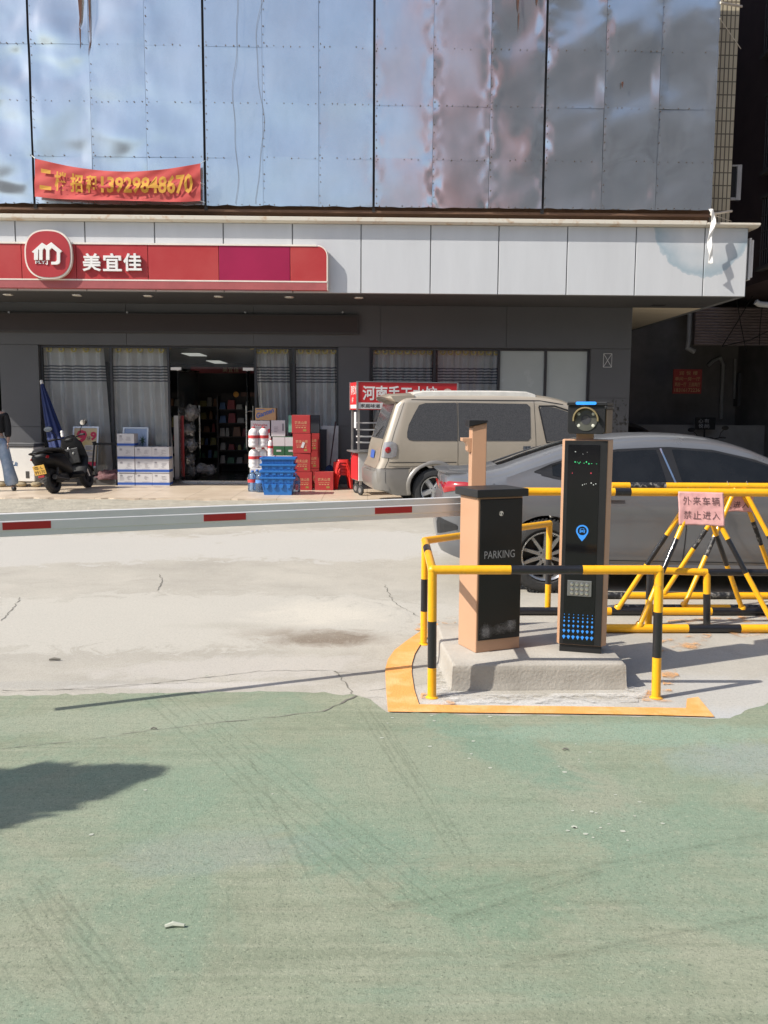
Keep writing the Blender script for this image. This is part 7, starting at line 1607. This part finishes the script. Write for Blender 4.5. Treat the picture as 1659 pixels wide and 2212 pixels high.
# ================================================================ SCOOTERS
M_SBODY = mat('black_scooter_plastic', (0.007, 0.007, 0.008), 0.45, var=.2, vs=5, spec=.22); M_SEAT = mat('black_vinyl_seat', (0.014, 0.014, 0.015), 0.55, var=.2, bump=.2, bs=80)
def scooter(label, loc, rz, lean_, plate=True):
    t = thing('scooter', label, 'scooter', loc, rz, None, lean_)
    def wh(x, r, w_, nm):
        M = Matrix.Translation((x, 0, r)) @ Matrix.Rotation(R(90), 4, 'X'); h = w_ / 2; mb = MB(); mb.lathe([(r * .58, -h * .8), (r * .7, -h), (r * .88, -h * .95), (r * .98, -h * .5), (r, 0), (r * .98, h * .5), (r * .88, h * .95), (r * .7, h), (r * .58, h * .8)], 28, 0, M, caps=False)
        for k in range(30): mb.box(r * .93, r * 1.01, -.008, .008, -h * .7, h * .7, 0, M @ Matrix.Rotation(k * .2094, 4, 'Z') @ Matrix.Rotation(.4, 4, 'X'))
        o = mb.build('wheel', M_TYRE, t, smooth=40); mb = MB(); mb.lathe([(.0, -h * .5), (.05, -h * .6), (.06, -h * .3), (r * .5, -h * .35), (r * .6, -h * .8)], 20, 0, M, caps=False); mb.lathe([(.0, h * .5), (.05, h * .6), (.06, h * .3), (r * .5, h * .35), (r * .6, h * .8)], 20, 0, M, caps=False); mb.build('rim', M_SBODY, o, smooth=40)
    wh(0.0, .235, .125, 'rear'); wh(1.27, .225, .105, 'front')
    def ring(x, w_, z0, z1, k=10):
        return [Vector((x, w_ * math.copysign(abs(math.cos(a)) ** .7, math.cos(a)), (z0 + z1) / 2 + (z1 - z0) / 2 * math.copysign(abs(math.sin(a)) ** .7, math.sin(a)))) for a in [2 * math.pi * i / k for i in range(k)]]
    mb = MB(); mb.loft([ring(-.32, .08, .62, .72), ring(-.28, .16, .56, .755), ring(-.12, .22, .50, .76), ring(.08, .235, .42, .76), ring(.28, .23, .33, .75), ring(.42, .21, .26, .68), ring(.50, .19, .24, .48)]); mb.build('tail_body', M_SBODY, t, smooth=60)
    mb = MB(); mb.loft([ring(.40, .21, .22, .36), ring(.60, .23, .21, .345), ring(.86, .23, .22, .36), ring(.95, .19, .26, .42)]); mb.build('floorboard', M_SBODY, t, smooth=60)
    mb = MB(); mb.loft([ring(.82, .25, .24, .34), ring(.93, .265, .30, .50), ring(.98, .285, .42, .74), ring(.95, .26, .60, .95), ring(.90, .17, .86, 1.03)]); ls = mb.build('leg_shield', M_SBODY, t, smooth=60)
    mb = MB(); mb.box(.845, .875, -.17, .17, .50, .80); mb.build('inner_panel', M_SEAT, ls, bevel=.02)
    mb = MB(); mb.box(.83, .846, .03, .15, .62, .76); mb.build('glove_box', M_SBODY, ls, bevel=.01); mb = MB(); mb.lathe([(.0, .012), (.022, .01), (.026, 0)], 14, 0, Matrix.Translation((.846, -.07, .70)) @ Matrix.Rotation(R(-90), 4, 'Y')); mb.build('ignition', M_STEEL, ls, smooth=40)
    mb = MB(); mb.tube([(.86, 0, .84), (.81, 0, .82), (.80, 0, .79)], .008, 6); mb.build('bag_hook', M_STEEL, ls)
    mb = MB(); mb.loft([ring(.95, .17, .34, .6), ring(1.08, .15, .42, .80), ring(1.15, .12, .5, .88), ring(1.18, .06, .6, .84)]); mb.build('front_cowl', M_SBODY, t, smooth=60)
    mb = MB(); v = []
    mb.grid(lambda u, v: (1.27 + .262 * math.cos(R(20 + 150 * u)), (v - .5) * .15, .225 + .262 * math.sin(R(20 + 150 * u)) - .02 * abs(2 * v - 1) ** 2), 14, 4); mb.build('mudguard', M_SBODY, t, smooth=60)
    mb = MB(); mb.tube([(1.10, .07, .72), (1.27, .07, .225)], .022, 8); mb.tube([(1.10, -.07, .72), (1.27, -.07, .225)], .022, 8); mb.build('fork', M_STEEL, t, smooth=40)
    mb = MB(); mb.loft([ring(-.29, .12, .765, .815), ring(-.15, .20, .758, .85), ring(.10, .205, .755, .835), ring(.30, .19, .745, .82), ring(.46, .14, .70, .78)]); mb.build('seat', M_SEAT, t, smooth=60)
    mb = MB(); mb.tube([(-.10, .17, .74), (-.32, .15, .77), (-.38, .08, .775), (-.38, -.08, .775), (-.32, -.15, .77), (-.10, -.17, .74)], .017, 8); mb.build('grab_rail', M_SBODY, t, smooth=50)
    mb = MB(); mb.loft([ring(.90, .10, .92, 1.0), ring(.98, .12, .92, 1.06), ring(1.04, .08, .95, 1.04)]); mb.build('headstock_cover', M_SBODY, t, smooth=60)
    mb = MB(); mb.tube([(.84, .36, 1.02), (.90, .26, 1.03), (.97, .10, 1.0), (.97, -.10, 1.0), (.90, -.26, 1.03), (.84, -.36, 1.02)], .014, 8); mb.build('handlebar', M_SBODY, t, smooth=50)
    for s_ in (1, -1):
        mb = MB(); mb.cyl((.82, s_ * .385, 1.018), (.885, s_ * .275, 1.03), .022); mb.build('grip', M_SEAT, t, smooth=50)
        mb = MB(); mb.tube([(.92, s_ * .24, 1.03), (.93, s_ * .27, 1.14), (.92, s_ * .34, 1.21)], .008, 6); st = mb.build('mirror_stem', M_SBODY, t, smooth=50)
        c = Vector((.91, s_ * .38, 1.25)); mb = MB(); mb.lathe([(.0, -.012), (.085, -.006), (.088, .006), (.07, .02), (.0, .026)], 18, 0, Matrix.Translation(c) @ Matrix.Rotation(R(-90), 4, 'Y') @ Matrix.Rotation(R(s_ * 20), 4, 'X') @ Matrix.Scale(.62, 4, (1, 0, 0))); mb.build('mirror', M_SBODY, st, smooth=40)
        mb = MB(); mb.lathe([(.0, .0285), (.078, .0265)], 18, 0, Matrix.Translation(c + Vector((-.0, 0, 0))) @ Matrix.Rotation(R(-90), 4, 'Y') @ Matrix.Rotation(R(s_ * 20), 4, 'X') @ Matrix.Scale(.62, 4, (1, 0, 0)), caps=False); mb.build('mirror_glass', M_CHROME, st)
        mb = MB(); mb.loft([ring(-.315, .012, .655, .67, 6), ring(-.26, .02, .64, .70, 6), ring(-.17, .012, .66, .70, 6)], M=Matrix.Translation((0, s_ * .155, 0))); mb.build('tail_lamp', M_LAMPR, t, smooth=50)
        mb = MB(); mb.cyl((.02, s_ * .10, .26), (.06, s_ * .15, .60), .026); mb.build('shock_absorber', M_DARKP, t, smooth=40)
    mb = MB(); mb.prism([(-.06, .20), (.10, .17), (.38, .22), (.42, .34), (.10, .36), (-.04, .30)], -.14, -.085, 'y'); mb.build('engine_cover', M_DARKP, t, bevel=.02)
    mb = MB(); mb.cyl((-.16, -.15, .30), (.30, -.15, .22), .05, .035); mb.build('exhaust', M_DARKP, t, smooth=50)
    mb = MB(); mb.grid(lambda u, v: (-.30 + .09 * u + .0, (v - .5) * .2, .62 - .30 * u + .02 * math.sin(3 * u)), 6, 4); mb.build('rear_fender', M_SBODY, t, smooth=60)
    mb = MB(); mb.box(-.345, -.32, -.06, .06, .315, .355); mb.build('rear_reflector', M_LAMPR, t, bevel=.006)
    if plate:
        M = Matrix.Translation((-.335, .0, .37)) @ Matrix.Rotation(R(-12), 4, 'Y'); mb = MB(); mb.box(-.004, .004, -.115, .115, 0, .175, 0, M); pl = mb.build('number_plate', mat('yellow_plate', (0.70, 0.42, 0.08), 0.5, var=.06), t, bevel=.003)
        mb = MB()
        for st, y0, wd, z0_ in (('粤·L', .09, .17, .10), ('99170', .10, .20, .018)): vv, ff, _ = text_geo(st, .01); mb.add([M @ Vector((-.0055, y0 - wd * a_, z0_ + .06 * b_)) for a_, b_ in vv], ff)
        mb.build('lettering', mat('plate_ink', (0.08, 0.05, 0.02), 0.6), pl)
        mb = MB(); mb.lathe([(.0, -.05), (.03, -.045), (.036, .0), (.026, .03), (.032, .05), (.02, .075), (0, .08)], 12, 0, Matrix.Translation((.93, .12, 1.10))); mb.build('phone_holder', M_WHITEL, t, smooth=50)
    mb = MB(); mb.cyl((.45, .12, .27), (.40, .26, .01), .012); mb.build('side_stand', M_STEEL, t)
    return t
g = G(117, 1066, ZP); scooter('black scooter with a yellow number plate parked by the white freezer', (g.x, g.y + .05, ZP), R(80), R(-11))
g = P(1516, 950, 21.3); scooter('dark scooter parked facing out in the shaded alley', (g.x + .25, 21.6, 0), R(-105), R(4), False)

# ================================================================ PERSON AT THE LEFT EDGE
def skin(name, pts, edges, rad, m, parent, root=0, sub=2):
    me = bpy.data.meshes.new(name); me.from_pydata([tuple(p) for p in pts], edges, []); me.materials.append(m)
    o = bpy.data.objects.new(name, me); COL.objects.link(o); sk = o.modifiers.new('skin', 'SKIN'); sk.use_smooth_shade = True; sk.branch_smoothing = .6
    for i, r in enumerate(rad):
        d = me.skin_vertices[0].data[i]; d.radius = r if isinstance(r, tuple) else (r, r); d.use_root = (i == root)
    s_ = o.modifiers.new('smooth', 'SUBSURF'); s_.levels = sub; s_.render_levels = sub
    if parent is not None: o.parent = parent
    return o
M_SKIN = mat('skin', (0.48, 0.30, 0.22), 0.55, var=.05); M_JACK = mat('black_jacket', (0.010, 0.010, 0.011), 0.75, var=.2, vs=6); M_JEAN = mat('washed_denim', (0.20, 0.30, 0.44), 0.9, var=.3, vs=7, col2=(0.42, 0.50, 0.60), bump=.2, bs=120); M_HAIR = mat('black_hair', (0.012, 0.010, 0.009), 0.5, var=.2); M_TEE = mat('beige_hem', (0.42, 0.37, 0.31), 0.9)
ppos = Vector((P(-6, 1000, 16.7).x, 16.7, ZP))
body_pts = [(0, 0, .98), (0, 0, 1.16), (0, .0, 1.36), (0, -.005, 1.48), (0, -.01, 1.56), (0, -.02, 1.66), (0, -.025, 1.75), (.175, 0, 1.44), (.205, -.01, 1.20), (.205, -.06, .98), (.20, -.075, .91), (-.19, 0, 1.45), (-.24, -.01, 1.20), (-.22, -.08, .98), (-.215, -.10, .92), (.10, 0, .92), (.17, -.02, .52), (.25, .0, .09), (-.10, 0, .92), (-.12, -.03, .52), (-.13, 0, .09), (.27, -.14, .045), (-.14, -.14, .045)]
body_ed = [(0, 1), (1, 2), (2, 3), (3, 4), (4, 5), (5, 6), (3, 7), (7, 8), (8, 9), (9, 10), (3, 11), (11, 12), (12, 13), (13, 14), (0, 15), (15, 16), (16, 17), (0, 18), (18, 19), (19, 20), (17, 21), (20, 22)]
body_r = [(.14, .10), (.125, .095), (.15, .105), (.11, .075), (.055, .055), (.075, .09), (.072, .088), .052, .040, .030, (.034, .018), .052, .040, .030, (.034, .018), .08, .06, .04, .08, .06, .04, .035, .035]
person = skin('person', body_pts, body_ed, body_r, M_SKIN, None); person.location = ppos; person.rotation_euler = (0, 0, R(25))
tag(person, 'person in black top and washed blue jeans standing at the left edge beside the freezer', 'person')
for s_, (hx, hy, hz) in ((1, (.20, -.075, .91)), (-1, (-.215, -.10, .92))):
    for k in range(4):
        y0 = hy - .028 + .019 * k; l = (.068, .08, .076, .058)[k]; skin('finger', [(hx, y0, hz - .035), (hx - s_ * .004, y0 - .003, hz - .035 - l * .5), (hx - s_ * .018, y0 - .006, hz - .035 - l)], [(0, 1), (1, 2)], [.0095, .0085, .007], M_SKIN, person, 0, 1)
    skin('thumb', [(hx, hy - .02, hz + .01), (hx - s_ * .012, hy - .048, hz - .02), (hx - s_ * .016, hy - .055, hz - .05)], [(0, 1), (1, 2)], [.012, .0105, .008], M_SKIN, person, 0, 1)
skin('jacket', [(0, 0, 1.06), (0, 0, 1.2), (0, 0, 1.38), (0, -.005, 1.485), (.175, 0, 1.44), (.205, -.01, 1.20), (.205, -.055, 1.0), (-.175, 0, 1.44), (-.215, -.01, 1.20), (-.205, -.075, .98)], [(0, 1), (1, 2), (2, 3), (3, 4), (4, 5), (5, 6), (3, 7), (7, 8), (8, 9)], [(.185, .135), (.175, .13), (.185, .13), (.13, .09), .085, .075, .062, .085, .075, .062], M_JACK, person)
skin('shirt_hem', [(0, 0, .98), (0, 0, 1.06)], [(0, 1)], [(.168, .13), (.166, .128)], M_TEE, person)
mb = MB()
for s_, pts in ((1, [(.085, 0, .99), (.10, 0, .86), (.14, -.01, .68), (.175, -.02, .50), (.215, -.01, .28), (.255, -.01, .075)]), (-1, [(-.085, 0, .99), (-.10, 0, .86), (-.115, -.015, .68), (-.125, -.03, .50), (-.13, -.01, .28), (-.135, -.01, .075)])):
    mb.tube(pts, [.09, .112, .108, .098, .118, .148], 16)
mb.loft([[Vector((rx * math.cos(6.283 * i / 20), .118 * math.sin(6.283 * i / 20) * rx / .17, z)) for i in range(20)] for z, rx in ((.80, .12), (.85, .172), (.93, .178), (1.03, .165))])
jo = mb.build('jeans', M_JEAN, person, smooth=70); sb = jo.modifiers.new('smooth', 'SUBSURF'); sb.levels = 1; sb.render_levels = 1
for x in (.265, -.14): skin('shoe', [(x, .05, .045), (x + .005, -.06, .05), (x + .01, -.17, .04)], [(0, 1), (1, 2)], [.045, .05, .04], M_DARKP, person)
mb = MB(); mb.grid(lambda u, v: (.095 * math.sin(math.pi * (.02 + .62 * v)) * math.cos(6.283 * u), -.012 + .112 * math.sin(math.pi * (.02 + .62 * v)) * math.sin(6.283 * u) + .02 * v, 1.735 + .118 * math.cos(math.pi * (.02 + .62 * v)) - (.0 if math.sin(6.283 * u) > -.3 else -.05 * v)), 22, 10); mb.build('hair', M_HAIR, person, smooth=180)
mb = MB()
for s_ in (-1, 1): mb.lathe([(.0, .006), (.009, .003), (.011, 0)], 10, 0, Matrix.Translation((s_ * .032, -.107, 1.70)) @ Matrix.Rotation(R(90), 4, 'X'), caps=False)
mb.build('eyes', M_DARKP, person); mb = MB(); mb.frustum((-.016, .016, -.128, -.10), (-.007, .007, -.112, -.10), 1.655, 1.70); mb.build('nose', M_SKIN, person, bevel=.006); mb = MB(); mb.box(-.024, .024, -.108, -.10, 1.622, 1.632); mb.build('mouth', mat('lip', (0.35, 0.13, 0.11), 0.5), person, bevel=.003)
